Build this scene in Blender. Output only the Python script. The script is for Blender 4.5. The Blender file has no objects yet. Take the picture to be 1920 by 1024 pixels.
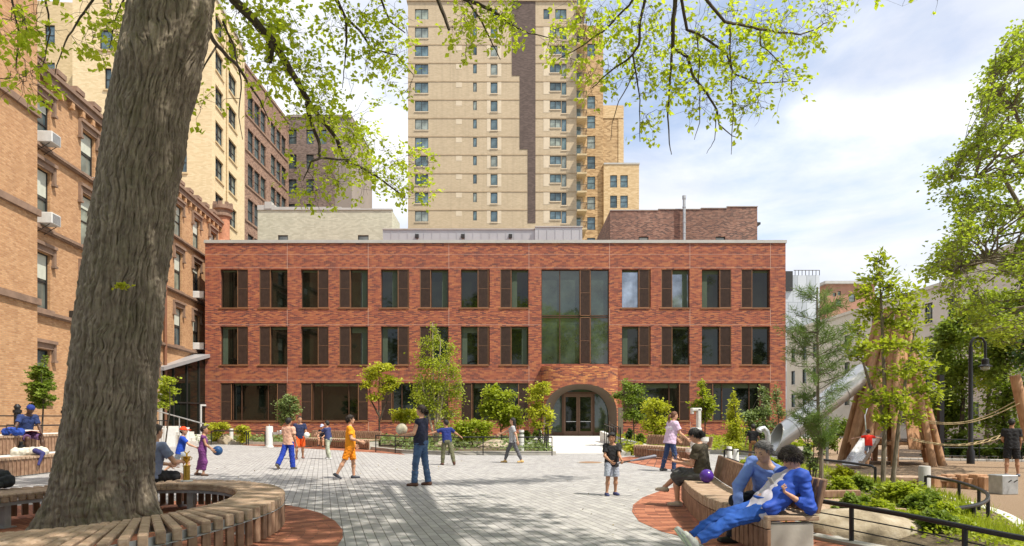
import bpy, math, random
import numpy as np
from mathutils import Vector, Matrix
R = math.radians
scene = bpy.context.scene
COL = scene.collection
FPX, HZ, CX, EYE = 1280.0, 783.0, 960.0, 1.45      # focal length in photo pixels, horizon row, centre column, eye height


def W(px, py, D):
    return Vector(((px - CX) / FPX * D, D, EYE + (HZ - py) / FPX * D))


def G(px, py, z=0.0):
    D = FPX * (EYE - z) / (py - HZ)
    return Vector(((px - CX) / FPX * D, D, z))


def tag(o, label=None, cat=None, group=None, kind=None):
    if label: o['label'] = label
    if cat: o['category'] = cat
    if group: o['group'] = group
    if kind: o['kind'] = kind
    return o


def thing(name, label, cat, loc=(0, 0, 0), rz=0.0, group=None):
    o = bpy.data.objects.new(name, None)
    COL.objects.link(o)
    o.location = loc
    o.rotation_euler = (0, 0, rz)
    o.empty_display_size = 0.2
    return tag(o, label, cat, group)


def children(o):
    return [c for c in COL.objects if c.parent == o]


def copy_tree(o, parent=None, kids=None):
    c = o.copy()
    COL.objects.link(c)
    if parent is not None: c.parent = parent
    for k in KIDS.get(o.name, []):
        KIDS.setdefault(c.name, []).append(copy_tree(k, c))
    return c


KIDS = {}


def link_mesh(name, me, parent=None, loc=None, rz=None):
    o = bpy.data.objects.new(name, me)
    COL.objects.link(o)
    if parent is not None:
        o.parent = parent
        KIDS.setdefault(parent.name, []).append(o)
    if loc is not None: o.location = loc
    if rz is not None: o.rotation_euler = (0, 0, rz)
    return o


class MB:
    """collects faces; build() links them as ONE mesh object"""
    def __init__(s):
        s.v = []; s.f = []; s.m = []; s.mi = 0

    def quad(s, *p):
        n = len(s.v)
        s.v.extend([tuple(q) for q in p]); s.f.append(tuple(range(n, n + len(p)))); s.m.append(s.mi)
        return s

    def box(s, x0, y0, z0, x1, y1, z1):
        n = len(s.v)
        s.v += [(x0, y0, z0), (x1, y0, z0), (x1, y1, z0), (x0, y1, z0), (x0, y0, z1), (x1, y0, z1), (x1, y1, z1), (x0, y1, z1)]
        for f in ((0, 3, 2, 1), (4, 5, 6, 7), (0, 1, 5, 4), (1, 2, 6, 5), (2, 3, 7, 6), (3, 0, 4, 7)):
            s.f.append(tuple(n + i for i in f)); s.m.append(s.mi)
        return s

    def obox(s, c, ax, ay, az, hx, hy, hz, bev=0.0):
        """oriented box, chamfered along all edges when bev > 0"""
        c = Vector(c); ax = Vector(ax).normalized(); ay = Vector(ay).normalized(); az = Vector(az).normalized()
        P = lambda x, y, z: c + ax * x + ay * y + az * z
        if bev <= 0:
            n = len(s.v)
            for z in (-hz, hz):
                for x, y in ((-hx, -hy), (hx, -hy), (hx, hy), (-hx, hy)): s.v.append(tuple(P(x, y, z)))
            for f in ((0, 3, 2, 1), (4, 5, 6, 7), (0, 1, 5, 4), (1, 2, 6, 5), (2, 3, 7, 6), (3, 0, 4, 7)):
                s.f.append(tuple(n + i for i in f)); s.m.append(s.mi)
            return s
        b = min(bev, hx * .45, hy * .45, hz * .45)
        idx = {}
        for sx in (-1, 1):
            for sy in (-1, 1):
                for sz in (-1, 1):
                    for a in range(3):
                        q = [sx * (hx - b), sy * (hy - b), sz * (hz - b)]
                        q[a] = (sx * hx, sy * hy, sz * hz)[a]
                        idx[(sx, sy, sz, a)] = len(s.v); s.v.append(tuple(P(*q)))
        def F(*k):
            pts = [Vector(s.v[i]) for i in k]
            nn = (pts[1] - pts[0]).cross(pts[2] - pts[0])
            mid = sum(pts, Vector()) / len(pts)
            k = list(k)
            if nn.dot(mid - c) < 0: k.reverse()
            s.f.append(tuple(k)); s.m.append(s.mi)
        for a in range(3):
            u, w = [(1, 2), (0, 2), (0, 1)][a]
            for sg in (-1, 1):
                def K(p, q, ax_=a):
                    t = [0, 0, 0]; t[a] = sg; t[u] = p; t[w] = q
                    return idx[(t[0], t[1], t[2], ax_)]
                F(K(-1, -1), K(1, -1), K(1, 1), K(-1, 1))
        for a in range(3):          # edges along axis a
            u, w = [(1, 2), (0, 2), (0, 1)][a]
            for p in (-1, 1):
                for q in (-1, 1):
                    t = [0, 0, 0]; t[u] = p; t[w] = q
                    t0 = list(t); t0[a] = -1; t1 = list(t); t1[a] = 1
                    F(idx[(*t0, u)], idx[(*t1, u)], idx[(*t1, w)], idx[(*t0, w)])
        for sx in (-1, 1):
            for sy in (-1, 1):
                for sz in (-1, 1):
                    F(idx[(sx, sy, sz, 0)], idx[(sx, sy, sz, 1)], idx[(sx, sy, sz, 2)])
        return s

    def prism(s, poly, z0, z1):
        n = len(s.v); k = len(poly)
        s.v += [(p[0], p[1], z0 if len(p) < 3 else p[2] + z0) for p in poly] + [(p[0], p[1], z1 if len(p) < 3 else p[2] + z1) for p in poly]
        s.f.append(tuple(range(n + k, n + 2 * k))); s.m.append(s.mi)
        s.f.append(tuple(range(n + k - 1, n - 1, -1))); s.m.append(s.mi)
        for i in range(k):
            j = (i + 1) % k
            s.f.append((n + i, n + j, n + k + j, n + k + i)); s.m.append(s.mi)
        return s

    def tube(s, pts, r, n=8, cap=True):
        pts = [Vector(p) for p in pts]
        rs = r if hasattr(r, '__len__') else [r] * len(pts)
        base = len(s.v)
        t0 = (pts[1] - pts[0]).normalized()
        ref = Vector((0, 0, 1)) if abs(t0.z) < .9 else Vector((1, 0, 0))
        a = t0.cross(ref).normalized()
        for i, p in enumerate(pts):
            if i == 0: t = t0
            elif i == len(pts) - 1: t = (pts[i] - pts[i - 1]).normalized()
            else: t = (pts[i + 1] - pts[i - 1]).normalized()
            a = (a - t * a.dot(t))
            a = a.normalized() if a.length > 1e-6 else t.orthogonal().normalized()
            b = t.cross(a)
            for k in range(n):
                an = 2 * math.pi * k / n
                s.v.append(tuple(p + (a * math.cos(an) + b * math.sin(an)) * rs[i]))
        for i in range(len(pts) - 1):
            for k in range(n):
                k2 = (k + 1) % n
                s.f.append((base + i * n + k, base + i * n + k2, base + (i + 1) * n + k2, base + (i + 1) * n + k)); s.m.append(s.mi)
        if cap:
            s.f.append(tuple(base + k for k in range(n - 1, -1, -1))); s.m.append(s.mi)
            e = base + (len(pts) - 1) * n
            s.f.append(tuple(e + k for k in range(n))); s.m.append(s.mi)
        return s

    def lathe(s, prof, c=(0, 0, 0), n=20):
        base = len(s.v)
        for r, z in prof:
            for k in range(n):
                an = 2 * math.pi * k / n
                s.v.append((c[0] + r * math.cos(an), c[1] + r * math.sin(an), c[2] + z))
        for i in range(len(prof) - 1):
            for k in range(n):
                k2 = (k + 1) % n
                s.f.append((base + i * n + k, base + i * n + k2, base + (i + 1) * n + k2, base + (i + 1) * n + k)); s.m.append(s.mi)
        s.f.append(tuple(base + (len(prof) - 1) * n + k for k in range(n))); s.m.append(s.mi)
        s.f.append(tuple(base + k for k in range(n - 1, -1, -1))); s.m.append(s.mi)
        return s

    def mesh(s, name, mats, smooth=False, org=(0, 0, 0)):
        me = bpy.data.meshes.new(name)
        o = org
        v = [(p[0] - o[0], p[1] - o[1], p[2] - o[2]) for p in s.v]
        me.from_pydata(v, [], s.f)
        if not isinstance(mats, (list, tuple)): mats = [mats]
        for m in mats: me.materials.append(m)
        if len(mats) > 1: me.polygons.foreach_set('material_index', s.m)
        if smooth:
            me.polygons.foreach_set('use_smooth', [True] * len(s.f))
            try: me.set_sharp_from_angle(angle=R(40))
            except Exception: pass
        me.update()
        return me

    def build(s, name, mats, parent=None, smooth=False, org=None, loc=None, rz=None):
        if org is None: org = (0, 0, 0)
        if org == 'parent': org = tuple(parent.location)
        return link_mesh(name, s.mesh(name, mats, smooth, org), parent, loc, rz)


def np_mesh(name, verts, faces, mats, parent=None, smooth=True, org=(0, 0, 0)):
    """verts (N,3) array, faces (M,k) array with k = 3 or 4"""
    verts = np.asarray(verts, dtype=np.float32) - np.asarray(org, dtype=np.float32)
    faces = np.asarray(faces, dtype=np.int32)
    me = bpy.data.meshes.new(name)
    k = faces.shape[1]
    me.vertices.add(len(verts)); me.loops.add(faces.size); me.polygons.add(len(faces))
    me.vertices.foreach_set('co', verts.ravel())
    me.loops.foreach_set('vertex_index', faces.ravel())
    me.polygons.foreach_set('loop_start', np.arange(0, faces.size, k, dtype=np.int32))
    me.polygons.foreach_set('use_smooth', np.full(len(faces), smooth, dtype=bool))
    if not isinstance(mats, (list, tuple)): mats = [mats]
    for m in mats: me.materials.append(m)
    me.update(calc_edges=True)
    return link_mesh(name, me, parent)


# ------------------------------------------------------------------ materials
def lin(c):
    """sRGB 0-255 triple to linear"""
    return tuple(((x / 255) / 12.92 if x / 255 <= .04045 else ((x / 255 + .055) / 1.055) ** 2.4) for x in c)


class NT:
    def __init__(s, name):
        s.mat = bpy.data.materials.new(name); s.mat.use_nodes = True
        s.t = s.mat.node_tree; s.t.nodes.clear()
        s.out = s.t.nodes.new('ShaderNodeOutputMaterial')

    def n(s, typ, inputs=None, **kw):
        nd = s.t.nodes.new('ShaderNode' + typ)
        for k, v in kw.items(): setattr(nd, k, v)
        for k, v in (inputs or {}).items():
            sock = nd.inputs[k]
            if hasattr(v, 'is_output') or isinstance(v, bpy.types.NodeSocket): s.t.links.new(v, sock)
            else: sock.default_value = v
        return nd

    def ramp(s, fac, stops, interp='LINEAR'):
        nd = s.n('ValToRGB', {'Fac': fac}); cr = nd.color_ramp; cr.interpolation = interp
        while len(cr.elements) < len(stops): cr.elements.new(.5)
        for e, (p, c) in zip(cr.elements, stops):
            e.position = p; e.color = (*c, 1) if len(c) == 3 else c
        return nd.outputs['Color']

    def mix(s, fac, a, b, typ='MIX'):
        nd = s.t.nodes.new('ShaderNodeMix'); nd.data_type = 'RGBA'; nd.blend_type = typ
        for sock, v in ((nd.inputs[0], fac), (nd.inputs[6], a), (nd.inputs[7], b)):
            if isinstance(v, bpy.types.NodeSocket): s.t.links.new(v, sock)
            else: sock.default_value = v if not isinstance(v, tuple) or len(v) != 3 else (*v, 1)
        return nd.outputs[2]

    def math(s, op, a, b=0.0, c=None):
        nd = s.t.nodes.new('ShaderNodeMath'); nd.operation = op
        for i, v in enumerate((a, b, c)):
            if v is None: continue
            if isinstance(v, bpy.types.NodeSocket): s.t.links.new(v, nd.inputs[i])
            else: nd.inputs[i].default_value = v
        return nd.outputs[0]

    def coord(s, kind='Object', scale=(1, 1, 1), rot=(0, 0, 0), loc=(0, 0, 0)):
        tc = s.n('TexCoord')
        mp = s.n('Mapping', {'Vector': tc.outputs[kind], 'Scale': scale, 'Rotation': rot, 'Location': loc})
        return mp.outputs['Vector']

    def noise(s, vec, scale, detail=4.0, rough=.55, out='Fac', dist=0.0):
        return s.n('TexNoise', {'Vector': vec, 'Scale': scale, 'Detail': detail, 'Roughness': rough, 'Distortion': dist}).outputs[out]

    def bump(s, h, strength=.3, dist=.02):
        return s.n('Bump', {'Height': h, 'Strength': strength, 'Distance': dist}).outputs['Normal']

    def surf(s, color, rough=.7, normal=None, metal=0.0, ior=1.45, **kw):
        ins = {'Base Color': color if not isinstance(color, tuple) else (*color[:3], 1), 'Roughness': rough, 'Metallic': metal, 'IOR': ior}
        if normal is not None: ins['Normal'] = normal
        for k, v in kw.items(): ins[k.replace('_', ' ')] = v
        p = s.n('BsdfPrincipled', ins)
        s.t.links.new(p.outputs[0], s.out.inputs[0])
        return s.mat


_mc = {}


def plain(rgb, rough=.6, metal=0.0, var=.12, scale=6.0, bump=.15, dist=.004, name=None, ior=1.45):
    """a painted / cloth / metal surface: base colour with soft dirt-like variation; rgb is linear"""
    key = (tuple(round(x, 4) for x in rgb), rough, metal, var, scale, bump)
    if key in _mc: return _mc[key]
    t = NT(name or 'surface_%d' % len(_mc))
    v = t.coord()
    n1 = t.noise(v, scale, 5, .6)
    lo = tuple(c * (1 - var) for c in rgb); hi = tuple(min(1, c * (1 + var)) for c in rgb)
    col = t.ramp(n1, [(.3, lo), (.7, hi)])
    nb = t.bump(t.noise(v, scale * 8, 4, .6), bump, dist)
    rr = t.n('MapRange', {'Value': n1, 'To Min': max(0, rough - .08), 'To Max': min(1, rough + .08)}).outputs[0]
    m = t.surf(col, rr, nb, metal, ior)
    _mc[key] = m
    return m


def brick_mat(name, stops, mortar, bw=.22, bh=.075, mt=.01, rough=.85, dirt=.25, bump=.4, dirt_scale=.35, axis=None, streak=None):
    """walls: stops = colour ramp for the single bricks; u runs along the wall, v up"""
    t = NT(name)
    tc = t.n('TexCoord')
    sep = t.n('SeparateXYZ', {'Vector': tc.outputs['Object']})
    if axis is None: u = t.math('ADD', sep.outputs[0], sep.outputs[1])
    else: u = sep.outputs[axis]
    vec = t.n('CombineXYZ', {'X': u, 'Y': sep.outputs[2], 'Z': 0.0}).outputs[0]
    b = t.n('TexBrick', {'Vector': vec, 'Color1': (0, 0, 0, 1), 'Color2': (1, 1, 1, 1), 'Mortar': (.5, .5, .5, 1), 'Scale': 1.0,
                         'Mortar Size': mt, 'Mortar Smooth': .1, 'Bias': 0.0, 'Brick Width': bw, 'Row Height': bh})
    b.offset = .5
    patch = t.noise(t.n('Mapping', {'Vector': vec, 'Scale': (1.2, 5.0, 1)}).outputs[0], 1.1, 4, .6)
    f = t.math('ADD', t.math('MULTIPLY', b.outputs['Color'], .62), t.math('MULTIPLY', patch, .26))
    f = t.math('ADD', f, .06)
    col = t.ramp(f, stops)
    col = t.mix(b.outputs['Fac'], col, mortar)
    big = t.noise(vec, dirt_scale, 6, .65)
    col = t.mix(t.n('MapRange', {'Value': big, 'From Min': .35, 'From Max': .75, 'To Min': 0.0, 'To Max': dirt}).outputs[0], col,
                tuple(.45 * sum(s_[1][i] for s_ in stops) / len(stops) for i in range(3)))
    if streak:
        st = t.noise(t.n('Mapping', {'Vector': vec, 'Scale': (2.2, .08, 1)}).outputs[0], 1.0, 5, .6)
        col = t.mix(t.n('MapRange', {'Value': st, 'From Min': .5, 'From Max': .75, 'To Min': 0.0, 'To Max': streak}).outputs[0], col, tuple(c * .5 for c in mortar))
    h = t.math('SUBTRACT', t.noise(vec, 30, 3), b.outputs['Fac'])
    return t.surf(col, rough, t.bump(h, bump, .006))


def glass_mat(name, tint, rough=.03, metal=.0, ior=1.6, wob=.015):
    t = NT(name)
    v = t.coord()
    col = t.ramp(t.noise(v, .9, 3), [(.3, tuple(c * .5 for c in tint)), (.7, tuple(min(1, c * 1.4) for c in tint))])
    rn = t.n('ObjectInfo').outputs['Random']
    col = t.mix(1.0, col, t.ramp(rn, [(0, (.5, .5, .5)), (.6, (1, 1, 1)), (1, (1.0, 1.0, .9))]), 'MULTIPLY')
    return t.surf(col, rough, t.bump(t.noise(v, .7, 2), wob, .05), metal, ior)


def wood_mat(name, c0, c1, c2, along='Z', rough=.7, var_scale=9.0):
    """planks: grain along one axis, tone changing from plank to plank by object-space cells"""
    t = NT(name)
    sc = {'X': (1.5, 22, 22), 'Y': (22, 1.5, 22), 'Z': (22, 22, 1.5)}[along]
    g = t.noise(t.coord(scale=sc), 1.0, 5, .65, dist=.4)
    big = t.noise(t.coord(), var_scale, 2, .5)
    f = t.math('ADD', t.math('MULTIPLY', g, .55), t.math('MULTIPLY', big, .45))
    col = t.ramp(f, [(.32, c0), (.5, c1), (.68, c2)])
    return t.surf(col, rough, t.bump(g, .35, .004))


def leaf_mat(name, c0, c1, trans=.45, rough=.5, c2=None):
    """leaves: tone changes by clump; light passes through"""
    t = NT(name)
    v = t.coord()
    n1 = t.noise(v, 1.4, 3, .6)
    n2 = t.noise(v, 16, 2, .5)
    f = t.math('ADD', t.math('MULTIPLY', n1, .55), t.math('MULTIPLY', n2, .45))
    col = t.ramp(f, [(.36, c0), (.62, c1)] + ([(.74, c2)] if c2 else []))
    p = t.n('BsdfPrincipled', {'Base Color': col, 'Roughness': rough, 'IOR': 1.4})
    tr = t.n('BsdfTranslucent', {'Color': t.mix(.6, col, (1.0, 1.0, .35), 'MULTIPLY')})
    ms = t.n('MixShader', {0: trans, 1: p.outputs[0], 2: tr.outputs[0]})
    t.t.links.new(ms.outputs[0], t.out.inputs[0])
    return t.mat


# ------------------------------------------------------------------ foliage
def leaves(points, size, rng, name, mat, parent=None, up=.5, droop=.3, org=(0, 0, 0), asp=.42, dirs=None, sz_var=.35, fold=.25):
    """one small folded leaf (two faces) per point"""
    P = np.asarray(points, dtype=np.float64)
    n = len(P)
    d = rng.normal(size=(n, 3)); d[:, 2] = d[:, 2] * .5 - droop
    if dirs is not None: d = d * .55 + dirs
    d /= np.linalg.norm(d, axis=1)[:, None]
    nn = rng.normal(size=(n, 3)); nn[:, 2] = np.abs(nn[:, 2]) + up * 2
    nn -= d * np.sum(nn * d, axis=1)[:, None]
    nn /= np.linalg.norm(nn, axis=1)[:, None] + 1e-9
    s = np.cross(d, nn)
    L = (size * (1 + sz_var * (rng.random(n) * 2 - 1)))[:, None]
    a = P; b = P + d * L
    m = P + d * L * .45
    l = m + s * L * asp + nn * L * fold * asp
    r = m - s * L * asp + nn * L * fold * asp
    V = np.stack([a, r, b, l], axis=1).reshape(-1, 3)
    i = np.arange(n)[:, None] * 4
    F = np.concatenate([i + np.array([[0, 1, 2]]), i + np.array([[0, 2, 3]])], axis=0)
    return np_mesh(name, V, F, mat, parent, smooth=False, org=org)


def wiggle(a, b, rng, n=5, amp=.08, sag=0.0):
    a = np.asarray(a, float); b = np.asarray(b, float)
    t = np.linspace(0, 1, n + 1)[:, None]
    p = a + (b - a) * t
    L = np.linalg.norm(b - a)
    off = rng.normal(size=(n + 1, 3)) * amp * L; off[0] = 0; off[-1] = 0
    p += off * 1.0
    p[:, 2] += (-sag * L * np.sin(t[:, 0] * math.pi))
    return p


def plant(name, label, cat, base, stems, blobs, n_leaf, leaf, lmat, bmat, seed, r0=.05, twigs=14, group=None, up=.5, spread=.18,
          stem_name='trunk', asp=.42, droop=.3, twig_r=.006, fill=.35, part_leaf='crown', shoot=0):
    """stems: polylines (absolute); blobs: (x,y,z,rx,ry,rz) clumps of leaves; n_leaf in total"""
    rng = np.random.default_rng(seed)
    t = thing(name, label, cat, base, 0, group)
    org = tuple(base)
    mb = MB()
    allst = []
    for st in stems:
        pts = [Vector(p) for p in st]
        k = len(pts)
        rs = [r0 * (1 - .75 * i / max(1, k - 1)) for i in range(k)]
        mb.tube(pts, rs, 8)
        for i in range(k - 1):
            for u in (0, .5): allst.append((pts[i].lerp(pts[i + 1], u), rs[i]))
        allst.append((pts[-1], rs[-1]))
    pts_l = []; dir_l = []
    vol = np.array([b[3] * b[4] * b[5] for b in blobs]) ** .66
    cnt = np.maximum(4, (n_leaf * vol / vol.sum())).astype(int)
    for b, c in zip(blobs, cnt):
        ctr = Vector(b[:3]); rad = Vector(b[3:6])
        best = min(allst, key=lambda s_: (s_[0] - ctr).length + 1.2 * max(0, s_[0].z - ctr.z + .1 * rad.z))
        br = wiggle(best[0], ctr, rng, 4, .05, -.06)
        rb = min(best[1] * .6, r0 * .5)
        if (best[0] - ctr).length > .02: mb.tube([Vector(p) for p in br], [rb * (1 - .14 * i) for i in range(5)], 5)
        tw = twigs
        per = max(1, c // tw)
        for k in range(tw):
            v = rng.normal(size=3); v /= np.linalg.norm(v)
            q = rng.random() ** fill
            if shoot and rng.random() < .25: q *= 1.25
            e = np.array(ctr) + v * np.array(rad) * q
            s0 = br[rng.integers(2, 5)]
            tp = wiggle(s0, e, rng, 3, .07, -.03)
            mb.tube([Vector(p) for p in tp], [twig_r * 1.5, twig_r * 1.2, twig_r, twig_r * .5], 4, cap=False)
            u = rng.random(per) ** .6
            seg = np.minimum((u * 3).astype(int), 2); fr = u * 3 - seg
            pp = tp[seg] * (1 - fr)[:, None] + tp[seg + 1] * fr[:, None]
            pp += rng.normal(size=(per, 3)) * spread * np.array(rad) * .8
            pts_l.append(pp)
            dd = np.array(e) - np.array(ctr); dd = dd / (np.linalg.norm(dd) + 1e-6)
            dir_l.append(np.repeat(dd[None] * .5, per, 0))
    mb.build(stem_name, bmat, t, smooth=True, org=org)
    leaves(np.concatenate(pts_l), leaf, rng, part_leaf, lmat, t, up=up, droop=droop, org=org, asp=asp, dirs=np.concatenate(dir_l))
    return t


# ------------------------------------------------------------------ implicit bodies
def sdf_mesh(prims, vox, subs=(), k=.02, wr=None, ragged=0.0, clips=()):
    """prims: (a, b, ra, rb[, k]) round cones blended smoothly; clips: (point, normal) keep the side the normal points away from;
    wr: (amplitude, wavelength) cloth creases"""
    A = [(np.array(p[0], float), np.array(p[1], float), p[2], p[3], p[4] if len(p) > 4 else k) for p in prims]
    lo = np.min([np.minimum(a - r1, b - r2) for a, b, r1, r2, _ in A], axis=0) - 3 * vox
    hi = np.max([np.maximum(a + r1, b + r2) for a, b, r1, r2, _ in A], axis=0) + 3 * vox
    n = np.ceil((hi - lo) / vox).astype(int) + 1
    D = np.full(n, .2, dtype=np.float32)
    ax = [lo[i] + np.arange(n[i]) * vox for i in range(3)]

    def region(a, b, r1, r2, m):
        l = np.minimum(a - r1, b - r2) - m; h = np.maximum(a + r1, b + r2) + m
        i0 = np.clip(((l - lo) / vox).astype(int), 0, n - 1); i1 = np.clip(((h - lo) / vox).astype(int) + 2, 1, n)
        return i0, i1

    def rc(a, b, r1, r2, i0, i1):
        X = ax[0][i0[0]:i1[0]][:, None, None] - a[0]; Y = ax[1][i0[1]:i1[1]][None, :, None] - a[1]; Z = ax[2][i0[2]:i1[2]][None, None, :] - a[2]
        ba = b - a; bb = max(1e-9, ba @ ba)
        t = np.clip((X * ba[0] + Y * ba[1] + Z * ba[2]) / bb, 0, 1)
        return np.sqrt((X - t * ba[0]) ** 2 + (Y - t * ba[1]) ** 2 + (Z - t * ba[2]) ** 2) - (r1 + (r2 - r1) * t)
    for a, b, r1, r2, kk in A:
        i0, i1 = region(a, b, r1, r2, kk + 2 * vox)
        d = rc(a, b, r1, r2, i0, i1)
        s = (slice(i0[0], i1[0]), slice(i0[1], i1[1]), slice(i0[2], i1[2]))
        o = D[s]
        h = np.maximum(kk - np.abs(o - d), 0) / kk
        D[s] = np.minimum(o, d) - h * h * kk * .25
    if wr:
        amp, wl = wr
        X = ax[0][:, None, None]; Y = ax[1][None, :, None]; Z = ax[2][None, None, :]
        w = 2 * math.pi / wl
        D += (amp * (np.sin(w * (Z + .5 * X + .35 * Y) + 1.7 * np.sin(w * .37 * (X - Y))) * np.sin(w * .6 * (X + Y - .4 * Z) + 1.0)
                     + .5 * np.sin(w * 1.9 * (Z * .8 - X * .6 + Y * .2) + 2 * np.sin(w * .5 * Z)))).astype(np.float32)
    for p in subs:
        a = np.array(p[0], float); b = np.array(p[1], float)
        i0, i1 = region(a, b, p[2], p[3], .03)
        d = rc(a, b, p[2], p[3], i0, i1)
        s = (slice(i0[0], i1[0]), slice(i0[1], i1[1]), slice(i0[2], i1[2]))
        kk = .008; o = D[s]; d2 = -d
        h = np.maximum(kk - np.abs(o - d2), 0) / kk
        D[s] = np.maximum(o, d2) + h * h * kk * .25
    for p, nn in clips:
        p = np.array(p, float); nn = np.array(nn, float); nn /= np.linalg.norm(nn)
        pl = ((ax[0][:, None, None] - p[0]) * nn[0] + (ax[1][None, :, None] - p[1]) * nn[1] + (ax[2][None, None, :] - p[2]) * nn[2])
        if ragged:
            q = [ax[0][:, None, None], ax[1][None, :, None], ax[2][None, None, :]]
            pl = pl + ragged * (np.sin(q[0] * 190 + 2 * np.sin(q[1] * 60)) * .5 + np.sin(q[1] * 150 + q[0] * 70) * .5 + np.sin(q[0] * 48 + q[1] * 61 + q[2] * 30))
        D = np.maximum(D, pl.astype(np.float32))
    D[0] = D[-1] = .1; D[:, 0] = .1; D[:, -1] = .1; D[:, :, 0] = .1; D[:, :, -1] = .1
    # surface nets
    I = D < 0
    c = I[:-1, :-1, :-1].astype(np.int8)
    for dx in (0, 1):
        for dy in (0, 1):
            for dz in (0, 1):
                if dx + dy + dz: c = c + I[dx:dx + n[0] - 1, dy:dy + n[1] - 1, dz:dz + n[2] - 1]
    cells = np.argwhere((c > 0) & (c < 8))
    if len(cells) == 0: return np.zeros((0, 3)), np.zeros((0, 4), int)
    idx = -np.ones(c.shape, dtype=np.int32)
    idx[cells[:, 0], cells[:, 1], cells[:, 2]] = np.arange(len(cells))
    acc = np.zeros((len(cells), 3)); cntr = np.zeros(len(cells))
    cor = [(x, y, z) for x in (0, 1) for y in (0, 1) for z in (0, 1)]
    for p in cor:
        for a_ in range(3):
            if p[a_]: continue
            q = list(p); q[a_] = 1
            d0 = D[cells[:, 0] + p[0], cells[:, 1] + p[1], cells[:, 2] + p[2]]
            d1 = D[cells[:, 0] + q[0], cells[:, 1] + q[1], cells[:, 2] + q[2]]
            m = (d0 < 0) != (d1 < 0)
            t = np.where(m, d0 / np.where(m, d0 - d1, 1), 0)
            for i in range(3):
                acc[:, i] += np.where(m, p[i] + (t if i == a_ else 0), 0)
            cntr += m
    V = (cells + acc / cntr[:, None]) * vox + lo
    Fs = []
    for a_ in range(3):
        u, w = [(1, 2), (2, 0), (0, 1)][a_]
        s0 = [slice(None)] * 3; s1 = [slice(None)] * 3
        s0[a_] = slice(0, -1); s1[a_] = slice(1, None)
        e = np.argwhere(I[tuple(s0)] != I[tuple(s1)])
        e = e[(e[:, u] > 0) & (e[:, w] > 0)]
        ins = I[e[:, 0], e[:, 1], e[:, 2]]
        def cc(du, dw):
            k_ = e.copy(); k_[:, u] -= du; k_[:, w] -= dw
            k_ = np.minimum(k_, np.array(idx.shape) - 1)
            return idx[k_[:, 0], k_[:, 1], k_[:, 2]]
        q = np.stack([cc(1, 1), cc(0, 1), cc(0, 0), cc(1, 0)], axis=1)
        q = np.where(ins[:, None], q, q[:, ::-1])
        Fs.append(q[(q >= 0).all(axis=1)])
    return V, np.concatenate(Fs)


def sdf_obj(name, prims, vox, mat, parent, **kw):
    V, F = sdf_mesh(prims, vox, **kw)
    o = np_mesh(name, V, F, mat, parent, smooth=True)
    return o
# ------------------------------------------------------------------ camera, light, sky
cam = bpy.data.cameras.new('camera'); co = bpy.data.objects.new('camera', cam); COL.objects.link(co)
cam.lens = 24.0; cam.sensor_width = 36.0; cam.shift_y = (HZ - 512) / 1920; cam.clip_end = 2000; cam.clip_start = .05
co.location = (0, 0, EYE); co.rotation_euler = (R(90), 0, 0)
scene.camera = co
EL = R(58); AZ = Vector((.84, -.54, 0)).normalized()
SUN = Vector((AZ.x * math.cos(EL), AZ.y * math.cos(EL), math.sin(EL)))
sl = bpy.data.lights.new('sun', 'SUN'); sl.energy = 4.5; sl.angle = R(.6); sl.color = (1.0, .93, .82)
so = bpy.data.objects.new('sun', sl); COL.objects.link(so); so.rotation_euler = (-SUN).to_track_quat('-Z', 'Y').to_euler()
w = bpy.data.worlds.new('World'); scene.world = w; w.use_nodes = True
nt = w.node_tree; nt.nodes.clear()
def wn(t_, **k):
    nd = nt.nodes.new(t_)
    for a_, b_ in k.items(): setattr(nd, a_, b_)
    return nd
sky = wn('ShaderNodeTexSky', sky_type='NISHITA', sun_disc=False, sun_elevation=EL, sun_rotation=math.atan2(AZ.x, AZ.y), air_density=1.0, dust_density=.6, ozone_density=1.4)
bg = wn('ShaderNodeBackground'); bg.inputs['Strength'].default_value = .15
wo = wn('ShaderNodeOutputWorld')
tc = wn('ShaderNodeTexCoord'); mp = wn('ShaderNodeMapping'); mp.inputs['Scale'].default_value = (1.0, 1.0, 2.6); mp.inputs['Location'].default_value = (3.1, 1.2, .4)
n1 = wn('ShaderNodeTexNoise'); n1.inputs['Scale'].default_value = 2.1; n1.inputs['Detail'].default_value = 9; n1.inputs['Roughness'].default_value = .58; n1.inputs['Distortion'].default_value = .35
cr = wn('ShaderNodeValToRGB'); cr.color_ramp.elements[0].position = .33; cr.color_ramp.elements[1].position = .52; cr.color_ramp.elements[0].color = (.24, .24, .24, 1)
n2 = wn('ShaderNodeTexNoise'); n2.inputs['Scale'].default_value = 3.2; n2.inputs['Detail'].default_value = 7
cr2 = wn('ShaderNodeValToRGB'); cr2.color_ramp.elements[0].position = .32; cr2.color_ramp.elements[1].position = .62
cr2.color_ramp.elements[0].color = (3.5, 3.8, 4.5, 1); cr2.color_ramp.elements[1].color = (5.5, 5.55, 5.65, 1)
mx = wn('ShaderNodeMix', data_type='RGBA')
L = nt.links.new
L(tc.outputs['Generated'], mp.inputs['Vector']); L(mp.outputs[0], n1.inputs['Vector']); L(mp.outputs[0], n2.inputs['Vector'])
L(n1.outputs['Fac'], cr.inputs[0]); L(n2.outputs['Fac'], cr2.inputs[0])
L(cr.outputs[0], mx.inputs[0]); L(sky.outputs[0], mx.inputs[6]); L(cr2.outputs[0], mx.inputs[7])
L(mx.outputs[2], bg.inputs[0]); L(bg.outputs[0], wo.inputs[0])
vs = scene.view_settings; vs.view_transform = 'Standard'; vs.look = 'None'; vs.exposure = EXPO = .55; vs.gamma = 1
scene.cycles.max_bounces = 6; scene.cycles.diffuse_bounces = 3; scene.cycles.transparent_max_bounces = 8
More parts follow.
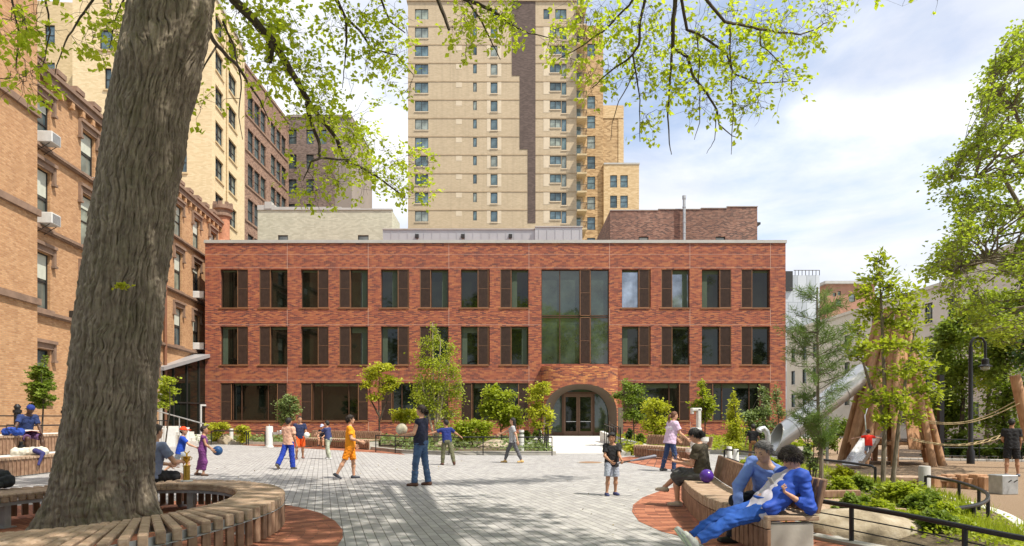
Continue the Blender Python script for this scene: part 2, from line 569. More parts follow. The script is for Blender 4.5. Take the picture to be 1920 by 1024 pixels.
scene.cycles.sample_clamp_indirect = 6

# ------------------------------------------------------------------ shared materials
M = {}
M['red_brick'] = brick_mat('red_roman_brick', [(.15, (.09, .032, .034)), (.34, (.22, .058, .036)), (.5, (.31, .080, .042)), (.66, (.385, .115, .050)), (.9, (.50, .20, .075))],
                           (.27, .14, .10), .27, .068, .007, dirt=.12)
M['drum_brick'] = brick_mat('red_roman_brick_curved', [(.18, (.10, .035, .034)), (.34, (.26, .068, .038)), (.5, (.38, .11, .048)), (.66, (.5, .18, .06)), (.85, (.7, .33, .1))],
                            (.27, .15, .11), .30, .068, .007, dirt=.08, axis=0)
M['orange_brick'] = brick_mat('old_orange_brick', [(.2, (.40, .20, .085)), (.5, (.50, .275, .125)), (.8, (.59, .35, .175))], (.42, .27, .17), .21, .072, .010, dirt=.3, streak=.25)
M['stone'] = plain((.23, .15, .105), .85, 0, .25, 2.5, .4, .01)
M['yellow_brick'] = brick_mat('cream_yellow_brick', [(.2, (.58, .46, .27)), (.5, (.64, .51, .31)), (.8, (.70, .57, .36))], (.58, .47, .29), .3, .1, .006, dirt=.1, bump=.15)
M['yellow_brick2'] = brick_mat('darker_cream_brick', [(.2, (.48, .37, .21)), (.5, (.54, .42, .24)), (.8, (.60, .47, .28))], (.48, .38, .22), .3, .1, .006, dirt=.1, bump=.15)
M['brown_brick'] = brick_mat('brown_brick', [(.2, (.13, .07, .05)), (.5, (.27, .155, .105)), (.8, (.38, .24, .17))], (.27, .2, .15), .26, .09, .008, dirt=.4)
M['grey_brown_brick'] = brick_mat('grey_brown_brick', [(.2, (.12, .085, .07)), (.5, (.20, .145, .12)), (.8, (.29, .21, .18))], (.22, .18, .15), .26, .09, .008, dirt=.4)
M['cream_paint'] = brick_mat('cream_painted_brick', [(.2, (.42, .41, .31)), (.5, (.49, .48, .37)), (.8, (.55, .54, .42))], (.43, .42, .32), .3, .1, .006, dirt=.18, bump=.3, streak=.15)
M['tower_brick'] = brick_mat('tan_tower_brick', [(.2, (.45, .36, .235)), (.5, (.49, .39, .26)), (.8, (.53, .425, .29))], (.46, .375, .25), .4, .10, .004, dirt=.22, bump=.1, dirt_scale=.12, streak=.3)
M['tower_dark'] = brick_mat('dark_brown_tower_brick', [(.2, (.085, .06, .05)), (.5, (.11, .078, .065)), (.8, (.14, .1, .085))], (.1, .08, .07), .4, .12, .006, dirt=.2, bump=.1)
M['ochre_brick'] = brick_mat('ochre_brick', [(.2, (.30, .19, .09)), (.5, (.45, .30, .15)), (.8, (.58, .41, .22))], (.42, .3, .18), .5, .16, .008, dirt=.2)
M['ochre_pale'] = brick_mat('pale_ochre_brick', [(.2, (.50, .35, .18)), (.5, (.58, .42, .23)), (.8, (.66, .5, .29))], (.52, .4, .24), .5, .16, .008, dirt=.15)
M['old_brick'] = brick_mat('weathered_parapet_brick', [(.15, (.05, .032, .03)), (.4, (.15, .075, .055)), (.6, (.27, .13, .085)), (.85, (.38, .23, .16))], (.24, .18, .15), .26, .085, .012, dirt=.6, dirt_scale=.2)
M['white_stucco'] = plain((.62, .60, .54), .85, 0, .08, .6, .2, .01)
M['coping'] = plain((.42, .41, .38), .5, 0, .08, 2)
M['zinc'] = plain((.42, .42, .43), .38, .35, .08, .8)
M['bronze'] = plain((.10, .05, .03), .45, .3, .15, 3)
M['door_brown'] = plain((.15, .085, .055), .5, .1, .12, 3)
M['bronze_lit'] = plain((.26, .13, .065), .45, .2, .12, 3)  # lighter copy of the bronze with sunlight put into its colour
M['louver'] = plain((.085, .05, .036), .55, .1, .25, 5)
M['glass'] = glass_mat('dark_window_glass', (.010, .014, .009), ior=1.5)
M['glass_blue'] = glass_mat('grey_blue_window_glass', (.16, .23, .25), .08, .45)  # grey-blue base colour stands in for reflected sky
M['glass_pale'] = glass_mat('pale_blind_window_glass', (.30, .34, .30), .15, .2)
M['glass_green'] = glass_mat('green_grey_window_glass', (.05, .075, .055), ior=1.75)
M['dark_frame'] = plain((.025, .024, .023), .5)
M['blind'] = plain((.50, .52, .44), .8, 0, .08)
M['black_metal'] = plain((.018, .018, .02), .42, .3, .1, 8)
M['white_metal'] = plain((.62, .62, .6), .45, 0, .08, 8)
M['steel'] = plain((.62, .62, .62), .28, .85, .08, 3)
M['galv'] = plain((.42, .43, .43), .42, .6, .2, 6)
M['concrete'] = plain((.40, .38, .34), .85, 0, .12, 4, .35, .006)
M['pale_concrete'] = plain((.60, .58, .54), .85, 0, .06, 3, .25, .006)
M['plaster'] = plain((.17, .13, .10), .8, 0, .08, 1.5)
M['bark'] = None
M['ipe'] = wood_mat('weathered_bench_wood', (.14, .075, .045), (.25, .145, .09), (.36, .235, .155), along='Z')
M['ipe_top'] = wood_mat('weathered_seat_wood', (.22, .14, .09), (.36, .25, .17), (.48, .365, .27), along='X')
M['log'] = wood_mat('log_wood', (.22, .11, .055), (.38, .21, .11), (.50, .31, .18), along='Z', var_scale=2.5)
M['plank'] = wood_mat('playhouse_plank_wood', (.25, .12, .055), (.42, .22, .11), (.55, .33, .18), along='Z', var_scale=3.5)
M['rope'] = plain((.46, .36, .2), .9, 0, .15, 20)


def paver_mat():
    t = NT('grey_concrete_pavers')
    a = math.atan2(605 - CX, FPX)        # joints run towards this direction
    v = t.coord(rot=(0, 0, -(math.pi / 2 - a)))
    b = t.n('TexBrick', {'Vector': v, 'Color1': (0, 0, 0, 1), 'Color2': (1, 1, 1, 1), 'Mortar': (.5, .5, .5, 1), 'Scale': 1.0, 'Mortar Size': .006, 'Mortar Smooth': .2,
                         'Bias': 0.0, 'Brick Width': .26, 'Row Height': .125})
    b.offset = .5
    col = t.ramp(b.outputs['Color'], [(0, (.335, .325, .32)), (.35, (.375, .365, .36)), (.7, (.415, .405, .395)), (1, (.46, .45, .435))])
    spk = t.noise(t.coord(), 180, 2, .7)
    col = t.mix(.35, col, t.ramp(spk, [(.3, (.30, .30, .29)), (.7, (1, 1, 1))]), 'MULTIPLY')
    big = t.noise(t.coord(), .6, 9, .7)
    spot = t.n('TexVoronoi', {'Vector': t.coord(), 'Scale': 1.6}).outputs['Distance']
    col = t.mix(t.n('MapRange', {'Value': spot, 'From Min': .035, 'From Max': .02, 'To Min': 0.0, 'To Max': .55}).outputs[0], col, (.10, .095, .09))
    col = t.mix(t.n('MapRange', {'Value': big, 'From Min': .45, 'From Max': .75, 'To Min': 0.0, 'To Max': .35}).outputs[0], col, (.25, .24, .22))
    col = t.mix(b.outputs['Fac'], col, (.12, .11, .10))
    h = t.math('SUBTRACT', t.math('MULTIPLY', spk, .25), b.outputs['Fac'])
    return t.surf(col, .8, t.bump(h, .5, .006))


def ring_paver_mat(name, cx, cy):
    t = NT(name)
    tc_ = t.n('TexCoord'); s = t.n('SeparateXYZ', {'Vector': tc_.outputs['Object']})
    dx = t.math('SUBTRACT', s.outputs[0], cx); dy = t.math('SUBTRACT', s.outputs[1], cy)
    r = t.math('SQRT', t.math('ADD', t.math('MULTIPLY', dx, dx), t.math('MULTIPLY', dy, dy)))
    th = t.math('MULTIPLY', t.math('ARCTAN2', dy, dx), 3.0)
    vec = t.n('CombineXYZ', {'X': r, 'Y': th, 'Z': 0.0}).outputs[0]
    b = t.n('TexBrick', {'Vector': vec, 'Color1': (0, 0, 0, 1), 'Color2': (1, 1, 1, 1), 'Mortar': (.5, .5, .5, 1), 'Scale': 1.0, 'Mortar Size': .004, 'Mortar Smooth': .2,
                         'Bias': 0.0, 'Brick Width': .32, 'Row Height': .09})
    col = t.ramp(b.outputs['Color'], [(0, (.20, .065, .035)), (.5, (.34, .12, .062)), (1, (.46, .185, .10))])
    n_ = t.noise(t.coord(), 3, 5, .6)
    col = t.mix(.35, col, t.ramp(n_, [(.3, (.45, .45, .45)), (.7, (1, 1, 1))]), 'MULTIPLY')
    col = t.mix(b.outputs['Fac'], col, (.07, .04, .03))
    h = t.math('SUBTRACT', t.math('MULTIPLY', t.noise(t.coord(), 90, 3), .3), b.outputs['Fac'])
    return t.surf(col, .85, t.bump(h, .5, .006))


def soil_mat(name, c0, c1, c2, sc=14):
    t = NT(name)
    f = t.noise(t.coord(), sc, 8, .75)
    col = t.ramp(f, [(.3, c0), (.5, c1), (.68, c2)])
    return t.surf(col, .95, t.bump(t.noise(t.coord(), sc * 3, 6, .7), .8, .03))


M['soil'] = soil_mat('mulch_soil', (.035, .022, .014), (.10, .075, .045), (.19, .15, .09))
M['rubber'] = soil_mat('tan_rubber_surfacing', (.21, .14, .085), (.29, .20, .125), (.38, .27, .18), 70)
M['pavers'] = paver_mat()
M['walk'] = plain((.62, .60, .55), .8, 0, .05, 1.5, .2, .004)

# ------------------------------------------------------------------ ground
def struct(name, mb, mat, smooth=False):
    return tag(mb.build(name, mat, smooth=smooth), kind='structure')

PLAY_Z = -.38
m = MB(); m.quad((-60, -40, -.02), (60, -40, -.02), (60, 5, -.02), (60, 5.01, -.02))
m = MB()
m.quad((-400, -60, -.6), (400, -60, -.6), (400, 700, -.6), (-400, 700, -.6)); struct('ground', m, M['concrete'])
# plaza sheet: its eastern edge is the curve where the playground begins
edge = [(6.0, -30), (5.2, 2), (4.6, 5.5), (4.05, 7.0), (4.0, 8.5), (4.2, 11), (5.4, 14.5), (6.8, 18.5), (8.2, 22.5), (10.8, 27), (13.5, 31), (14.5, 60)]
m = MB(); m.prism([(-60, -30)] + edge + [(-60, 60)], -.5, 0.0); struct('plaza_pavement', m, M['pavers'])
pe = [(p[0] - .06, p[1]) for p in edge]
m = MB(); m.prism([(70, -30), (70, 60)] + [(x, y) for x, y in reversed(pe)], -.58, PLAY_Z); struct('playground_surface', m, M['rubber'])


def sheet(name, pts, z, mat):
    m_ = MB(); m_.v = [(p[0], p[1], z) for p in pts]; m_.f = [tuple(range(len(pts)))]; m_.m = [0]
    me = m_.mesh(name, mat)
    o = link_mesh(name, me); return tag(o, kind='structure')


def ell(cx, cy, rx, ry, n=64, a0=0, a1=360):
    return [(cx + rx * math.cos(R(a0 + (a1 - a0) * i / n)), cy + ry * math.sin(R(a0 + (a1 - a0) * i / n))) for i in range(n + (0 if a1 - a0 == 360 else 1))]


RC = (-5.1, 8.0)                                   # centre of the round tree bench
# red brick apron round the tree bench; traced on the ground, a little wider than the bench
ap = [G(x, y) for x, y in ((500, 943), (560, 951), (600, 962), (628, 977), (642, 993), (643, 1008), (633, 1024))]
apron = [(p.x, p.y) for p in ap] + [(-2.35, 7.0), (-2.7, 6.2), (-3.3, 5.4), (-4.4, 4.9), (-5.8, 4.7), (-7.4, 5.0), (-8.6, 6.2), (-9.2, 8.2), (-9.0, 10.4), (-7.9, 11.4), (-6.4, 11.9), (-4.9, 11.8), (-3.6, 11.2)]
sheet('tree_brick_paving', apron, .004, ring_paver_mat('red_ring_pavers', *RC))
cr_ = [G(x, y) for x, y in ((1330, 903), (1285, 908), (1240, 920), (1205, 933), (1187, 947), (1185, 960), (1198, 978), (1240, 997), (1300, 1012))]
cres = [(p.x, p.y) for p in cr_] + [(2.2, 6.9), (2.6, 5.6), (3.6, 5.2), (4.0, 7.0), (3.9, 9), (4.1, 11.5), (4.2, 14.5)]
sheet('bench_brick_paving', cres, .004, ring_paver_mat('red_crescent_pavers', 6.5, 10.0))
p_ = [G(x, y) for x, y in ((1140, 862), (1180, 868), (1240, 878), (1262, 881), (1330, 874), (1330, 862), (1180, 856))]
sheet('far_bench_brick_paving', [(p.x, p.y) for p in p_], .004, ring_paver_mat('red_far_pavers', 6.5, 30.0))
p_ = [G(x, y) for x, y in ((455, 835), (520, 838), (640, 845), (720, 850), (760, 853), (740, 846), (700, 838), (560, 831.5), (460, 831.5))]
sheet('fountain_brick_paving', [(p.x, p.y) for p in p_], .004, ring_paver_mat('red_left_pavers', -14, 42.0))
# approach walk that rises to the entrance
m = MB(); xa, xb = G(1043, 850).x, G(1163, 850).x
m.quad((xa, 27.5, .005), (xb, 27.5, .005), (xb + 1.6, 44.2, .2), (xa - 1.0 + .6, 44.2, .2))
m.quad((xa - .4, 44.2, .2), (xb + 1.6, 44.2, .2), (xb + 1.6, 46.6, .22), (xa - .4, 46.6, .22))
struct('entrance_path', m, M['walk'])
# planting beds in front of the building, with kerbs
bedL = [(p.x, p.y) for p in (G(385, 833), G(545, 834), G(600, 836), G(700, 843), G(760, 850), G(840, 853), G(1040, 853))] + [(xa - .35, 44), (-23, 44)]
bedR = [(xb + .15, 28.5), (G(1178, 856).x, 26), (G(1200, 848).x, 29), (8.2, 27.5), (9.6, 26.2), (11.5, 28.5), (13.4, 31.5), (14.3, 44), (xb + 1.7, 44)]
for nm, bd in (('planting_bed', bedL), ('planting_bed', bedR)):
    m = MB(); m.prism(bd, -.3, .10); struct(nm, m, M['soil'])
m = MB()
for bd, k in ((bedL, 6), (bedR, 6)):
    for i in range(k):
        a, b = Vector((*bd[i], 0)), Vector((*bd[i + 1], 0)); d = (b - a)
        nrm = Vector((d.y, -d.x, 0)).normalized()
        c = (a + b) / 2 + nrm * .09
        m.obox((c.x, c.y, .06), d, nrm, (0, 0, 1), d.length / 2 + .04, .09, .085)
struct('bed_kerb', m, M['concrete'])
# manhole in the plaza
t_ = thing('manhole_cover', 'round rusty iron manhole cover set flush in the pale pavers', 'manhole', G(1107, 867.5))
m = MB(); m.lathe([(0.36, 0.0), (.36, .014), (.30, .014), (.30, .010), (.02, .012)], (0, 0, 0), 28); m.build('lid', plain((.30, .17, .09), .7, .3), t_, True)
m = MB(); m.lathe([(0.44, 0.001), (.44, .012), (.37, .012), (.37, .004)], (0, 0, 0), 28); m.build('rim', M['concrete'], t_, True)

# ------------------------------------------------------------------ walls with openings
def wall_front(m, x0, x1, z0, z1, holes, depth, y=0.0, flip=1, reveal_mi=0, back=False):
    """a facade plane facing -Y with rectangular openings (x0,z0,x1,z1) and their reveals"""
    xs = sorted({x0, x1} | {h[0] for h in holes} | {h[2] for h in holes})
    zs = sorted({z0, z1} | {h[1] for h in holes} | {h[3] for h in holes})
    for i in range(len(xs) - 1):
        for j in range(len(zs) - 1):
            cx, cz = (xs[i] + xs[i + 1]) / 2, (zs[j] + zs[j + 1]) / 2
            if any(h[0] < cx < h[2] and h[1] < cz < h[3] for h in holes):
                if back: m.quad((xs[i], y + depth, zs[j]), (xs[i + 1], y + depth, zs[j]), (xs[i + 1], y + depth, zs[j + 1]), (xs[i], y + depth, zs[j + 1]))
                continue
            m.quad((xs[i], y, zs[j]), (xs[i + 1], y, zs[j]), (xs[i + 1], y, zs[j + 1]), (xs[i], y, zs[j + 1]))
    mi = m.mi; m.mi = reveal_mi
    for a, b, c, d in holes:
        m.quad((a, y, b), (a, y, d), (a, y + depth, d), (a, y + depth, b))
        m.quad((c, y, b), (c, y + depth, b), (c, y + depth, d), (c, y, d))
        m.quad((a, y, d), (c, y, d), (c, y + depth, d), (a, y + depth, d))
        m.quad((a, y, b), (a, y + depth, b), (c, y + depth, b), (c, y, b))
    m.mi = mi


def rest_box(m, x0, x1, y0, y1, z0, z1, sides='LRBT'):
    if 'L' in sides: m.quad((x0, y0, z0), (x0, y0, z1), (x0, y1, z1), (x0, y1, z0))
    if 'R' in sides: m.quad((x1, y0, z0), (x1, y1, z0), (x1, y1, z1), (x1, y0, z1))
    if 'B' in sides: m.quad((x0, y1, z0), (x0, y1, z1), (x1, y1, z1), (x1, y1, z0))
    if 'T' in sides: m.quad((x0, y0, z1), (x1, y0, z1), (x1, y1, z1), (x0, y1, z1))


def rot_y2x(m, start, x_at):
    """turn the faces added since start (a -Y facade) into a +X facade at x = x_at: local x -> y, -y -> +x"""
    for i in range(start, len(m.v)):
        x, y, z = m.v[i]; m.v[i] = (x_at - y, x, z)


# window assemblies, built once facing -Y with the lower left corner of the opening at the origin
_wcache = {}
def window(parent, x, z, w_, h, kind='sash', y=0.0, rz=None, recess=.12, gm='glass_blue', fm='dark_frame', name='window'):
    key = (round(w_, 2), round(h, 2), kind, gm, fm, recess)
    if key not in _wcache:
        f = MB(); p = MB(); t_f = .06 if w_ > .5 else .04; r = recess
        def fr(a, b, c, d): f.box(a, r - .05, b, c, r + .04, d)
        fr(0, 0, w_, t_f); fr(0, h - t_f, w_, h); fr(0, t_f, t_f, h - t_f); fr(w_ - t_f, t_f, w_, h - t_f)
        if kind == 'sash': f.box(t_f, r - .02, h * .5 - .03, w_ - t_f, r + .04, h * .5 + .03)
        if kind == 'slide': f.box(w_ * .5 - .035, r - .03, t_f, w_ * .5 + .035, r + .04, h - t_f)
        if kind == 'sash6':
            f.box(t_f, r - .02, h * .5 - .03, w_ - t_f, r + .04, h * .5 + .03)
            for q in (1, 2): f.box(w_ * q / 3 - .012, r - .01, t_f, w_ * q / 3 + .012, r + .03, h - t_f)
            for q in (.25, .75): f.box(t_f, r - .01, h * q - .012, w_ - t_f, r + .03, h * q + .012)
        if kind == 'three':
            for q in (1, 2): f.box(w_ * q / 3 - .03, r - .03, t_f, w_ * q / 3 + .03, r + .04, h - t_f)
        if kind == 'pair_sash':
            f.box(w_ * .5 - .09, r - .05, t_f, w_ * .5 + .09, r + .04, h - t_f)
            f.box(t_f, r - .02, h * .5 - .03, w_ - t_f, r + .04, h * .5 + .03)
        p.quad((t_f * .5, r + .02, t_f * .5), (w_ - t_f * .5, r + .02, t_f * .5), (w_ - t_f * .5, r + .02, h - t_f * .5), (t_f * .5, r + .02, h - t_f * .5))
        _wcache[key] = (f.mesh(name, M[fm]), p.mesh('pane', M[gm]))
    fm_, pm_ = _wcache[key]
    o = link_mesh(name, fm_, parent, (x, y, z), rz)
    link_mesh('pane', pm_, o)
    return o
# ------------------------------------------------------------------ the new red brick school building
BD = 46.0; PS = FPX / BD
bx = lambda px: (px - CX) / PS
bz = lambda py: EYE + (HZ - py) / PS
bx0, bx1 = bx(384.5), bx(1473); BH = bz(456)
B = thing('school_building', 'long three storey building of mottled red roman brick with slatted window screens and curved entrance', 'school building', (0, BD, 0))
upper = [(413, 465, 'R'), (486, 539, 'L'), (564, 616, 'R'), (636, 690, 'L'), (714, 767, 'R'), (787, 841, 'L'), (864, 918, 'R'), (938, 991, 'L'),
         (1166, 1220, 'R'), (1240, 1293, 'L'), (1316, 1371, 'R'), (1390, 1444, 'L')]
ground_w = [(413, 538), (564, 690), (714, 841), (864, 991), (1166, 1293), (1316, 1444)]
holes = []
for a, b, s_ in upper:
    for t0, b0 in ((505, 577), (612, 684)): holes.append((bx(a), bz(b0), bx(b), bz(t0)))
for a, b in ground_w: holes.append((bx(a), bz(789), bx(b), bz(718)))
big = (bx(1015), bz(683), bx(1142), bz(505)); holes.append(big)
door = (bx(1032), .2, bx(1146), bz(727)); holes.append(door)
m = MB(); wall_front(m, bx0, bx1, -.3, BH, holes, .34); rest_box(m, bx0, bx1, 0, 14, -.3, BH)
m.build('wall', M['red_brick'], B)
m = MB(); m.box(bx0 - .06, -.07, BH, bx1 + .06, .45, BH + .2); m.build('coping', M['coping'], B)
# thin pale movement joints, proud by a few mm
m = MB()
for px in (538.6, 690.4, 841.6, 991.8, 1142.8, 1293.6, 1444.6):
    segs = [(bz(504), BH)] + ([(bz(611), bz(578)), (bz(717), bz(685))] if True else [])
    for z0, z1 in segs: m.box(bx(px) - .012, -.004, z0, bx(px) + .012, .0, z1)
    m.box(bx(px) + .01, -.004, -.2, bx(px) + .034, 0, bz(790))
for py, q0_, q1_ in ((501.5, bx0, bx1), (609, bx0, bx(1014)), (609, bx(1143), bx1), (477, bx0, bx1), (713, bx0, bx(1014)), (713, bx(1158), bx1)): m.box(q0_, -.0045, bz(py) - .010, q1_, .0, bz(py) + .010)
m.build('movement_joints', plain((.50, .34, .27), .8), B)


def lv_screen(x0, x1, h):
    """a vertical-slat bronze sun screen"""
    f = MB(); f.box(x0, .03, 0, x0 + .035, .10, h); f.box(x1 - .035, .03, 0, x1, .10, h); f.box(x0, .03, h - .04, x1, .10, h); f.box(x0, .03, 0, x1, .10, .04)
    f.box(x0 + .035, .05, h * .5 - .015, x1 - .035, .09, h * .5 + .015)
    s_ = MB(); n_ = int((x1 - x0 - .07) / .062)
    for i in range(n_):
        x = x0 + .05 + i * (x1 - x0 - .1) / max(1, n_ - 1); s_.box(x - .014, .045, .04, x + .014, .095, h - .04)
    s_.box(x0 + .03, .13, .03, x1 - .03, .15, h - .03)
    return f, s_


_mw = {}
def main_window(x0, z0, w_, h, side, gm='glass'):
    key = (round(w_, 1), round(h, 1), side)
    if key not in _mw:
        f = MB(); r = .24; e = .045
        gw = w_ * .61; sw = w_ - gw
        f.box(0, r - .06, 0, w_, r + .06, e); f.box(0, r - .06, h - e, w_, r + .06, h); f.box(0, r - .06, e, e, r + .06, h - e); f.box(w_ - e, r - .06, e, w_, r + .06, h - e)
        xs = gw if side == 'R' else sw
        f.box(xs - .03, r - .05, e, xs + .03, r + .06, h - e)
        p = MB(); p.quad((e * .5, r + .03, e * .5), (w_ - e * .5, r + .03, e * .5), (w_ - e * .5, r + .03, h - e * .5), (e * .5, r + .03, h - e * .5))
        sf, ss = lv_screen(gw, w_ - .01, h) if side == 'R' else lv_screen(.01, sw, h)
        sm = MB(); sm.box(-.10, -.05, -.07, w_ + .04, .2, -.004)
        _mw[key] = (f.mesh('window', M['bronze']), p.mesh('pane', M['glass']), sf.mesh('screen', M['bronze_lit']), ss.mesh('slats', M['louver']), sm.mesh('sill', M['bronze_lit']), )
    k = _mw[key]
    o = link_mesh('window', k[0], B, (x0, 0, z0))
    pn_ = link_mesh('pane', k[1], o); link_mesh('screen_frame', k[2], o); link_mesh('screen_slats', k[3], o); link_mesh('sill', k[4], o)


rw = random.Random(31)
M['blind_dark'] = plain((.075, .095, .05), .8); M['curtain_dim'] = plain((.06, .085, .055), .8)
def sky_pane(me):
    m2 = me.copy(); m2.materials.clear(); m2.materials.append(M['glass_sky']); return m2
M['glass_sky'] = glass_mat('sky_coloured_glass', (.34, .40, .48), .05, .6)  # bright sky reflection put into the base colour of these panes
for a, b, s_ in upper:
    for t0, b0 in ((505, 577), (612, 684)):
        wx = 1.905; x0 = (bx(a) + bx(b)) / 2 - (bx(b) - bx(a)) / 2
        main_window(bx(a), bz(b0), bx(b) - bx(a), bz(t0) - bz(b0), s_)
        wn_ = KIDS[B.name][-1]; ww, hh = bx(b) - bx(a), bz(t0) - bz(b0); g0_, g1_ = (0.05, ww * .6) if s_ == 'R' else (ww * .4, ww - .05)
        dr_ = rw.choice((.14, .16, .3, .16, .42, .2)); mm = MB(); mm.box(g0_ + .02, .262, hh - dr_ * 1.0, g1_ - .02, .267, hh - .045); mm.build('roller_blind', M['blind_dark'], wn_)
        if rw.random() < .45:
            mm = MB(); q_ = g0_ + .03 if rw.random() < .6 else g1_ - .4; mm.box(q_, .262, .05, q_ + .34, .266, hh - dr_ - .005); mm.build('curtain', M['curtain_dim'], wn_)
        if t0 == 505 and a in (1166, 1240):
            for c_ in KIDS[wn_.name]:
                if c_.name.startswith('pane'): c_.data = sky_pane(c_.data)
for a, b in ground_w:                                   # wide ground floor windows with a screen at each end
    x0, z0, w_, h = bx(a), bz(789), bx(b) - bx(a), bz(718) - bz(789)
    f = MB(); r = .24; e = .05
    f.box(0, r - .06, 0, w_, r + .06, e); f.box(0, r - .06, h - e, w_, r + .06, h)
    for x in (0, w_ * .17, w_ * .30, w_ * .70, w_ * .84, w_ - e): f.box(x, r - .06, e, x + e, r + .06, h - e)
    o = f.build('window', M['bronze'], B, loc=(x0, 0, z0))
    p = MB(); p.quad((.02, r + .03, .02), (w_ - .02, r + .03, .02), (w_ - .02, r + .03, h - .02), (.02, r + .03, h - .02)); p.build('pane', M['glass'], o)
    mm = MB(); dr_ = rw.choice((.16, .22, .35)); mm.box(w_ * .2, .262, h - dr_, w_ * .83, .266, h - .05); mm.build('roller_blind', M['blind_dark'], o)
    for q0, q1 in ((.01, w_ * .165), (w_ * .85, w_ - .01)):
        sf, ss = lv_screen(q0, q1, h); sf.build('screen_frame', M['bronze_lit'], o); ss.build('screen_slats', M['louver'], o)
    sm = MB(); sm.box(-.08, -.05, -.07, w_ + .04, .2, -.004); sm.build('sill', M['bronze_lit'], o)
# tall stair window
x0, z0 = big[0], big[1]; w_, h = big[2] - big[0], big[3] - big[1]
f = MB(); r = .2; e = .05
for x in (0, w_ * .27, w_ * .565, w_ * .725, w_ - e): f.box(x, r - .08, 0, x + e, r + .08, h)
zm = bz(592) - z0
for z in (0, zm, zm - .12, h - e): f.box(0, r - .07, z, w_, r + .07, z + e)
o = f.build('stair_window', M['bronze'], B, loc=(x0, 0, z0))
p = MB(); p.quad((.02, r + .03, .02), (w_ - .02, r + .03, .02), (w_ - .02, r + .03, h - .02), (.02, r + .03, h - .02)); p.build('pane', M['glass_green'], o)
for z0_, z1_ in ((0.02, zm - .1), (zm, h - .02)):
    f, s_ = lv_screen(w_ * .57, w_ * .725, z1_ - z0_)
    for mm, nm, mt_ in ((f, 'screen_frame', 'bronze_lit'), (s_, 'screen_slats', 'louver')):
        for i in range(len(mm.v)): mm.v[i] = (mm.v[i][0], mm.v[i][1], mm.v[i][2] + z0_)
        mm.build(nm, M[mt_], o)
# entrance drum: a shallow curved brick volume with an arched, splayed opening
cxd = bx(1086); hw = bx(1157) - cxd; proj = 1.35; ztop = bz(688) + .05 * 0
def front_y(x):
    u = min(1, abs(x - cxd) / hw); return -proj * (1 - u ** 3.2) ** (1 / 3.2) if u < 1 else 0.0
aw = hw - .12; at = bz(722); asp_ = 1.9
def arch_z(x, half=aw, top=at, spring=1.55, c=None):
    u = abs(x - (cxd if c is None else c)) / half
    if u >= 1: return -1
    return spring + (top - spring) * (1 - u ** 2.3) ** (1 / 2.3)
m = MB(); N = 96
xs = [cxd - hw * math.cos(math.pi * i / N) for i in range(N + 1)]
for i in range(N):
    a, b = xs[i], xs[i + 1]
    za, zb = max(.15, arch_z(a)) , max(.15, arch_z(b))
    if arch_z(a) < 0: za = .1
    if arch_z(b) < 0: zb = .1
    ya, yb = front_y(a), front_y(b)
    m.quad((a, ya, za), (b, yb, zb), (b, yb, ztop), (a, ya, ztop))
    m.quad((a, ya, ztop), (b, yb, ztop), (b, .0, ztop + .0), (a, .0, ztop))
dr = m.build('entrance_canopy', M['drum_brick'], B)
m = MB()
inh = (bx(1142) - bx(1036)) / 2; inc = (bx(1142) + bx(1036)) / 2; int_ = bz(730)
prev = None; NR = 60
for i in range(NR + 1):
    u = -math.cos(math.pi * i / NR)
    xo = cxd + aw * u * .9995; zo = arch_z(xo) if abs(u) < .9999 else 1.55
    xi = inc + inh * u * .9995; zi = arch_z(xi, inh, int_, 1.35, inc) if abs(u) < .9999 else 1.35
    cur = ((xo, front_y(xo) + .0, zo), (xi, .3, zi))
    if prev: m.quad(prev[0], prev[1], cur[1], cur[0])
    else:
        m.quad((xo, front_y(xo), .1), (xi, .3, .1), cur[1], cur[0])
    prev = cur
m.quad(prev[0], prev[1], (prev[1][0], .3, .1), (prev[0][0], front_y(prev[0][0]), .1))
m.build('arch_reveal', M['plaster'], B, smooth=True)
# plaster infill between the inner arch and the door opening
m = MB()
for i in range(NR):
    u0, u1 = -math.cos(math.pi * i / NR), -math.cos(math.pi * (i + 1) / NR)
    p0, p1 = inc + inh * u0 * .9995, inc + inh * u1 * .9995
    m.quad((p0, .31, arch_z(p0, inh, int_, 1.35, inc)), (p1, .31, arch_z(p1, inh, int_, 1.35, inc)), (p1, .31, int_ + .4), (p0, .31, int_ + .4))
m.box(door[0], .31, .2, inc - inh, .33, int_); m.box(inc + inh, .31, .2, door[2], .33, int_)
m.build('arch_infill', M['plaster'], B)
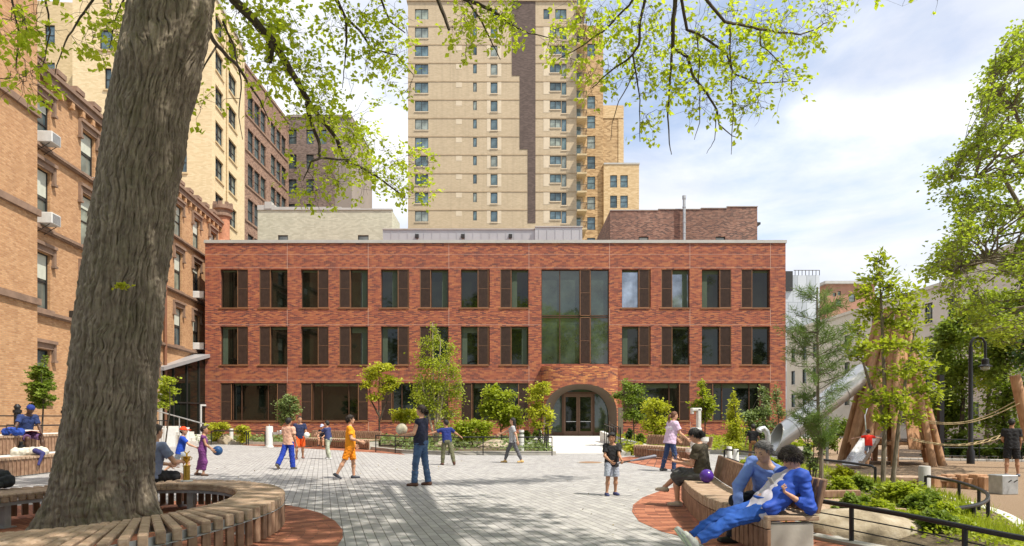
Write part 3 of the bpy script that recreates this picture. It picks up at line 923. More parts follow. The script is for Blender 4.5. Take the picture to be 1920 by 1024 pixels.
# storefront glazing and the double door
m = MB(); g0, g1 = inc - inh, inc + inh
m.quad((g0, .5, .2), (g1, .5, .2), (g1, .5, int_ + .1), (g0, .5, int_ + .1)); gl = m.build('entrance_glazing', M['glass_green'], B)
m = MB(); dx0, dx1 = bx(1056), bx(1114.5); dt = bz(738)
for x in (dx0, dx1): m.box(x - .06, .38, .2, x + .06, .52, int_ + .05)
m.box(g0, .40, dt - .02, g1, .50, dt + .12); m.box(g0, .42, .2, dx0, .5, .45); m.box(dx1, .42, .2, g1, .5, .45)
m.build('entrance_frame', M['bronze'], B)
for q0, q1 in ((dx0 + .07, (dx0 + dx1) / 2 - .01), ((dx0 + dx1) / 2 + .01, dx1 - .07)):
    m = MB(); m.box(q0, .40, .22, q0 + .12, .46, dt - .03); m.box(q1 - .12, .40, .22, q1, .46, dt - .03); m.box(q0 + .12, .40, dt - .22, q1 - .12, .46, dt - .03); m.box(q0 + .12, .40, .22, q1 - .12, .46, .52)
    d_ = m.build('door', M['door_brown'], B)
    m = MB(); m.quad((q0 + .1, .44, .5), (q1 - .1, .44, .5), (q1 - .1, .44, dt - .2), (q0 + .1, .44, dt - .2)); m.build('pane', M['glass'], d_)
    m = MB(); m.tube([(q0 + .14, .35, 1.18), (q1 - .14, .35, 1.18)], .018, 8); m.build('push_bar', M['steel'], d_, True)
m = MB(); m.box(bx(1152.5), -1.5, .35, bx(1161.5), -1.44, 1.75 + .35); m.build('notice_board', plain((.16, .13, .09), .6), B)
# metal clad penthouse on the roof, with wall lamps
z0 = BH; ph = MB(); y0 = 4.0
PSH = FPX / (BD + y0)
hx = lambda px: (px - CX) / PSH
hz_ = lambda py: EYE + (HZ - py) / PSH
ph.box(hx(718), y0, z0 - .5, hx(1003), y0 + 7, hz_(431)); ph.box(hx(1003), y0 - .25, z0 - .5, hx(1091), y0 + 7, hz_(428))
o = ph.build('penthouse', M['zinc'], B)
m = MB()
x = hx(718)
while x < hx(1003): m.box(x, y0 - .03, z0, x + .03, y0, hz_(431)); x += .6
while x < hx(1091): m.box(x, y0 - .28, z0, x + .03, y0 - .25, hz_(428)); x += .6
m.build('standing_seams', M['zinc'], o)
m = MB(); m.box(hx(717), y0 - .08, hz_(431), hx(1003), y0 + 7, hz_(429)); m.box(hx(1003), y0 - .32, hz_(428), hx(1092), y0 + 7, hz_(426)); m.build('roof_edge', M['coping'], o)
for px in (782, 868, 957):
    m = MB(); m.box(hx(px) - .13, y0 - .18, hz_(447), hx(px) + .13, y0 - .03, hz_(440)); m.build('wall_lamp', M['dark_frame'], o)

# ------------------------------------------------------------------ glazed link between old and new school
LK = thing('glass_link', 'dark framed glass link with sloping metal roof joining the orange school to the red building', 'glass building', (0, 0, 0))
A_ = W(300, 694, 40.8); B_ = Vector((bx0 - .01, BD + .05, W(384, 670, BD).z))
def lk(u, z, out=0.0):
    p = A_.lerp(B_, u); dx, dy = B_.x - A_.x, B_.y - A_.y; l_ = math.hypot(dx, dy)
    return (p.x + out * dy / l_, p.y - out * dx / l_, z)
def lz(u): return A_.z + (B_.z - A_.z) * u
m = MB(); m.quad(lk(0, -.3), lk(1, -.3), lk(1, lz(1)), lk(0, lz(0))); m.quad(lk(0, -.3), lk(0, lz(0)), (A_.x - 4, A_.y + .3, lz(0)), (A_.x - 4, A_.y + .3, -.3)); m.build('glazing', M['glass'], LK)
m = MB()
def bar(u0, u1, z0a, z1a, z0b, z1b, o=.07):
    q = [lk(u0, z0a, o), lk(u1, z0b, o), lk(u1, z1b, o), lk(u0, z1a, o)]; r_ = [lk(u0, z0a, .005), lk(u1, z0b, .005), lk(u1, z1b, .005), lk(u0, z1a, .005)]
    m.quad(*q)
    for i in range(4): m.quad(r_[i], r_[(i + 1) % 4], q[(i + 1) % 4], q[i])
for u in (.012, .26, .55, .83): bar(u, u + .016, 0, lz(u), 0, lz(u))
bar(0, 1, 2.35, 2.43, 2.35, 2.43, .06)
m.build('mullions', M['dark_frame'], LK)
m = MB()
P0 = [lk(-.03, lz(-.03), .35), lk(1, lz(1), .35), lk(1, lz(1) + .22, .35), lk(-.03, lz(-.03) + .22, .35)]
P1 = [(p[0] - 3.2, p[1] + .2, p[2]) for p in P0]
m.quad(*P0); m.quad(P0[3], P0[2], P1[2], P1[3]); m.quad(P0[0], P1[0], P1[1], P0[1]); m.quad(P0[0], P0[3], P1[3], P1[0]); m.quad(P0[1], P1[1], P1[2], P0[2]); m.build('roof', M['zinc'], LK)
m = MB(); bar(.86, .885, .1, 2.33, .1, 2.33, .09); bar(.885, 1, 2.22, 2.33, 2.22, 2.33, .09); m.build('door_frame', M['white_metal'], LK)
m = MB(); bar(-.03, .01, 0, lz(0), 0, lz(0), .12); m.build('corner_post', M['coping'], LK)
# ------------------------------------------------------------------ old orange brick school, facade running away from the camera
LX0 = -17.1; LA = math.atan(124 / FPX)                 # facade line X = LX0 - tan(LA) * D
def Lp(D, z=0): return Vector((LX0 - math.tan(LA) * D, D, z))
LS = thing('old_school', 'old orange brick school with brownstone belts and hooded sash windows behind the big tree', 'school building', Lp(26.0), R(90) + LA)
cs = 1 / math.cos(LA)
U = lambda D: (D - 26.0) * cs                            # distance along the facade
def Upx(px): return U(-LX0 * FPX / (836 - px))
UE = U(52.4)
cols = [28.9, 32.6, 36.2, 39.8, 43.6, 46.75, 50.0]
wz = [(12.95, 15.0), (9.55, 12.0), (6.05, 8.45), (2.3, 4.35)]
lh = []
for D in cols:
    for z0, z1 in wz: lh.append((U(D) - .62, z0, U(D) + .62, z1))
m = MB(); wall_front(m, 0, UE, -.6, 16.0, lh, .38); rest_box(m, 0, UE, 0, 12, -.6, 16.0); m.build('wall', M['orange_brick'], LS)
m = MB()
for z in (5.75, 9.3, 12.72):
    m.box(-.03, -.14, z, UE, -.003, z + .22); m.box(-.03, -.2, z + .06, UE, -.14, z + .15)
m.build('belt_course', M['stone'], LS)
m = MB(); m.box(0, -.22, 15.75, UE, -.003, 16.05); m.box(0, -.34, 16.05, UE, .3, 16.22)
m.box(0, -.05, 16.22, UE, .3, 16.5)
x = .8
while x < UE - 1: m.box(x, -.12, 16.5, x + .7, .3, 16.72); x += 1.55
m.build('cornice', M['stone'], LS)
m = MB()
x = .4
cm_ = MB().box(0, -.2, 15.45, .22, -.004, 15.748).mesh('corbel', M['orange_brick'])
while x < UE: link_mesh('corbel', cm_, LS, (x, 0, 0)); x += .9
wg = {0: 'glass_pale', 1: 'glass_pale', 2: 'glass_pale', 3: 'glass'}
for ci, D in enumerate(cols):
    for ri, (z0, z1) in enumerate(wz):
        x = U(D) - .62
        o = window(LS, x, z0, 1.24, z1 - z0, 'sash', recess=.17, gm=wg[ri] if (ci + ri) % 3 else 'glass_blue')
        m = MB(); m.box(-.16, -.1, z1 - z0 + .02, 1.40, -.004, z1 - z0 + .26); m.box(-.24, -.2, z1 - z0 + .26, 1.48, -.004, z1 - z0 + .40)
        m.box(-.24, -.13, z1 - z0 - .42, -.08, -.004, z1 - z0 + .26); m.box(1.32, -.13, z1 - z0 - .42, 1.48, -.004, z1 - z0 + .26)
        m.box(-.30, -.17, z1 - z0 - .52, -.05, -.004, z1 - z0 - .42); m.box(1.29, -.17, z1 - z0 - .52, 1.54, -.004, z1 - z0 - .42)
        m.build('hood', M['stone'], o)
        m = MB(); m.box(-.08, -.16, -.16, 1.32, .3, -.003); m.build('sill', M['stone'], o)
        if ri < 3:
            m = MB(); hh = (z1 - z0) * (.45 if (ci * 3 + ri) % 4 else .25)
            m.box(.06, .152, z1 - z0 - hh, 1.18, .158, z1 - z0 - .05); m.build('blind', M['blind'], o)
# projecting corner pier
m = MB(); m.box(-1.2, -.55, -.6, U(27.6), .0, 21.5); m.box(-14, -.54, -.6, -1.2, 6, 21.0); m.build('corner_pier', M['orange_brick'], LS)
m = MB()
for z in (6.0, 9.6, 13.6): m.box(-1.3, -.68, z, U(27.6) + .06, -.0, z + .26); m.box(-12, -.66, z + .01, -1.3, 0, z + .25)
m.build('pier_belt', M['stone'], LS)
m = MB(); x = Upx(306); m.tube([(x, -.14, 0), (x, -.14, 15.6)], .09, 8); m.build('downpipe', plain((.20, .09, .05), .6), LS, True)
# chimney-like brick turret at the far end
m = MB(); xt = UE - .4
m.lathe([(.52, 13.2), (.52, 14.3), (.64, 14.5), (.64, 14.75), (.5, 14.9), (.5, 16.6)], (xt, -.1, 0), 18)
m.build('turret', plain((.45, .21, .12), .85, 0, .2, 8, .5, .02), LS, True)
m = MB(); m.lathe([(.5, 16.6), (.66, 16.72), (.66, 16.9), (.56, 16.95), (.56, 17.15), (.74, 17.25), (.74, 17.5), (.5, 17.6)], (xt, -.1, 0), 18)
for k in range(8):
    a = k * math.pi / 4; m.box(xt + .6 * math.cos(a) - .12, -.1 + .6 * math.sin(a) - .12, 17.5, xt + .6 * math.cos(a) + .12, -.1 + .6 * math.sin(a) + .12, 17.75)
m.build('turret_cap', M['stone'], LS)
m = MB(); x = Upx(133); m.box(x - .18, -.3, 5.98, x + .18, -.02, 6.3); m.build('flood_lamp', M['dark_frame'], LS)
# window air conditioners (things of their own)
acs = [(0, 0, 'white window air conditioner in the topmost window column nearest the camera'), (0, 1, 'white window air conditioner one floor below the topmost one, beside the big trunk'),
       (5, 1, 'small white air conditioner high in the far windows by the red building corner'), (5, 2, 'small white air conditioner lower in the far windows by the red building corner')]
for ci, ri, lb in acs:
    z = wz[ri][0]; D = cols[ci]
    q = LS.matrix_basis @ Vector((U(D) - .02, -.0, z))
    t_ = thing('air_conditioner', lb, 'air conditioner', Matrix.Translation(Lp(26.0)) @ Matrix.Rotation(R(90) + LA, 4, 'Z') @ Vector((U(D) - .1, -.0, z + .02)), R(90) + LA, 'window air conditioners on the orange school')
    m = MB(); m.obox((0, -.22, .24), (1, 0, 0), (0, 1, 0), (0, 0, 1), .34, .42, .23, .02); m.build('casing', M['white_metal'], t_)
    m = MB()
    for k in range(7): m.box(-.28, -.652, .08 + k * .05, .28, -.643, .1 + k * .05)
    m.box(-.29, -.6465, .05, .29, -.642, .42); m.build('grille', M['galv'], t_)
    m = MB()
    for k in range(5): m.box(.342, -.55, .1 + k * .06, .348, -.25, .13 + k * .06)
    m.tube([(-.25, -.5, .0), (-.25, 0.02, -.35)], .015, 6); m.tube([(.25, -.5, .0), (.25, .02, -.35)], .015, 6); m.build('bracket', M['dark_frame'], t_)
m = MB()
t_ = thing('security_camera', 'small white security camera on a bracket beside the sash window left of the trunk'.replace(' left of the trunk', ' near the big trunk'), 'camera', Matrix.Translation(Lp(26.0)) @ Matrix.Rotation(R(90) + LA, 4, 'Z') @ Vector((Upx(170), -.05, 13.0)), R(90) + LA)
m.tube([(0, 0, 0), (.0, -.35, .02)], .02, 8); m.build('bracket', M['galv'], t_)
m = MB(); m.tube([(-.05, -.3, .0), (.18, -.52, -.1)], .065, 12); m.build('housing', M['white_metal'], t_, True)


def bld(name, label, cat, loc, rz, W_, Dp, H, mat, x0=0.0, side_holes=None, front_holes=(), depth=.3, z0=-1, sides='LRBT', side_len=None, side_depth=.3):
    t = thing(name, label, cat, loc, rz)
    m = MB(); wall_front(m, x0, x0 + W_, z0, H, list(front_holes), depth)
    if side_holes is not None:
        s = len(m.v); wall_front(m, 0, Dp, z0, H, list(side_holes), side_depth); rot_y2x(m, s, x0 + W_); sides = sides.replace('R', '')
    rest_box(m, x0, x0 + W_, 0, Dp, z0, H, sides)
    m.build('wall', mat, t)
    return t

# ------------------------------------------------------------------ tall cream apartment block
YH = 37.6
sc58 = FPX / 58
fy = lambda py, s=sc58: EYE + (HZ - py) / s
yf = []                                              # front windows (local x measured from the corner, going negative)
for (a, b, t0, b0) in [(198, 222, 66, 103), (207, 219, 137, 176), (343, 354, 217, 257), (333, 353, 286, 325), (214, 219, 0, 30)]:
    yf.append(((a - 398) / sc58, fy(b0), (b - 398) / sc58, fy(t0)))
for r_ in range(6): yf.append(((262 - 398) / sc58, fy(103 + 69 * r_ + 0), (284 - 398) / sc58, fy(66 + 69 * r_)))
ys = []
tops = [45, 110, 176, 241, 307, 370]
for k in range(-1, 7):
    zt = fy(45 + 65.2 * k, FPX / 60.7)
    for (u0, u1) in ((.9, 3.0), (4.5, 6.9)): ys.append((u0, zt - 1.85, u1, zt))
for k in range(7, 9): pass
ys = [h for h in ys if h[3] < YH - .4]
A = bld('apartment_block', 'tall cream brick apartment block with paired sash windows rising behind the orange school', 'apartment building', (-25.5, 58, 0), LA,
        11.2, 9.45, YH, M['yellow_brick'], x0=-11.2, side_holes=ys, front_holes=yf)
for h in yf: window(A, h[0], h[1], h[2] - h[0], h[3] - h[1], 'sash', recess=.18)
for h in ys: window(A, 0, h[0], 0, 0) if False else window(A, 0.0, h[1], h[2] - h[0], h[3] - h[1], 'pair_sash', y=h[0], rz=R(90), recess=.2)
m = MB()
for h in ys: m.box(-.0, h[0] - .08, h[1] - .14, .1, h[2] + .08, h[1] - .002)
for h in yf: m.box(h[0] - .08, -.1, h[1] - .14, h[2] + .08, 0, h[1] - .002)
m.tube([(.1, 3.75, 5), (.1, 3.75, YH)], .06, 6); m.build('sills', M['yellow_brick2'], A)
m = MB(); m.box(-11.3, -.1, YH, .12, 9.5, YH + .3); m.build('parapet', M['coping'], A)
sc61 = FPX / 62.0
A2h = []
for (a, b, t0, b0) in [(50, 71, 37, 73), (138, 155, 76, 116), (138, 155, 146, 178), (138, 155, 6, 42), (88, 106, 50, 86), (88, 106, 120, 156)]:
    A2h.append(((a - 158) / sc61, EYE + (HZ - b0) / sc61, (b - 158) / sc61, EYE + (HZ - t0) / sc61))
cx2 = (158 - CX) / sc61
A2 = bld('apartment_wing', 'set back cream brick wing with small dark sash windows beside the tall apartment block', 'apartment building', (cx2, 62.0, 0), LA, 16, 9, YH + 1, M['yellow_brick2'], x0=-16, front_holes=A2h)
for h in A2h: window(A2, h[0], h[1], h[2] - h[0], h[3] - h[1], 'sash', recess=.18)

# ------------------------------------------------------------------ brown brick loft building (side facing the street) and grey-brown one behind
XB = -26.7
sh = []
def zat(px, py): D = XB * FPX / (px - CX); return EYE + (HZ - py) / FPX * D, D - 68.0
fl = [zat(485, 172 + 53 * k)[0] for k in range(6)]
for k in range(7):
    zt = 34.3 - 3.55 * k
    for u0, n_ in ((1.0, 3), (7.6, 3)):
        for j in range(n_): sh.append((u0 + j * 1.75, zt - 2.3, u0 + j * 1.75 + 1.6, zt))
Bn = bld('loft_building', 'brown brick loft building with rows of grouped windows beside the cream apartment block', 'office building', (XB, 68, 0), 0, 12, 13.6, 36.6, M['brown_brick'], x0=-12, side_holes=sh)
for h in sh: window(Bn, 0.0, h[1], h[2] - h[0], h[3] - h[1], 'sash', y=h[0], rz=R(90), recess=.2, gm='glass_blue')
m = MB(); m.box(-12, -.1, 36.6, .1, 13.7, 36.9); m.build('parapet', M['stone'], Bn)
m = MB()
for k in range(7): m.box(0, .3, 34.3 - 3.55 * k - 2.5, .1, 13.2, 34.3 - 3.55 * k - 2.305)
m.build('sills', M['stone'], Bn)
s82 = FPX / 82
g = []
for c0, c1 in ((541, 556), (574, 588), (598, 612)):
    for k in range(4):
        if c0 == 598 and k > 0: continue
        g.append(((c0 - 539) / s82, EYE + (HZ - (270 + 46.5 * k)) / s82, (c1 - 539) / s82, EYE + (HZ - (243 + 46.5 * k)) / s82))
Gn = bld('warehouse_building', 'grey brown brick warehouse with arched windows and a plain rendered flank, partly behind leaves', 'office building', ((539 - CX) / s82, 82, 0), 0, 89 / s82, 12, 37.5, M['grey_brown_brick'], front_holes=g)
for h in g: window(Gn, h[0], h[1], h[2] - h[0], h[3] - h[1], 'sash', recess=.2, gm='glass_blue')
m = MB(); m.box(89 / s82 + .003, .05, 0, 120.5 / s82, 12, 37.6); m.box(-.1, -.1, 37.5, 120.5 / s82, 12, 37.8); m.build('rendered_flank', plain((.27, .23, .2), .9, 0, .1, .4), Gn)

# ------------------------------------------------------------------ cream painted low building
s60 = FPX / 60
hc = [((521 - 483) / s60, 14.5, (540 - 483) / s60, EYE + (HZ - 441) / s60), ((671 - 483) / s60, 14.5, (691 - 483) / s60, EYE + (HZ - 441) / s60)]
CB = bld('painted_building', 'low cream painted brick building with stepped parapet and two small arched windows', 'building', ((483 - CX) / s60, 60, 0), 0, (735 - 483) / s60, 4.2, EYE + (HZ - 394) / s60, M['cream_paint'], front_holes=hc, z0=8)
for h in hc: window(CB, h[0], h[1], h[2] - h[0], h[3] - h[1], 'sash', recess=.15, gm='glass_pale')
m = MB(); zt = EYE + (HZ - 394) / s60
for a, b, py in ((483, 516, 385), (516, 640, 388.5), (640, 675, 390), (675, 736, 391.5)): m.box((a - 483) / s60, -.08, zt, (b - 483) / s60, .4, EYE + (HZ - py) / s60)
m.box((497 - 483) / s60, -.12, zt + .1, (510 - 483) / s60, .5, EYE + (HZ - 379) / s60); m.build('parapet', M['coping'], CB)

# ------------------------------------------------------------------ the tall tan tower
TD = 105.0; ts = FPX / TD
tx = lambda px: (px - 765) / ts
tz = lambda py: EYE + (HZ - py) / ts
TW = thing('apartment_tower', 'very tall tan brick apartment tower with dark stepped stripe and stacked balconies', 'tower block', ((765 - CX) / ts, TD, 0))
fh = []; kinds = []
rows = range(12)
for k in rows:
    dy = 34.45 * k
    fh.append((tx(778), tz(36.5 + dy), tx(803), tz(17 + dy))); kinds.append('slide')
    fh.append((tx(920), tz(37.0 + dy), tx(932.5), tz(17 + dy))); kinds.append('plain')
    fh.append((tx(887), tz(34.5 + dy), tx(894), tz(17 + dy))); kinds.append('plain')
    if k == 0:
        fh.append((tx(1019), tz(36), tx(1030), tz(17))); kinds.append('plain'); fh.append((tx(1041), tz(36), tx(1062), tz(17))); kinds.append('slide')
    else:
        fh.append((tx(1031), tz(32.5 + dy), tx(1052), tz(17 + dy))); kinds.append('slide')
        fh.append((tx(1052.8), tz(40 + dy), tx(1062), tz(17 + dy))); kinds.append('plain')
m = MB(); zt = tz(3); wall_front(m, 0, tx(1081), 0, zt, fh, .3); rest_box(m, 0, tx(1081), 0, 18, 0, zt)
m.build('wall', M['tower_brick'], TW)
for i_, (h, kd) in enumerate(zip(fh, kinds)): window(TW, h[0], h[1], h[2] - h[0], h[3] - h[1], kd, recess=.14, gm='glass_pale' if (i_ * 7) % 11 < 3 else 'glass_blue')
m = MB()
for a, b, y0_, y1_ in ((960, 1004, -2, 142), (974.5, 1004, 142, 280), (989.5, 1004, 280, 418)): m.box(tx(a), -.06, tz(y1_), tx(b), -.003, tz(y0_) if y0_ > 0 else zt)
m.build('dark_stripe', M['tower_dark'], TW)
m = MB()
for k in range(12): m.box(-.02, -.05, tz(49.5 + 34.45 * k) - .06, tx(960 if k < 3 else (974 if k < 7 else 989)), -.003, tz(49.5 + 34.45 * k) + .06); m.box(tx(1004.5), -.05, tz(49.5 + 34.45 * k) - .06, tx(1081), -.003, tz(49.5 + 34.45 * k) + .06)
m.box(-.2, -.2, zt, tx(1082), 3, zt + .4)
m.build('floor_bands', plain((.36, .27, .17), .85, 0, .2, 1), TW)
pale_m = plain((.58, .49, .36), .85, 0, .1, 1)
for k in range(1, 12):
    dy = 34.45 * k
    for a, b, y0_, y1_ in ((913, 919.5, 15, 40), (933, 940, 15, 40), (1019, 1030.5, 15, 39), (855, 866, 17, 26)):
        m = MB(); m.box(tx(a), -.02, tz(y1_ + dy), tx(b), -.003, tz(y0_ + dy)); m.build('pale_patch', pale_m, TW)
    for a, b, yy in ((777, 804, 37.2), (919, 933.5, 37.7), (1030, 1052, 33.2), (1052, 1063, 40.7)):
        m = MB(); m.box(tx(a), -.10, tz(yy + dy) - .12, tx(b), -.003, tz(yy + dy)); m.build('sill', pale_m, TW)
for k in range(13):
    z = tz(52 + 34.45 * k - 34.45)
    m = MB(); m.box(tx(1081), -1.1, z - .25, tx(1099), 4, z); m.build('balcony_slab', M['yellow_brick2'], TW)
m = MB(); m.box(tx(1081), 1.2, 0, tx(1094), 18, zt - 1); m.build('balcony_wall', M['tower_brick'], TW)
m = MB()
for k in range(13):
    z = tz(52 + 34.45 * k - 34.45)
    m.quad((tx(1082), 1.18, z), (tx(1090), 1.18, z), (tx(1090), 1.18, z + 2.2), (tx(1082), 1.18, z + 2.2))
m.build('balcony_doors', M['glass_blue'], TW)
m = MB()
for k in range(13):
    z = tz(52 + 34.45 * k - 34.45)
    m.tube([(tx(1081.5), -1.05, z + 1), (tx(1099), -1.05, z + 1), (tx(1099), 3, z + 1)], .04, 5)
    for i in range(9): x = tx(1082 + 2.1 * i); m.box(x - .02, -1.07, z, x + .02, -1.03, z + 1)
m.build('balcony_rail', M['dark_frame'], TW)
# ochre brick neighbour stepping down beside the tower
OD = 112.0; os_ = FPX / OD
ox = lambda px: (px - 1092) / os_
oz = lambda py: EYE + (HZ - py) / os_
oh = []
for k, y in enumerate((8, 45, 82, 180, 217, 255, 293, 331, 369, 407, 446)): oh.append((ox(1101), oz(y + 24), ox(1116), oz(y)))
OT = thing('stepped_tower', 'ochre brick apartment building stepping down beside the balconies of the tan tower', 'tower block', ((1092 - CX) / os_, OD, 0))
m = MB(); wall_front(m, 0, ox(1131), 0, oz(48), [h for h in oh if h[3] < oz(50)], .3); rest_box(m, 0, ox(1131), 0, 14, 0, oz(48))
m.build('upper_wall', M['ochre_brick'], OT)
m = MB(); wall_front(m, ox(1131) + .003, ox(1169), oz(316), oz(198), [], .3, y=.4); rest_box(m, ox(1131) + .003, ox(1169), .4, 14, oz(316), oz(198)); m.build('middle_wall', M['ochre_brick'], OT)
m = MB(); m.box(ox(1129), .3, oz(220), ox(1170), .398, oz(196)); m.box(ox(1160), .3, oz(316), ox(1170), .398, oz(222)); m.build('pale_band', M['ochre_pale'], OT)
lwh = [(ox(1143), oz(354), ox(1156), oz(331)), (ox(1162), oz(354), ox(1176), oz(331)), (ox(1143), oz(392), ox(1156), oz(369)), (ox(1162), oz(392), ox(1176), oz(369)), (ox(1143), oz(430), ox(1156), oz(407))]
m = MB(); wall_front(m, ox(1131) + .003, ox(1197), 0, oz(311), lwh, .3, y=-.6); rest_box(m, ox(1131) + .003, ox(1197), -.6, 14, 0, oz(311)); m.build('lower_wall', M['ochre_pale'], OT)
m = MB(); m.box(ox(1131), -.7, oz(311), ox(1198), .3, oz(308)); m.box(ox(1128), -.1, oz(48), ox(1132), 14, oz(44)); m.build('coping', M['coping'], OT)
for h in [h for h in oh if h[3] < oz(50)]: window(OT, h[0], h[1], h[2] - h[0], h[3] - h[1], 'sash', recess=.16, gm='glass_pale' if h[1] % 2 > 1 else 'glass_blue')
for h in lwh: window(OT, h[0], h[1], h[2] - h[0], h[3] - h[1], 'sash', y=-.6, recess=.16)

# ------------------------------------------------------------------ weathered brick party wall building with flue pipe
PX = lambda px: (px - 1144) / s60
pz = lambda py: EYE + (HZ - py) / s60
ph_ = [((1198 - 1144) / s60, 14.0, (1216 - 1144) / s60, pz(443.5)), ((1342 - 1144) / s60, 14.0, (1360 - 1144) / s60, pz(443.5))]
OB = bld('party_wall_building', 'weathered dark and red brick building with stepped parapet behind the roof line', 'building', ((1144 - CX) / s60, 60, 0), 0, PX(1420), 11, pz(397), M['old_brick'], front_holes=ph_, z0=8)
for h in ph_: window(OB, h[0], h[1], h[2] - h[0], h[3] - h[1], 'plain', recess=.15, gm='glass_pale')
m = MB()
for a, b, py in ((1144, 1234, 393.5), (1234, 1314, 391.5), (1314, 1363, 389.5), (1363, 1420, 386.5)): m.box(PX(a), 0.0, pz(397), PX(b), 10.9, pz(py + 1.4))
m.build('stepped_parapet', M['old_brick'], OB)
m = MB()
for a, b, py in ((1144, 1234, 393.5), (1234, 1314, 391.5), (1314, 1363, 389.5), (1363, 1421, 386.5)): m.box(PX(a), -.06, pz(py + 1.4), PX(b), .4, pz(py))
m.build('coping', M['coping'], OB)
m = MB(); m.box(PX(1420), .1, pz(420), PX(1427), 1, pz(416)); m.build('gutter', M['dark_frame'], OB)
m = MB(); m.tube([(PX(1281), -.35, 10), (PX(1281), -.35, pz(376))], .13, 10); m.tube([(PX(1281), -.35, pz(376)), (PX(1281), -.35, pz(369.5))], .17, 10)
for py in (392, 420, 440): m.tube([(PX(1281), -.35, pz(py)), (PX(1281), -.35, pz(py) + .12)], .16, 10)
m.build('flue_pipe', M['galv'], OB, True)

# ------------------------------------------------------------------ street of white houses on the far side, running away
XW = 38.0
XWf = lambda px: XW * FPX / (px - CX)                  # distance at which the facade crosses an image column
wl = []
D_0 = 44.0
for px, tops in ((1786, (556, 612, 664)), (1741, (566, 620, 672)), (1826, (540, 600, 655)), (1588, (608, 657, 700)), (1528, (636, 678)), (1640, (596, 645, 690)), (1690, (580, 634, 684)), (1487, (648, 690)), (1508, (640, 682))):
    D = XWf(px)
    for k in range(4):
        zt = 1.45 + 227 * XWf(1786) / FPX - 3.05 * k
        if D > 72: zt -= 1.1
        wl.append((94.4 - D - .6, zt - 1.85, 94.4 - D + .6, zt))
wl = [h for h in wl if h[1] > .5]
WHt = thing('white_houses', 'long row of white stuccoed houses with dark sash windows seen through the trees', 'house', (XW, 94.4, 0), R(-90))
m = MB(); wall_front(m, 0, 94.4 - 60, -1, 13.1, [h for h in wl if h[0] < 33.6], .25); rest_box(m, 0, 94.4 - 60, 0, 14, -1, 13.1)
wall_front(m, 94.4 - 60, 94.4 - 38, -1, 14.2, [h for h in wl if h[0] > 34.5], .25); rest_box(m, 94.4 - 60, 94.4 - 38, 0, 14, -1, 14.2)
m.build('wall', M['white_stucco'], WHt)
for h in wl:
    if 33.6 <= h[0] <= 34.5: continue
    o = window(WHt, h[0], h[1], 1.2, 1.85, 'sash6', recess=.12, gm='glass_blue')
    m = MB(); m.box(-.1, -.1, -.14, 1.3, .05, -.003); m.build('sill', M['white_stucco'], o)
m = MB(); m.box(0, -.2, 13.1, 34.4, .3, 13.4); m.box(34.4, -.25, 14.2, 56.4, .3, 14.6); m.build('cornice', M['white_stucco'], WHt)
s110 = FPX / 110
bh = [((a - 1555) / s110, EYE + (HZ - b0) / s110, (b - 1555) / s110, EYE + (HZ - t0) / s110) for a, b, t0, b0 in ((1562, 1568, 549, 556), (1571, 1577, 546, 554), (1592, 1604, 551, 566), (1568, 1578, 562, 574))]
BR = bld('brick_house', 'distant red brick building with pale cornice above the white houses', 'building', ((1550 - CX) / s110, 110, 0), 0, 90 / s110, 10, EYE + (HZ - 533) / s110, plain((.36, .19, .13), .9, 0, .15, 1), front_holes=[(h[0] + .4, h[1], h[2] + .4, h[3]) for h in bh])
for h in bh: window(BR, h[0] + .4, h[1], h[2] - h[0], h[3] - h[1], 'sash', recess=.2, gm='glass_pale')
m = MB(); zt = EYE + (HZ - 533) / s110; m.box(-.5, -.6, zt, 90 / s110 + .4, 10, zt + .45); m.build('cornice', M['coping'], BR)
s100 = FPX / 98
GT = bld('glass_tower', 'pale grey panelled high rise with a rooftop frame beyond the red building corner', 'office tower', ((1470 - CX) / s100, 98, 0), 0, 67 / s100, 10, EYE + (HZ - 516) / s100,
         brick_mat('grey_wall_panels', [(.2, (.34, .37, .40)), (.5, (.42, .45, .48)), (.8, (.50, .53, .56))], (.27, .29, .31), 1.3, 2.0, .05, dirt=.05, bump=.1, rough=.4))
m = MB(); zt = EYE + (HZ - 516) / s100
for i in range(8): m.tube([(1.6 + i * .5, 0, zt), (1.6 + i * .5, 0, zt + .7)], .05, 5)
m.tube([(1.4, 0, zt + .7), (5.1, 0, zt + .7)], .06, 5); m.box(.0, -.4, zt - 2.3, 1.1, 2, zt + .5); m.build('roof_frame', M['dark_frame'], GT)
# ------------------------------------------------------------------ helpers for paths
def spline(pts, step):
    """Catmull-Rom through pts, resampled at equal steps"""
    P_ = [Vector(p) for p in pts]
    P_ = [P_[0] * 2 - P_[1]] + P_ + [P_[-1] * 2 - P_[-2]]
    out = []
    for i in range(1, len(P_) - 2):
        for k in range(24):
            t = k / 24
            a, b, c, d = P_[i - 1:i + 3]
            out.append(.5 * ((2 * b) + (c - a) * t + (2 * a - 5 * b + 4 * c - d) * t * t + (3 * b - a - 3 * c + d) * t ** 3))
    out.append(P_[-2])
    res = [out[0]]; acc = 0
    for i in range(1, len(out)):
        seg = (out[i] - out[i - 1]).length
        while acc + seg >= step:
            f = (step - acc) / seg
            out[i - 1] = out[i - 1].lerp(out[i], f); res.append(out[i - 1].copy()); seg = (out[i] - out[i - 1]).length; acc = 0
        acc += seg
    return res


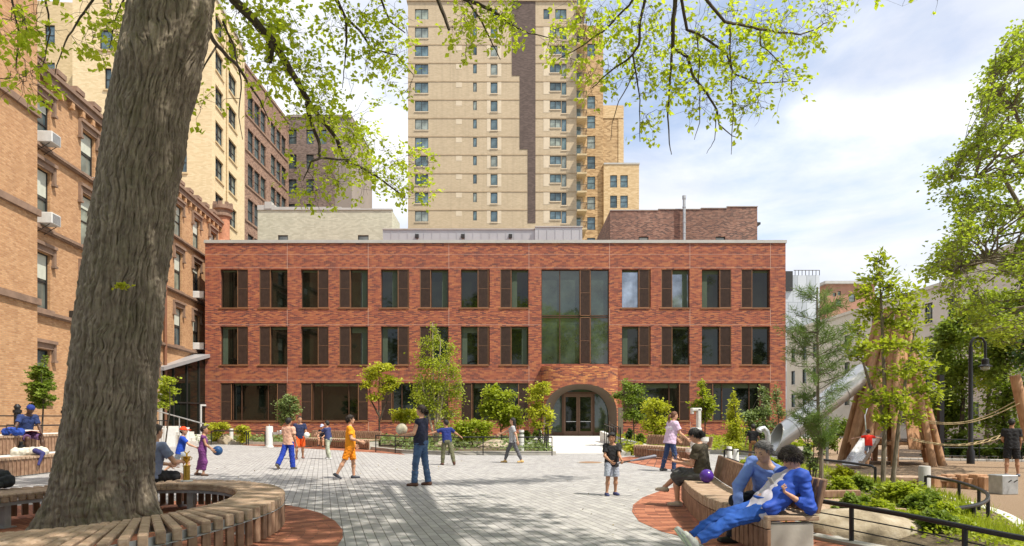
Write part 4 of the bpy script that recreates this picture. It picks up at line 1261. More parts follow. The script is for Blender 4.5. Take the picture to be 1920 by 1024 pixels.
# ------------------------------------------------------------------ round slatted bench about the big tree
TBn = thing('tree_bench', 'round slatted wooden bench with steel frame encircling the trunk of the big tree', 'bench', (RC[0], RC[1], 0))
NS = 122
rnd = random.Random(4)
def rin(a): return Vector((-5.07 + 1.57 * math.cos(a), 8.0 + (2.35 if math.sin(a) > 0 else 2.2) * math.sin(a), 0))
def rout(a): return Vector((-5.2 + 2.35 * math.cos(a), 7.9 + (3.15 if math.sin(a) > 0 else 4.2) * math.sin(a), 0))
ms = MB(); mf = MB(); mst = MB()
for i in range(NS):
    a = 2 * math.pi * i / NS
    p, q = rin(a), rout(a); d = (q - p); L_ = d.length; d.normalize(); s_ = Vector((-d.y, d.x, 0))
    dz = rnd.uniform(-.003, .003)
    c = (p + q) / 2 + Vector((0, 0, .425 + dz))
    ms.obox(c, d, s_, (0, 0, 1), L_ / 2, .0415, .026, .012)
    ms.obox(q - d * .028 + Vector((0, 0, .372 + dz)), d, s_, (0, 0, 1), .028, .0415, .045, .01)
    mf.obox(q - d * .022 + Vector((0, 0, .185)), d, s_, (0, 0, 1), .020, .0415, .138, .006)
    ms.obox(p + d * .025 + Vector((0, 0, .378)), d, s_, (0, 0, 1), .024, .0415, .03, .008)
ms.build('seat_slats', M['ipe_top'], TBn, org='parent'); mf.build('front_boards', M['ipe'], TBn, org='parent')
for off, z0, z1, th in ((.10, .30, .395, .012), (.0, .322, .327, .004)):
    pass
def ring_band(fn, z0, z1, off, th):
    m_ = MB()
    for i in range(NS):
        a0, a1 = 2 * math.pi * i / NS, 2 * math.pi * (i + 1) / NS
        o_ = Vector((RC[0], RC[1], 0))
        for e0, e1 in ((off, off + th),):
            A_ = []
            for a in (a0, a1):
                b = fn(a); d = (b - o_).normalized()
                A_.append((b + d * e0, b + d * e1))
            (p0, p1), (q0, q1) = A_
            up = lambda v, z: (v.x, v.y, z)
            m_.quad(up(p1, z0), up(q1, z0), up(q1, z1), up(p1, z1)); m_.quad(up(q0, z0), up(p0, z0), up(p0, z1), up(q0, z1))
            m_.quad(up(p0, z1), up(p1, z1), up(q1, z1), up(q0, z1)); m_.quad(up(p0, z0), up(q0, z0), up(q1, z0), up(p1, z0))
    return m_
ring_band(rin, .30, .355, .05, .012).build('inner_steel_band', M['galv'], TBn, org='parent')
ring_band(rout, .30, .40, -.075, .012).build('outer_steel_band', M['galv'], TBn, org='parent')
ring_band(rout, .321, .327, -.045, .047).build('steel_strip', M['galv'], TBn, org='parent')
for i in range(10):
    a = 2 * math.pi * (i + .35) / 10
    p, q = rin(a), rout(a); d = (q - p).normalized(); s_ = Vector((-d.y, d.x, 0))
    m = MB(); m.obox((p + q) / 2 + Vector((0, 0, .36)), d, s_, (0, 0, 1), (q - p).length / 2 - .08, .006, .035)
    m.obox(p + d * .17 + Vector((0, 0, .17)), d, s_, (0, 0, 1), .06, .045, .17); m.obox(p + d * .17 + Vector((0, 0, .008)), d, s_, (0, 0, 1), .1, .09, .008)
    m.build('steel_leg', M['galv'], TBn, org='parent')


def backed_bench(name, label, front, depth, pitch=.115, group=None, back=True, end_block=True, h=.45, bh=.36, side=1, ends=(0, -1)):
    """front: polyline of the seat's front edge on the ground; the back lies to the right of the walking direction (side=1)"""
    pts = spline([(p[0], p[1], 0) for p in front], pitch)
    t = thing(name, label, 'bench', (pts[0].x, pts[0].y, 0), 0, group)
    ms, mf, mb_ = MB(), MB(), MB()
    rr = random.Random(len(pts))
    for i, p in enumerate(pts):
        tg = (pts[min(i + 1, len(pts) - 1)] - pts[max(0, i - 1)]).normalized()
        nb = Vector((tg.y, -tg.x, 0)) * side
        dz = rr.uniform(-.003, .003)
        w2 = pitch * .385
        ms.obox(p + nb * depth / 2 + Vector((0, 0, h - .026 + dz)), nb, tg, (0, 0, 1), depth / 2, w2, .024, .01)
        ms.obox(p + nb * .022 + Vector((0, 0, h - .085 + dz)), nb, tg, (0, 0, 1), .024, w2, .045, .008)
        mf.obox(p + nb * .024 + Vector((0, 0, (h - .14) / 2 + .03)), nb, tg, (0, 0, 1), .020, w2, (h - .14) / 2 - .03, .005)
        if back:
            u = Vector((nb.x * .24, nb.y * .24, 1)).normalized()
            mb_.obox(p + nb * (depth - .02) + u * (bh / 2 + .02) + Vector((0, 0, h)), u, tg, nb, bh / 2, w2, .024, .01)
    O = tuple(t.location)
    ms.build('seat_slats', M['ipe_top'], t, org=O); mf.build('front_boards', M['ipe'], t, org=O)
    if back: mb_.build('backrest', M['ipe'], t, org=O)
    for e in ends:
        p = pts[e]; tg = (pts[1] - pts[0] if e == 0 else pts[-2] - pts[-1]).normalized()
        nb = (Vector((tg.y, -tg.x, 0)) if e == 0 else Vector((-tg.y, tg.x, 0))) * side
        m_ = MB(); m_.obox(p + tg * .045 + nb * (depth * .45 + .02) + Vector((0, 0, (h - .08) / 2)), nb, tg, (0, 0, 1), depth * .42, .07, (h - .08) / 2, .012)
        m_.build('end_block', M['concrete'], t, org=O)
    return t


backed_bench('slatted_bench', 'long curved wooden bench with backrest on which three people sit with phones', [(2.575, 6.95), (2.52, 7.6), (2.46, 8.5), (2.51, 9.3), (2.64, 10.27), (2.87, 11.6)], .56)
backed_bench('slatted_bench', 'short wooden bench with backrest beside the tall bottle filling fountain', [(5.95, 22.1), (5.35, 23.3), (4.45, 25.0)], .62, .14, side=1)
backed_bench('slatted_bench', 'long wooden bench with backrest under the windows where a child in a cap sits', [(-6.45, 30.6), (-8.0, 32.0), (-10.5, 33.8)], .62, .14, side=1)
# stepped bench tiers at the far left
def tier(name, label, x, z0, z1, depth, d0, d1, face_off=0):
    t = thing(name, label, 'bench', (x, d0, z0))
    m = MB(); y = d0
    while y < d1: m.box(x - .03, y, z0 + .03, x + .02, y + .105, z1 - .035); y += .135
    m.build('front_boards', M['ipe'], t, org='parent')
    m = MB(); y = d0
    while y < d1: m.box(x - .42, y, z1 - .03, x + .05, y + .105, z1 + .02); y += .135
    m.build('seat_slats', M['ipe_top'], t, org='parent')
    m = MB(); m.box(x - depth, d0, -.02, x - .035, d1, z1 - .035); m.box(x - depth, d0, z1 - .034, x - .43, d1, z1 + .015); m.build('concrete_step', M['pale_concrete'], t, org='parent')
tier('bench_tier', 'lower wooden bench tier with a patterned bag lying on it', -12.05, 0, .46, 1.12, 12.0, 22.5)
tier('bench_tier', 'upper wooden bench tier on which the reader in the blue jersey sits', -13.2, .46, .95, 1.5, 12.0, 24.0)


def railing(name, label, pts, h, bars=3, post_step=1.4, rtop=.025, rbar=.009, rpost=.022, z=0, group=None, cat='railing', mat='black_metal', down_ends=False, post_top=0):
    t = thing(name, label, cat, (*pts[0][:2], pts[0][2] if len(pts[0]) > 2 else z), 0, group)
    P3 = [Vector((p[0], p[1], p[2] if len(p) > 2 else z)) for p in pts]
    sp = spline(P3, .12) if len(P3) > 2 else [P3[0].lerp(P3[1], k / 8) for k in range(9)]
    up = Vector((0, 0, 1))
    O = tuple(t.location)
    m = MB(); top = [p + up * h for p in sp]
    if down_ends: top = [sp[0] + up * .1] + [sp[0] + up * (h - .04)] + top[1:-1] + [sp[-1] + up * (h - .04)] + [sp[-1] + up * .1]
    m.tube(top, rtop, 8); m.build('top_rail', M[mat], t, True, org=O)
    if bars:
        m = MB()
        for b in range(bars): m.tube([p + up * (h * (b + .6) / (bars + .6)) for p in sp], rbar, 5)
        m.build('rails', M[mat], t, org=O)
    L_ = sum((sp[i + 1] - sp[i]).length for i in range(len(sp) - 1)); n_ = max(1, round(L_ / post_step))
    for k in range(n_ + 1):
        p = sp[min(len(sp) - 1, round(k * (len(sp) - 1) / n_))]
        m = MB(); m.tube([p - up * .1, p + up * (h + post_top)], rpost, 6); m.build('post', M[mat], t, org=O)
    return t


def cyl_thing(name, label, cat, p, parts, group=None):
    t = thing(name, label, cat, p, 0, group)
    for nm, prof, mt in parts:
        m = MB(); m.lathe(prof, (0, 0, 0), 18); m.build(nm, mt if not isinstance(mt, str) else M[mt], t, True)
    return t


g4 = lambda px, py, z: tuple(G(px, py, z))
railing('low_railing', 'low black railing in front of the central planting bed beside the entrance', [(G(712, 846).x, 28.6), (G(800, 852).x, 26.6), (G(900, 853).x, 26.2), (G(1039, 853).x, 26.0)], .7, 3, 1.4)
railing('low_railing', 'low black railing running back towards the entrance past the planting bed', [(xa - .45, 26.6), (xa - .42, 33)], .7, 3, 2)
railing('hoop_railing', 'small black hoop railing beside the yellow bushes at the building corner', [W(396, 0, 36)[:2], W(462, 0, 36)[:2]], .75, 0, 2.5, down_ends=True, rtop=.03)
railing('hoop_railing', 'black framed railing section between yellow bush and drinking fountain', [W(466, 0, 35.5)[:2], W(497, 0, 35.2)[:2]], .75, 1, 2.5, down_ends=True, rtop=.03)
for sx, lb in ((xa - .12, 'black handrail on the near side of the round arch steps, by the shrubs'), (xb + .35, 'black handrail beside the notice board and box balls at the entrance')):
    t = thing('handrail', lb, 'handrail', (sx, 32, .05))
    for dx in (0, .35):
        m = MB(); y0_, y1_ = 31.5 + dx * 2, 35
        m.tube([(sx + dx * (1 if sx > 3 else -1), y0_, .1), (sx + dx * (1 if sx > 3 else -1), y0_, .85), (sx + dx * (1 if sx > 3 else -1), y0_ + .3, .98), (sx + dx * (1 if sx > 3 else -1), y1_, 1.12)], .028, 8); m.build('rail', M['black_metal'], t, True, org='parent')
    for k in range(5):
        for dx in (0, .35):
            m = MB(); y = 32 + k * .75; m.tube([(sx + dx * (1 if sx > 3 else -1), y, 0), (sx + dx * (1 if sx > 3 else -1), y, 1.0)], .02, 6); m.build('post', M['black_metal'], t, org='parent')
# pale curved upstands beside the walk
for nm, c, lb in (('ramp_wall', (xa - .75, 36), 'pale curved stone upstand beside the arch, by the shrubs'), ('ramp_wall', (xb + 1.0, 33), 'pale curved stone upstand beside the walk near the short bench')):
    t = thing(nm, lb, 'low wall', (*c, 0))
    m = MB(); n_ = 10; pr = []
    sgn = -1 if 'arch' in lb else 1
    for k in range(n_ + 1):
        u = k / n_; pr.append((c[0] + sgn * (-.5 + .9 * (1 - u) ** 2), c[1] - 5 + 10 * u))
    for k in range(n_):
        a, b = pr[k], pr[k + 1]; z0_, z1_ = .25 + .45 * (k / n_), .25 + .45 * ((k + 1) / n_)
        for off in (0, .2): pass
        m.quad((a[0], a[1], 0), (b[0], b[1], 0), (b[0], b[1], z1_), (a[0], a[1], z0_)); m.quad((a[0] + .2, a[1], 0), (a[0] + .2, a[1], z0_), (b[0] + .2, b[1], z1_), (b[0] + .2, b[1], 0))
        m.quad((a[0], a[1], z0_), (b[0], b[1], z1_), (b[0] + .2, b[1], z1_), (a[0] + .2, a[1], z0_))
    m.quad((pr[0][0], pr[0][1], 0), (pr[0][0], pr[0][1], .25), (pr[0][0] + .2, pr[0][1], .25), (pr[0][0] + .2, pr[0][1], 0))
    m.build('upstand', M['pale_concrete'], t, org='parent')
# steps, handrail and white planter near the glass link
t = thing('stair_flight', 'pale stair flight with sloping grey handrail in front of the glass link', 'stairs', (-18.2, 38.6, 0))
m = MB()
for k in range(6): m.box(-1.9, -1.2, .0 + .16 * k, .9 - .38 * k, 1.0, .16 * (k + 1) - .004)
m.build('steps', M['pale_concrete'], t)
m = MB(); m.tube([(-1.9, -1.25, 2.0), (1.9, -1.25, .95), (1.9, -1.25, 0)], .035, 8); m.tube([(0, -1.25, 0), (0, -1.25, 1.46)], .03, 6); m.tube([(-1.8, -1.25, 0), (-1.8, -1.25, 1.98)], .03, 6); m.build('handrail', M['galv'], t, True)
t = thing('planter_box', 'white ribbed planter box half hidden behind the big trunk', 'planter', W(304, 826, 34)); t.location.z = 0
m = MB(); m.box(-.6, -.5, 0, .42, .5, .92); m.build('box', M['white_metal'], t)
m = MB()
for k in range(9): m.box(-.6 + k * .12, -.52, .06, -.57 + k * .12, -.502, .9)
m.build('ribs', M['white_metal'], t)
m = MB(); m.tube([(-.6, -.3, 1.3), (.42, -.3, 1.3)], .03, 6)
for k in range(9): m.tube([(-.55 + k * .115, -.3, .92), (-.55 + k * .115, -.3, 1.3)], .012, 5)
m.build('guard_rail', M['black_metal'], t)
# light bollards and marker posts
for px, py, H_, lb in ((351, 836, .95, 'slim white bollard light nearest the stair flight'), (433.5, 833, .85, 'slim white bollard light between the two yellow bushes'),
                       (977.5, 850, .95, 'slim white bollard light in the bed near the walking woman in grey'), (620 + 2, 0, 0, '')):
    if not H_: continue
    p = G(px, py)
    cyl_thing('bollard_light', lb, 'bollard', p, [('post', [(.11, 0), (.11, H_ * .8), (.10, H_ * .8)], 'white_metal'), ('lens', [(.085, H_ * .8), (.085, H_ * .9)], 'glass_pale'), ('cap', [(.11, H_ * .9), (.11, H_)], 'white_metal')])
for px, py, H_, lb in ((1367.5, 866, .5, 'shorter grey post behind the curved bench, nearer the phone user'), (1380, 869, .45, 'grey post behind the curved bench, nearer the man in the blue shirt')):
    cyl_thing('marker_post', lb, 'bollard', G(px, py), [('post', [(.085, 0), (.085, H_ - .02), (.075, H_)], 'white_metal'), ('base', [(.12, 0), (.12, .02)], 'galv')])
p = Vector(W(1733.5, 0, 16.2)); p.z = PLAY_Z
cyl_thing('marker_post', 'stout grey post at the start of the looped handrail by the playground', 'bollard', p, [('post', [(.13, -.2), (.13, .66), (.12, .68)], M['coping']), ('base', [(.16, 0), (.16, .02)], 'galv')])
# drinking fountains
t = thing('drinking_fountain', 'silver drinking fountain with side basin between the railing and the boy in peach', 'fountain', (*W(505, 0, 33.2)[:2], 0))
m = MB(); m.lathe([(.21, 0), (.21, .06), (.17, .08), (.17, .98), (.15, 1.03)], n=20); m.build('column', M['white_metal'], t, True)
m = MB(); m.box(.12, -.08, .62, .45, .08, .74); m.lathe([(.1, .62), (.2, .70), (.2, .82), (.16, .82), (.12, .74)], (.58, 0, 0), 18); m.build('basin', M['steel'], t, True)
m = MB(); m.lathe([(.03, 1.03), (.03, 1.12)], n=8); m.build('spout', M['steel'], t)
t = thing('drinking_fountain', 'tall pale bottle filling fountain with hooked top beside the woman in lilac', 'fountain', (*W(1305, 0, 21.2)[:2], 0))
m = MB(); m.obox((0, 0, .02), (1, 0, 0), (0, 1, 0), (0, 0, 1), .2, .2, .02); m.obox((0, 0, .58), (1, 0, 0), (0, 1, 0), (0, 0, 1), .15, .14, .56, .03)
m.build('column', M['white_metal'], t)
m = MB(); m.obox((.08, 0, 1.42), (1, 0, 0), (0, 1, 0), (0, 0, 1), .05, .12, .30, .015); m.obox((0, 0, 1.70), (1, 0, 0), (0, 1, 0), (0, 0, 1), .15, .12, .045, .015); m.obox((-.12, 0, 1.62), (1, 0, 0), (0, 1, 0), (0, 0, 1), .03, .1, .06, .01)
m.build('filler_hood', M['white_metal'], t)
m = MB(); m.lathe([(.06, .62), (.16, .72), (.16, .84), (.13, .84), (.1, .76)], (.22, -.05, 0), 18); m.lathe([(.06, .30), (.14, .38), (.14, .48), (.11, .48)], (-.2, -.05, 0), 16); m.build('basin', M['white_metal'], t, True)
# hoop behind the curved bench
t = railing('hoop_railing', 'tiny black hoop behind the curved bench next to the two grey posts', [W(1362, 0, 17.5)[:2], W(1388, 0, 15.6)[:2]], .42, 0, 3, down_ends=True, rtop=.025)

# ------------------------------------------------------------------ railings round the boulder bed
near = [(3.15, 8.9, -.02), (3.65, 8.3, -.05), (4.15, 7.2, -.08), (4.5, 6.2, -.12), (4.75, 5.2, -.12), (5.1, 4.0, -.12)]
railing('black_railing', 'low black tube railing with thin cables in front of the large boulder', near, .50, 3, 1.25, .028, .008, .026, post_top=0)
loop = [(9.45, 15.6, PLAY_Z), (9.25, 14.2, PLAY_Z), (8.6, 12.5, PLAY_Z), (7.95, 11.4, PLAY_Z), (7.2, 10.5, PLAY_Z), (6.4, 9.9, PLAY_Z), (5.6, 9.35, PLAY_Z)]
railing('looped_handrail', 'black handrail bending in a loop around the green bushes beside the playground', loop, .50, 0, 1.5, .032, .01, .03, down_ends=True)
railing('long_handrail', 'long black handrail behind the bench, ending by the small leafy tree', [(7.0, 22.5, -.15), (7.4, 19.0, -.15), (7.8, 16.5, -.15), (8.0, 14.9, -.18)], .55, 0, 2.6, .03, .01, .022, down_ends=True)
m = MB(); q = [(p[0] + .0, p[1]) for p in near]
for i in range(len(near) - 1):
    a, b = Vector(near[i][:2] + (0,)), Vector(near[i + 1][:2] + (0,)); d = b - a; n_ = Vector((d.y, -d.x, 0)).normalized()
    m.obox(((a + b) / 2 - n_ * -.02 + Vector((0, 0, -.06))), d, n_, (0, 0, 1), d.length / 2 + .03, .11, .10)
struct('boulder_bed_kerb', m, M['concrete'])
kb = [(10.0, 17.2), (9.9, 15.5), (9.45, 13.4), (8.7, 11.7), (8.0, 10.6), (7.3, 9.2), (7.0, 7.4), (7.0, 5)]
m = MB(); sp = spline([(x, y, 0) for x, y in kb], .35)
for i in range(len(sp) - 1):
    a, b = sp[i], sp[i + 1]; d = b - a; n_ = Vector((d.y, -d.x, 0)).normalized()
    m.obox((a + b) / 2 + Vector((0, 0, PLAY_Z - .03)), d, n_, (0, 0, 1), d.length / 2 - .004, .10, .06, .01)
struct('play_kerb', m, M['pale_concrete'])

# bed surface between plaza edge and the playground (mounded soil)
rng = np.random.default_rng(7)
bl = [(3.2, 9.3), (4.3, 11), (5.4, 14.5), (6.8, 18.5), (8.0, 22.0)]
def lerp_path(pts, u):
    k = u * (len(pts) - 1); i = min(int(k), len(pts) - 2); f = k - i
    return (pts[i][0] * (1 - f) + pts[i + 1][0] * f, pts[i][1] * (1 - f) + pts[i + 1][1] * f)
wl_ = [(5.1, 4.0), (4.7, 5.4), (4.45, 6.4), (4.15, 7.3), (3.7, 8.5), (3.3, 9.4), (4.0, 11), (5.3, 14.5), (6.7, 18.5), (8.0, 22.3)]
er_ = [(7.0, 4.2), (7.0, 5.6), (7.0, 7.0), (7.15, 8.2), (7.6, 9.8), (8.3, 11), (9.2, 12.8), (9.8, 15), (9.9, 17.5), (9.0, 22.3)]
def bed_z(x, y, u, v):
    return (-.06 + (PLAY_Z - .02 + .06) * v) + .20 * math.sin(math.pi * min(1, max(0, v))) + .03 * math.sin(3.1 * x + 2 * y)
NV, NU = 16, 60
V = []; F = []
for i in range(NU + 1):
    a = lerp_path(wl_, i / NU); b = lerp_path(er_, i / NU)
    for j in range(NV + 1):
        v = j / NV; x = a[0] * (1 - v) + b[0] * v; y = a[1] * (1 - v) + b[1] * v
        V.append((x, y, bed_z(x, y, i / NU, v)))
for i in range(NU):
    for j in range(NV): F.append((i * (NV + 1) + j, i * (NV + 1) + j + 1, (i + 1) * (NV + 1) + j + 1, (i + 1) * (NV + 1) + j))
V = np.array(V)
tag(np_mesh('boulder_bed_soil', V, F, M['soil']), kind='structure')
VBED = V
def bedz(x, y):
    d = (VBED[:, 0] - x) ** 2 + (VBED[:, 1] - y) ** 2
    return float(VBED[int(np.argmin(d)), 2])


# ------------------------------------------------------------------ boulders
def rock_mat():
    t = NT('boulder_rock')
    f = t.noise(t.coord(), 3.5, 8, .65)
    col = t.ramp(f, [(.3, (.16, .125, .085)), (.5, (.33, .27, .19)), (.7, (.47, .41, .32))])
    return t.surf(col, .9, t.bump(t.noise(t.coord(), 14, 9, .7), .7, .03))
M['rock'] = rock_mat()
def boulder(label, c, r, seed, flat=.7):
    rg = np.random.default_rng(seed)
    nu, nv = 48, 28
    th, ph = np.meshgrid(np.linspace(0, 2 * np.pi, nu, endpoint=False), np.linspace(.0, np.pi, nv))
    d = np.stack([np.sin(ph) * np.cos(th), np.sin(ph) * np.sin(th), np.cos(ph)], -1).reshape(-1, 3)
    rad = np.ones(len(d))
    for k in range(9):                                    # planar facets
        n_ = rg.normal(size=3); n_ /= np.linalg.norm(n_); h_ = rg.uniform(.72, .92)
        dd = d @ n_; rad = np.where(dd > .05, np.minimum(rad, h_ / np.maximum(dd, .05)), rad)
    for k in range(6):
        n_ = rg.normal(size=3) * (2 + k * 1.5); rad += .035 / (1 + k * .5) * np.sin(d @ n_ + rg.uniform(0, 6))
    p = d * rad[:, None] * np.array(r)
    idx = np.arange(nu * nv).reshape(nv, nu)
    Fq = np.stack([idx[:-1], idx[1:], np.roll(idx, -1, 1)[1:], np.roll(idx, -1, 1)[:-1]], -1).reshape(-1, 4)
    o = np_mesh('boulder', p, Fq, M['rock']); o.location = c
    return tag(o, label, 'boulder', 'boulders in the playground bed' if False else None)
boulder('large tan boulder behind the low black railing at the near corner', (4.55, 8.75, -.08), (.82, .52, .42), 3)
boulder('flat sunlit boulder among the bushes behind the wooden deck', (*W(1622, 0, 11.6)[:2], -.05), (.35, .3, .16), 5)
boulder('pale rounded boulder in the grass beyond the thin pine tree', (*W(1572, 0, 13.8)[:2], -.02), (.42, .35, .20), 8)
boulder('grey boulder in the central planting bed behind the low railing', (*W(925, 0, 30)[:2], .15), (.75, .5, .33), 11)
boulder('pale boulder between shrubs and the woman holding the ball', (*W(832, 0, 29.5)[:2], .15), (.45, .4, .3), 12)
boulder('small grey boulder by the railing below the yellow bush', (*W(425, 0, 37)[:2], .1), (.5, .4, .45), 13)
# timber deck behind the bench
t = thing('timber_deck', 'small weathered timber deck with a raised edge behind the thin pine tree', 'deck', (*W(1567, 0, 10.2)[:2], .02))
m = MB()
for k in range(9): m.obox((0, -.55 + k * .14, .12), (1, .1, 0), (-.1, 1, 0), (0, 0, 1), .75, .062, .02, .006)
m.build('deck_boards', M['ipe_top'], t); m = MB(); m.obox((0, .75, .2), (1, .1, 0), (-.1, 1, 0), (0, 0, 1), .78, .04, .06, .01); m.build('edge_board', M['ipe'], t); m = MB(); m.obox((0, -.62, .03), (1, .1, 0), (-.1, 1, 0), (0, 0, 1), .75, .02, .08); m.build('edge_board', M['ipe'], t)

# ------------------------------------------------------------------ playhouse of logs with slides and ropes
PC = Vector((15.1, 27.2, PLAY_Z))
PT = thing('log_playhouse', 'tall teepee shaped playhouse of splayed logs and upright planks with steel slides', 'playhouse', PC)
rnd = random.Random(12)
NL = 11
for k in range(NL):
    a = 2 * math.pi * k / NL - 1.9 + (.12 if k % 2 else -.1)
    b0 = Vector((math.cos(a) * 1.85, math.sin(a) * 1.8, -.05)); top = Vector((math.cos(a + .5) * .42, math.sin(a + .5) * .42, 6.1 + rnd.uniform(-.5, .4)))
    m = MB(); m.tube([b0, b0.lerp(top, .35), b0.lerp(top, .7), top], [.135, .125, .115, .10], 12); m.build('log_pole', M['log'], PT, True)
NP = 32
m = MB(); mo = MB()
for k in range(NP):
    a = 2 * math.pi * k / NP
    r0_, r1_ = 1.72, .40
    for tier_, (za_, zb_) in enumerate(((.75, 2.9), (2.6, 5.5))):
        if rnd.random() < .10: continue
        ja, jb = za_ + rnd.uniform(-.25, .1), zb_ + rnd.uniform(-.3, .25)
        an = a + rnd.uniform(-.02, .02) + (.5 * math.pi / NP if tier_ else 0)
        if tier_ == 0 and -2.25 < (an if an < math.pi else an - 2 * math.pi) < -1.75: ja = 2.0
        fa, fb = ja / 5.9, jb / 5.9
        pa = Vector((math.cos(an), math.sin(an) * .92, 0)) * (r0_ * (1 - fa) + r1_ * fa) + Vector((0, 0, ja)); pb = Vector((math.cos(an), math.sin(an) * .92, 0)) * (r0_ * (1 - fb) + r1_ * fb) + Vector((0, 0, jb))
        ctr = (pa + pb) / 2; ax = pb - pa; tn = Vector((-math.sin(an), math.cos(an), 0))
        m.obox(ctr, ax, tn, ax.cross(tn), ax.length / 2, .135 if tier_ == 0 else .085, .03, .008)
m.build('plank_wall', M['plank'], PT)
m = MB(); m.lathe([(1.35, .78), (1.35, .9), (.1, .9)], (0, 0, 0), 20); m.lathe([(.8, 2.75), (.8, 2.85), (.1, 2.85)], (0, 0, 0), 16); m.build('platform', M['log'], PT)
# small open steel slide
s0 = W(1640, 805, 25.9) - PC; s1 = W(1603, 862, 24.6) - PC; s1.z = .12; s0.z = 1.15
m = MB(); dv = (s1 - s0); sd = Vector((dv.y, -dv.x, 0)).normalized(); upv = sd.cross(dv).normalized(); upv = upv if upv.z > 0 else -upv
pr = [(-.30, .20), (-.28, 0), (.28, 0), (.30, .20)]
pts = [s0 + (s0 - s1).normalized() * .5 + Vector((0, 0, -.35)), s0, s0.lerp(s1, .5), s1, s1 + Vector((dv.x, dv.y, 0)).normalized() * .4]
for i in range(len(pts) - 1):
    for j in range(3):
        a, b = pts[i], pts[i + 1]
        q = lambda P_, k: P_ + sd * pr[k][0] + upv * pr[k][1]
        m.quad(q(a, j), q(b, j), q(b, j + 1), q(a, j + 1)); m.quad(q(a, j) - upv * .02, q(a, j + 1) - upv * .02, q(b, j + 1) - upv * .02, q(b, j) - upv * .02)
m.build('open_slide', M['steel'], PT)
m = MB()
for sg in (-1, 1): m.tube([s0 + sd * .3 * sg + Vector((0, 0, .1)), s0 + sd * .3 * sg + Vector((-.0, .1, .75)), s0 + sd * .3 * sg - dv.normalized() * .4 + Vector((0, .1, .95))], .025, 6)
m.build('grab_rail', M['steel'], PT, True)
# tube slide: long steel tube with a bevelled mouth
A0 = W(1438, 838, 26.6); A1 = W(1622, 700, 27.3); ax = (A1 - A0); Lt = ax.length; ax.normalize(); sx_ = ax.cross(Vector((0, 0, 1))).normalized(); uz = sx_.cross(ax).normalized()
t = thing('tube_slide', 'large shiny steel tube slide with slanting mouth coming down from the log playhouse', 'slide', A0)
m = MB(); n_ = 36; rad = .43
def tv(s_, ph, r_): return Vector((0, 0, 0)) + ax * s_ + (sx_ * math.sin(ph) + uz * math.cos(ph)) * r_
for r_, fl_ in ((rad, 0), (rad - .02, 1)):
    for k in range(n_):
        p0, p1 = 2 * math.pi * k / n_, 2 * math.pi * (k + 1) / n_
        st = lambda ph: -.40 + 1.40 * (.5 + .5 * math.cos(ph)) ** .8
        prev = None
        for u in range(9):
            f = u / 8
            a = tv(st(p0) + (Lt - st(p0)) * f, p0, r_); b = tv(st(p1) + (Lt - st(p1)) * f, p1, r_)
            if prev:
                if fl_: m.quad(prev[0], a, b, prev[1])
                else: m.quad(prev[0], prev[1], b, a)
            prev = (a, b)
m.build('tube', plain((.66, .66, .65), .33, .55, .08, 1.5), t, True)
m = MB(); m.tube([tv(-.40 + 1.40 * (.5 + .5 * math.cos(2 * math.pi * k / 40)) ** .8, 2 * math.pi * k / 40, rad) for k in range(41)], .022, 6); m.build('mouth_rim', M['steel'], t, True)
m = MB()
for f in (.25, .5, .75):
    m.tube([tv(Lt * f + .0, 2 * math.pi * k / 24, rad + .006) for k in range(25)], .016, 5)
m.build('tube_seams', M['galv'], t, True)
m = MB(); c = tv(Lt * .55, math.pi, rad); m.tube([c, (c.x, c.y, -A0.z + PLAY_Z)], .06, 8); m.build('support_post', M['galv'], t, True)
t = thing('speaking_tube', 'curved grey speaking pipe standing at the mouth of the tube slide', 'play pipe', (*W(1440, 0, 22)[:2], -.1))
m = MB(); m.tube([(0, 0, 0), (0, 0, .95), (-.04, 0, 1.1), (-.14, 0, 1.2), (-.25, -.02, 1.18), (-.3, -.03, 1.12)], [.09] * 5 + [.11], 12); m.build('pipe', M['galv'], t, True)
t = thing('log_post', 'leaning log post holding the ropes at the edge of the playground', 'log post', W(1925, 800, 24.5)); t.location.z = PLAY_Z
m = MB(); m.tube([(.35, 0, 0), (-.35, .1, 3.35)], [.2, .17], 14); m.build('log', M['log'], t, True)
m = MB(); m.tube([(.05, -.2, 2.15), (.6, -.3, 2.2)], .05, 8); m.build('peg', M['log'], t)
def ropeline(a, b, sag, n=14): return [a.lerp(b, k / n) - Vector((0, 0, sag * math.sin(math.pi * k / n))) for k in range(n + 1)]
for pa, pb, sag, lb in ((W(1738, 793, 25.5), W(1912, 756, 24.4), .32, 'upper pair of sagging ropes between the playhouse and the leaning log'), (W(1712, 826, 25.5), W(1912, 810, 24.2), .33, 'lower twisted rope walkway hanging from the playhouse')):
    t = thing('rope_line', lb, 'rope', pa)
    for off in (0, .09):
        m = MB(); m.tube([p + Vector((0, off * 2, off)) for p in ropeline(pa, pb, sag + off * .6)], .019, 6); m.build('rope', M['rope'], t, org='parent')
    if 'lower' in lb:
        m = MB(); L1 = ropeline(pa, pb, sag); L2 = [p + Vector((0, .18, .09)) for p in ropeline(pa, pb, sag + .05)]
        for i in range(0, 14): m.tube([L1[i], L2[i + 1]], .018, 5)
        m.build('lacing', M['rope'], t, org='parent')
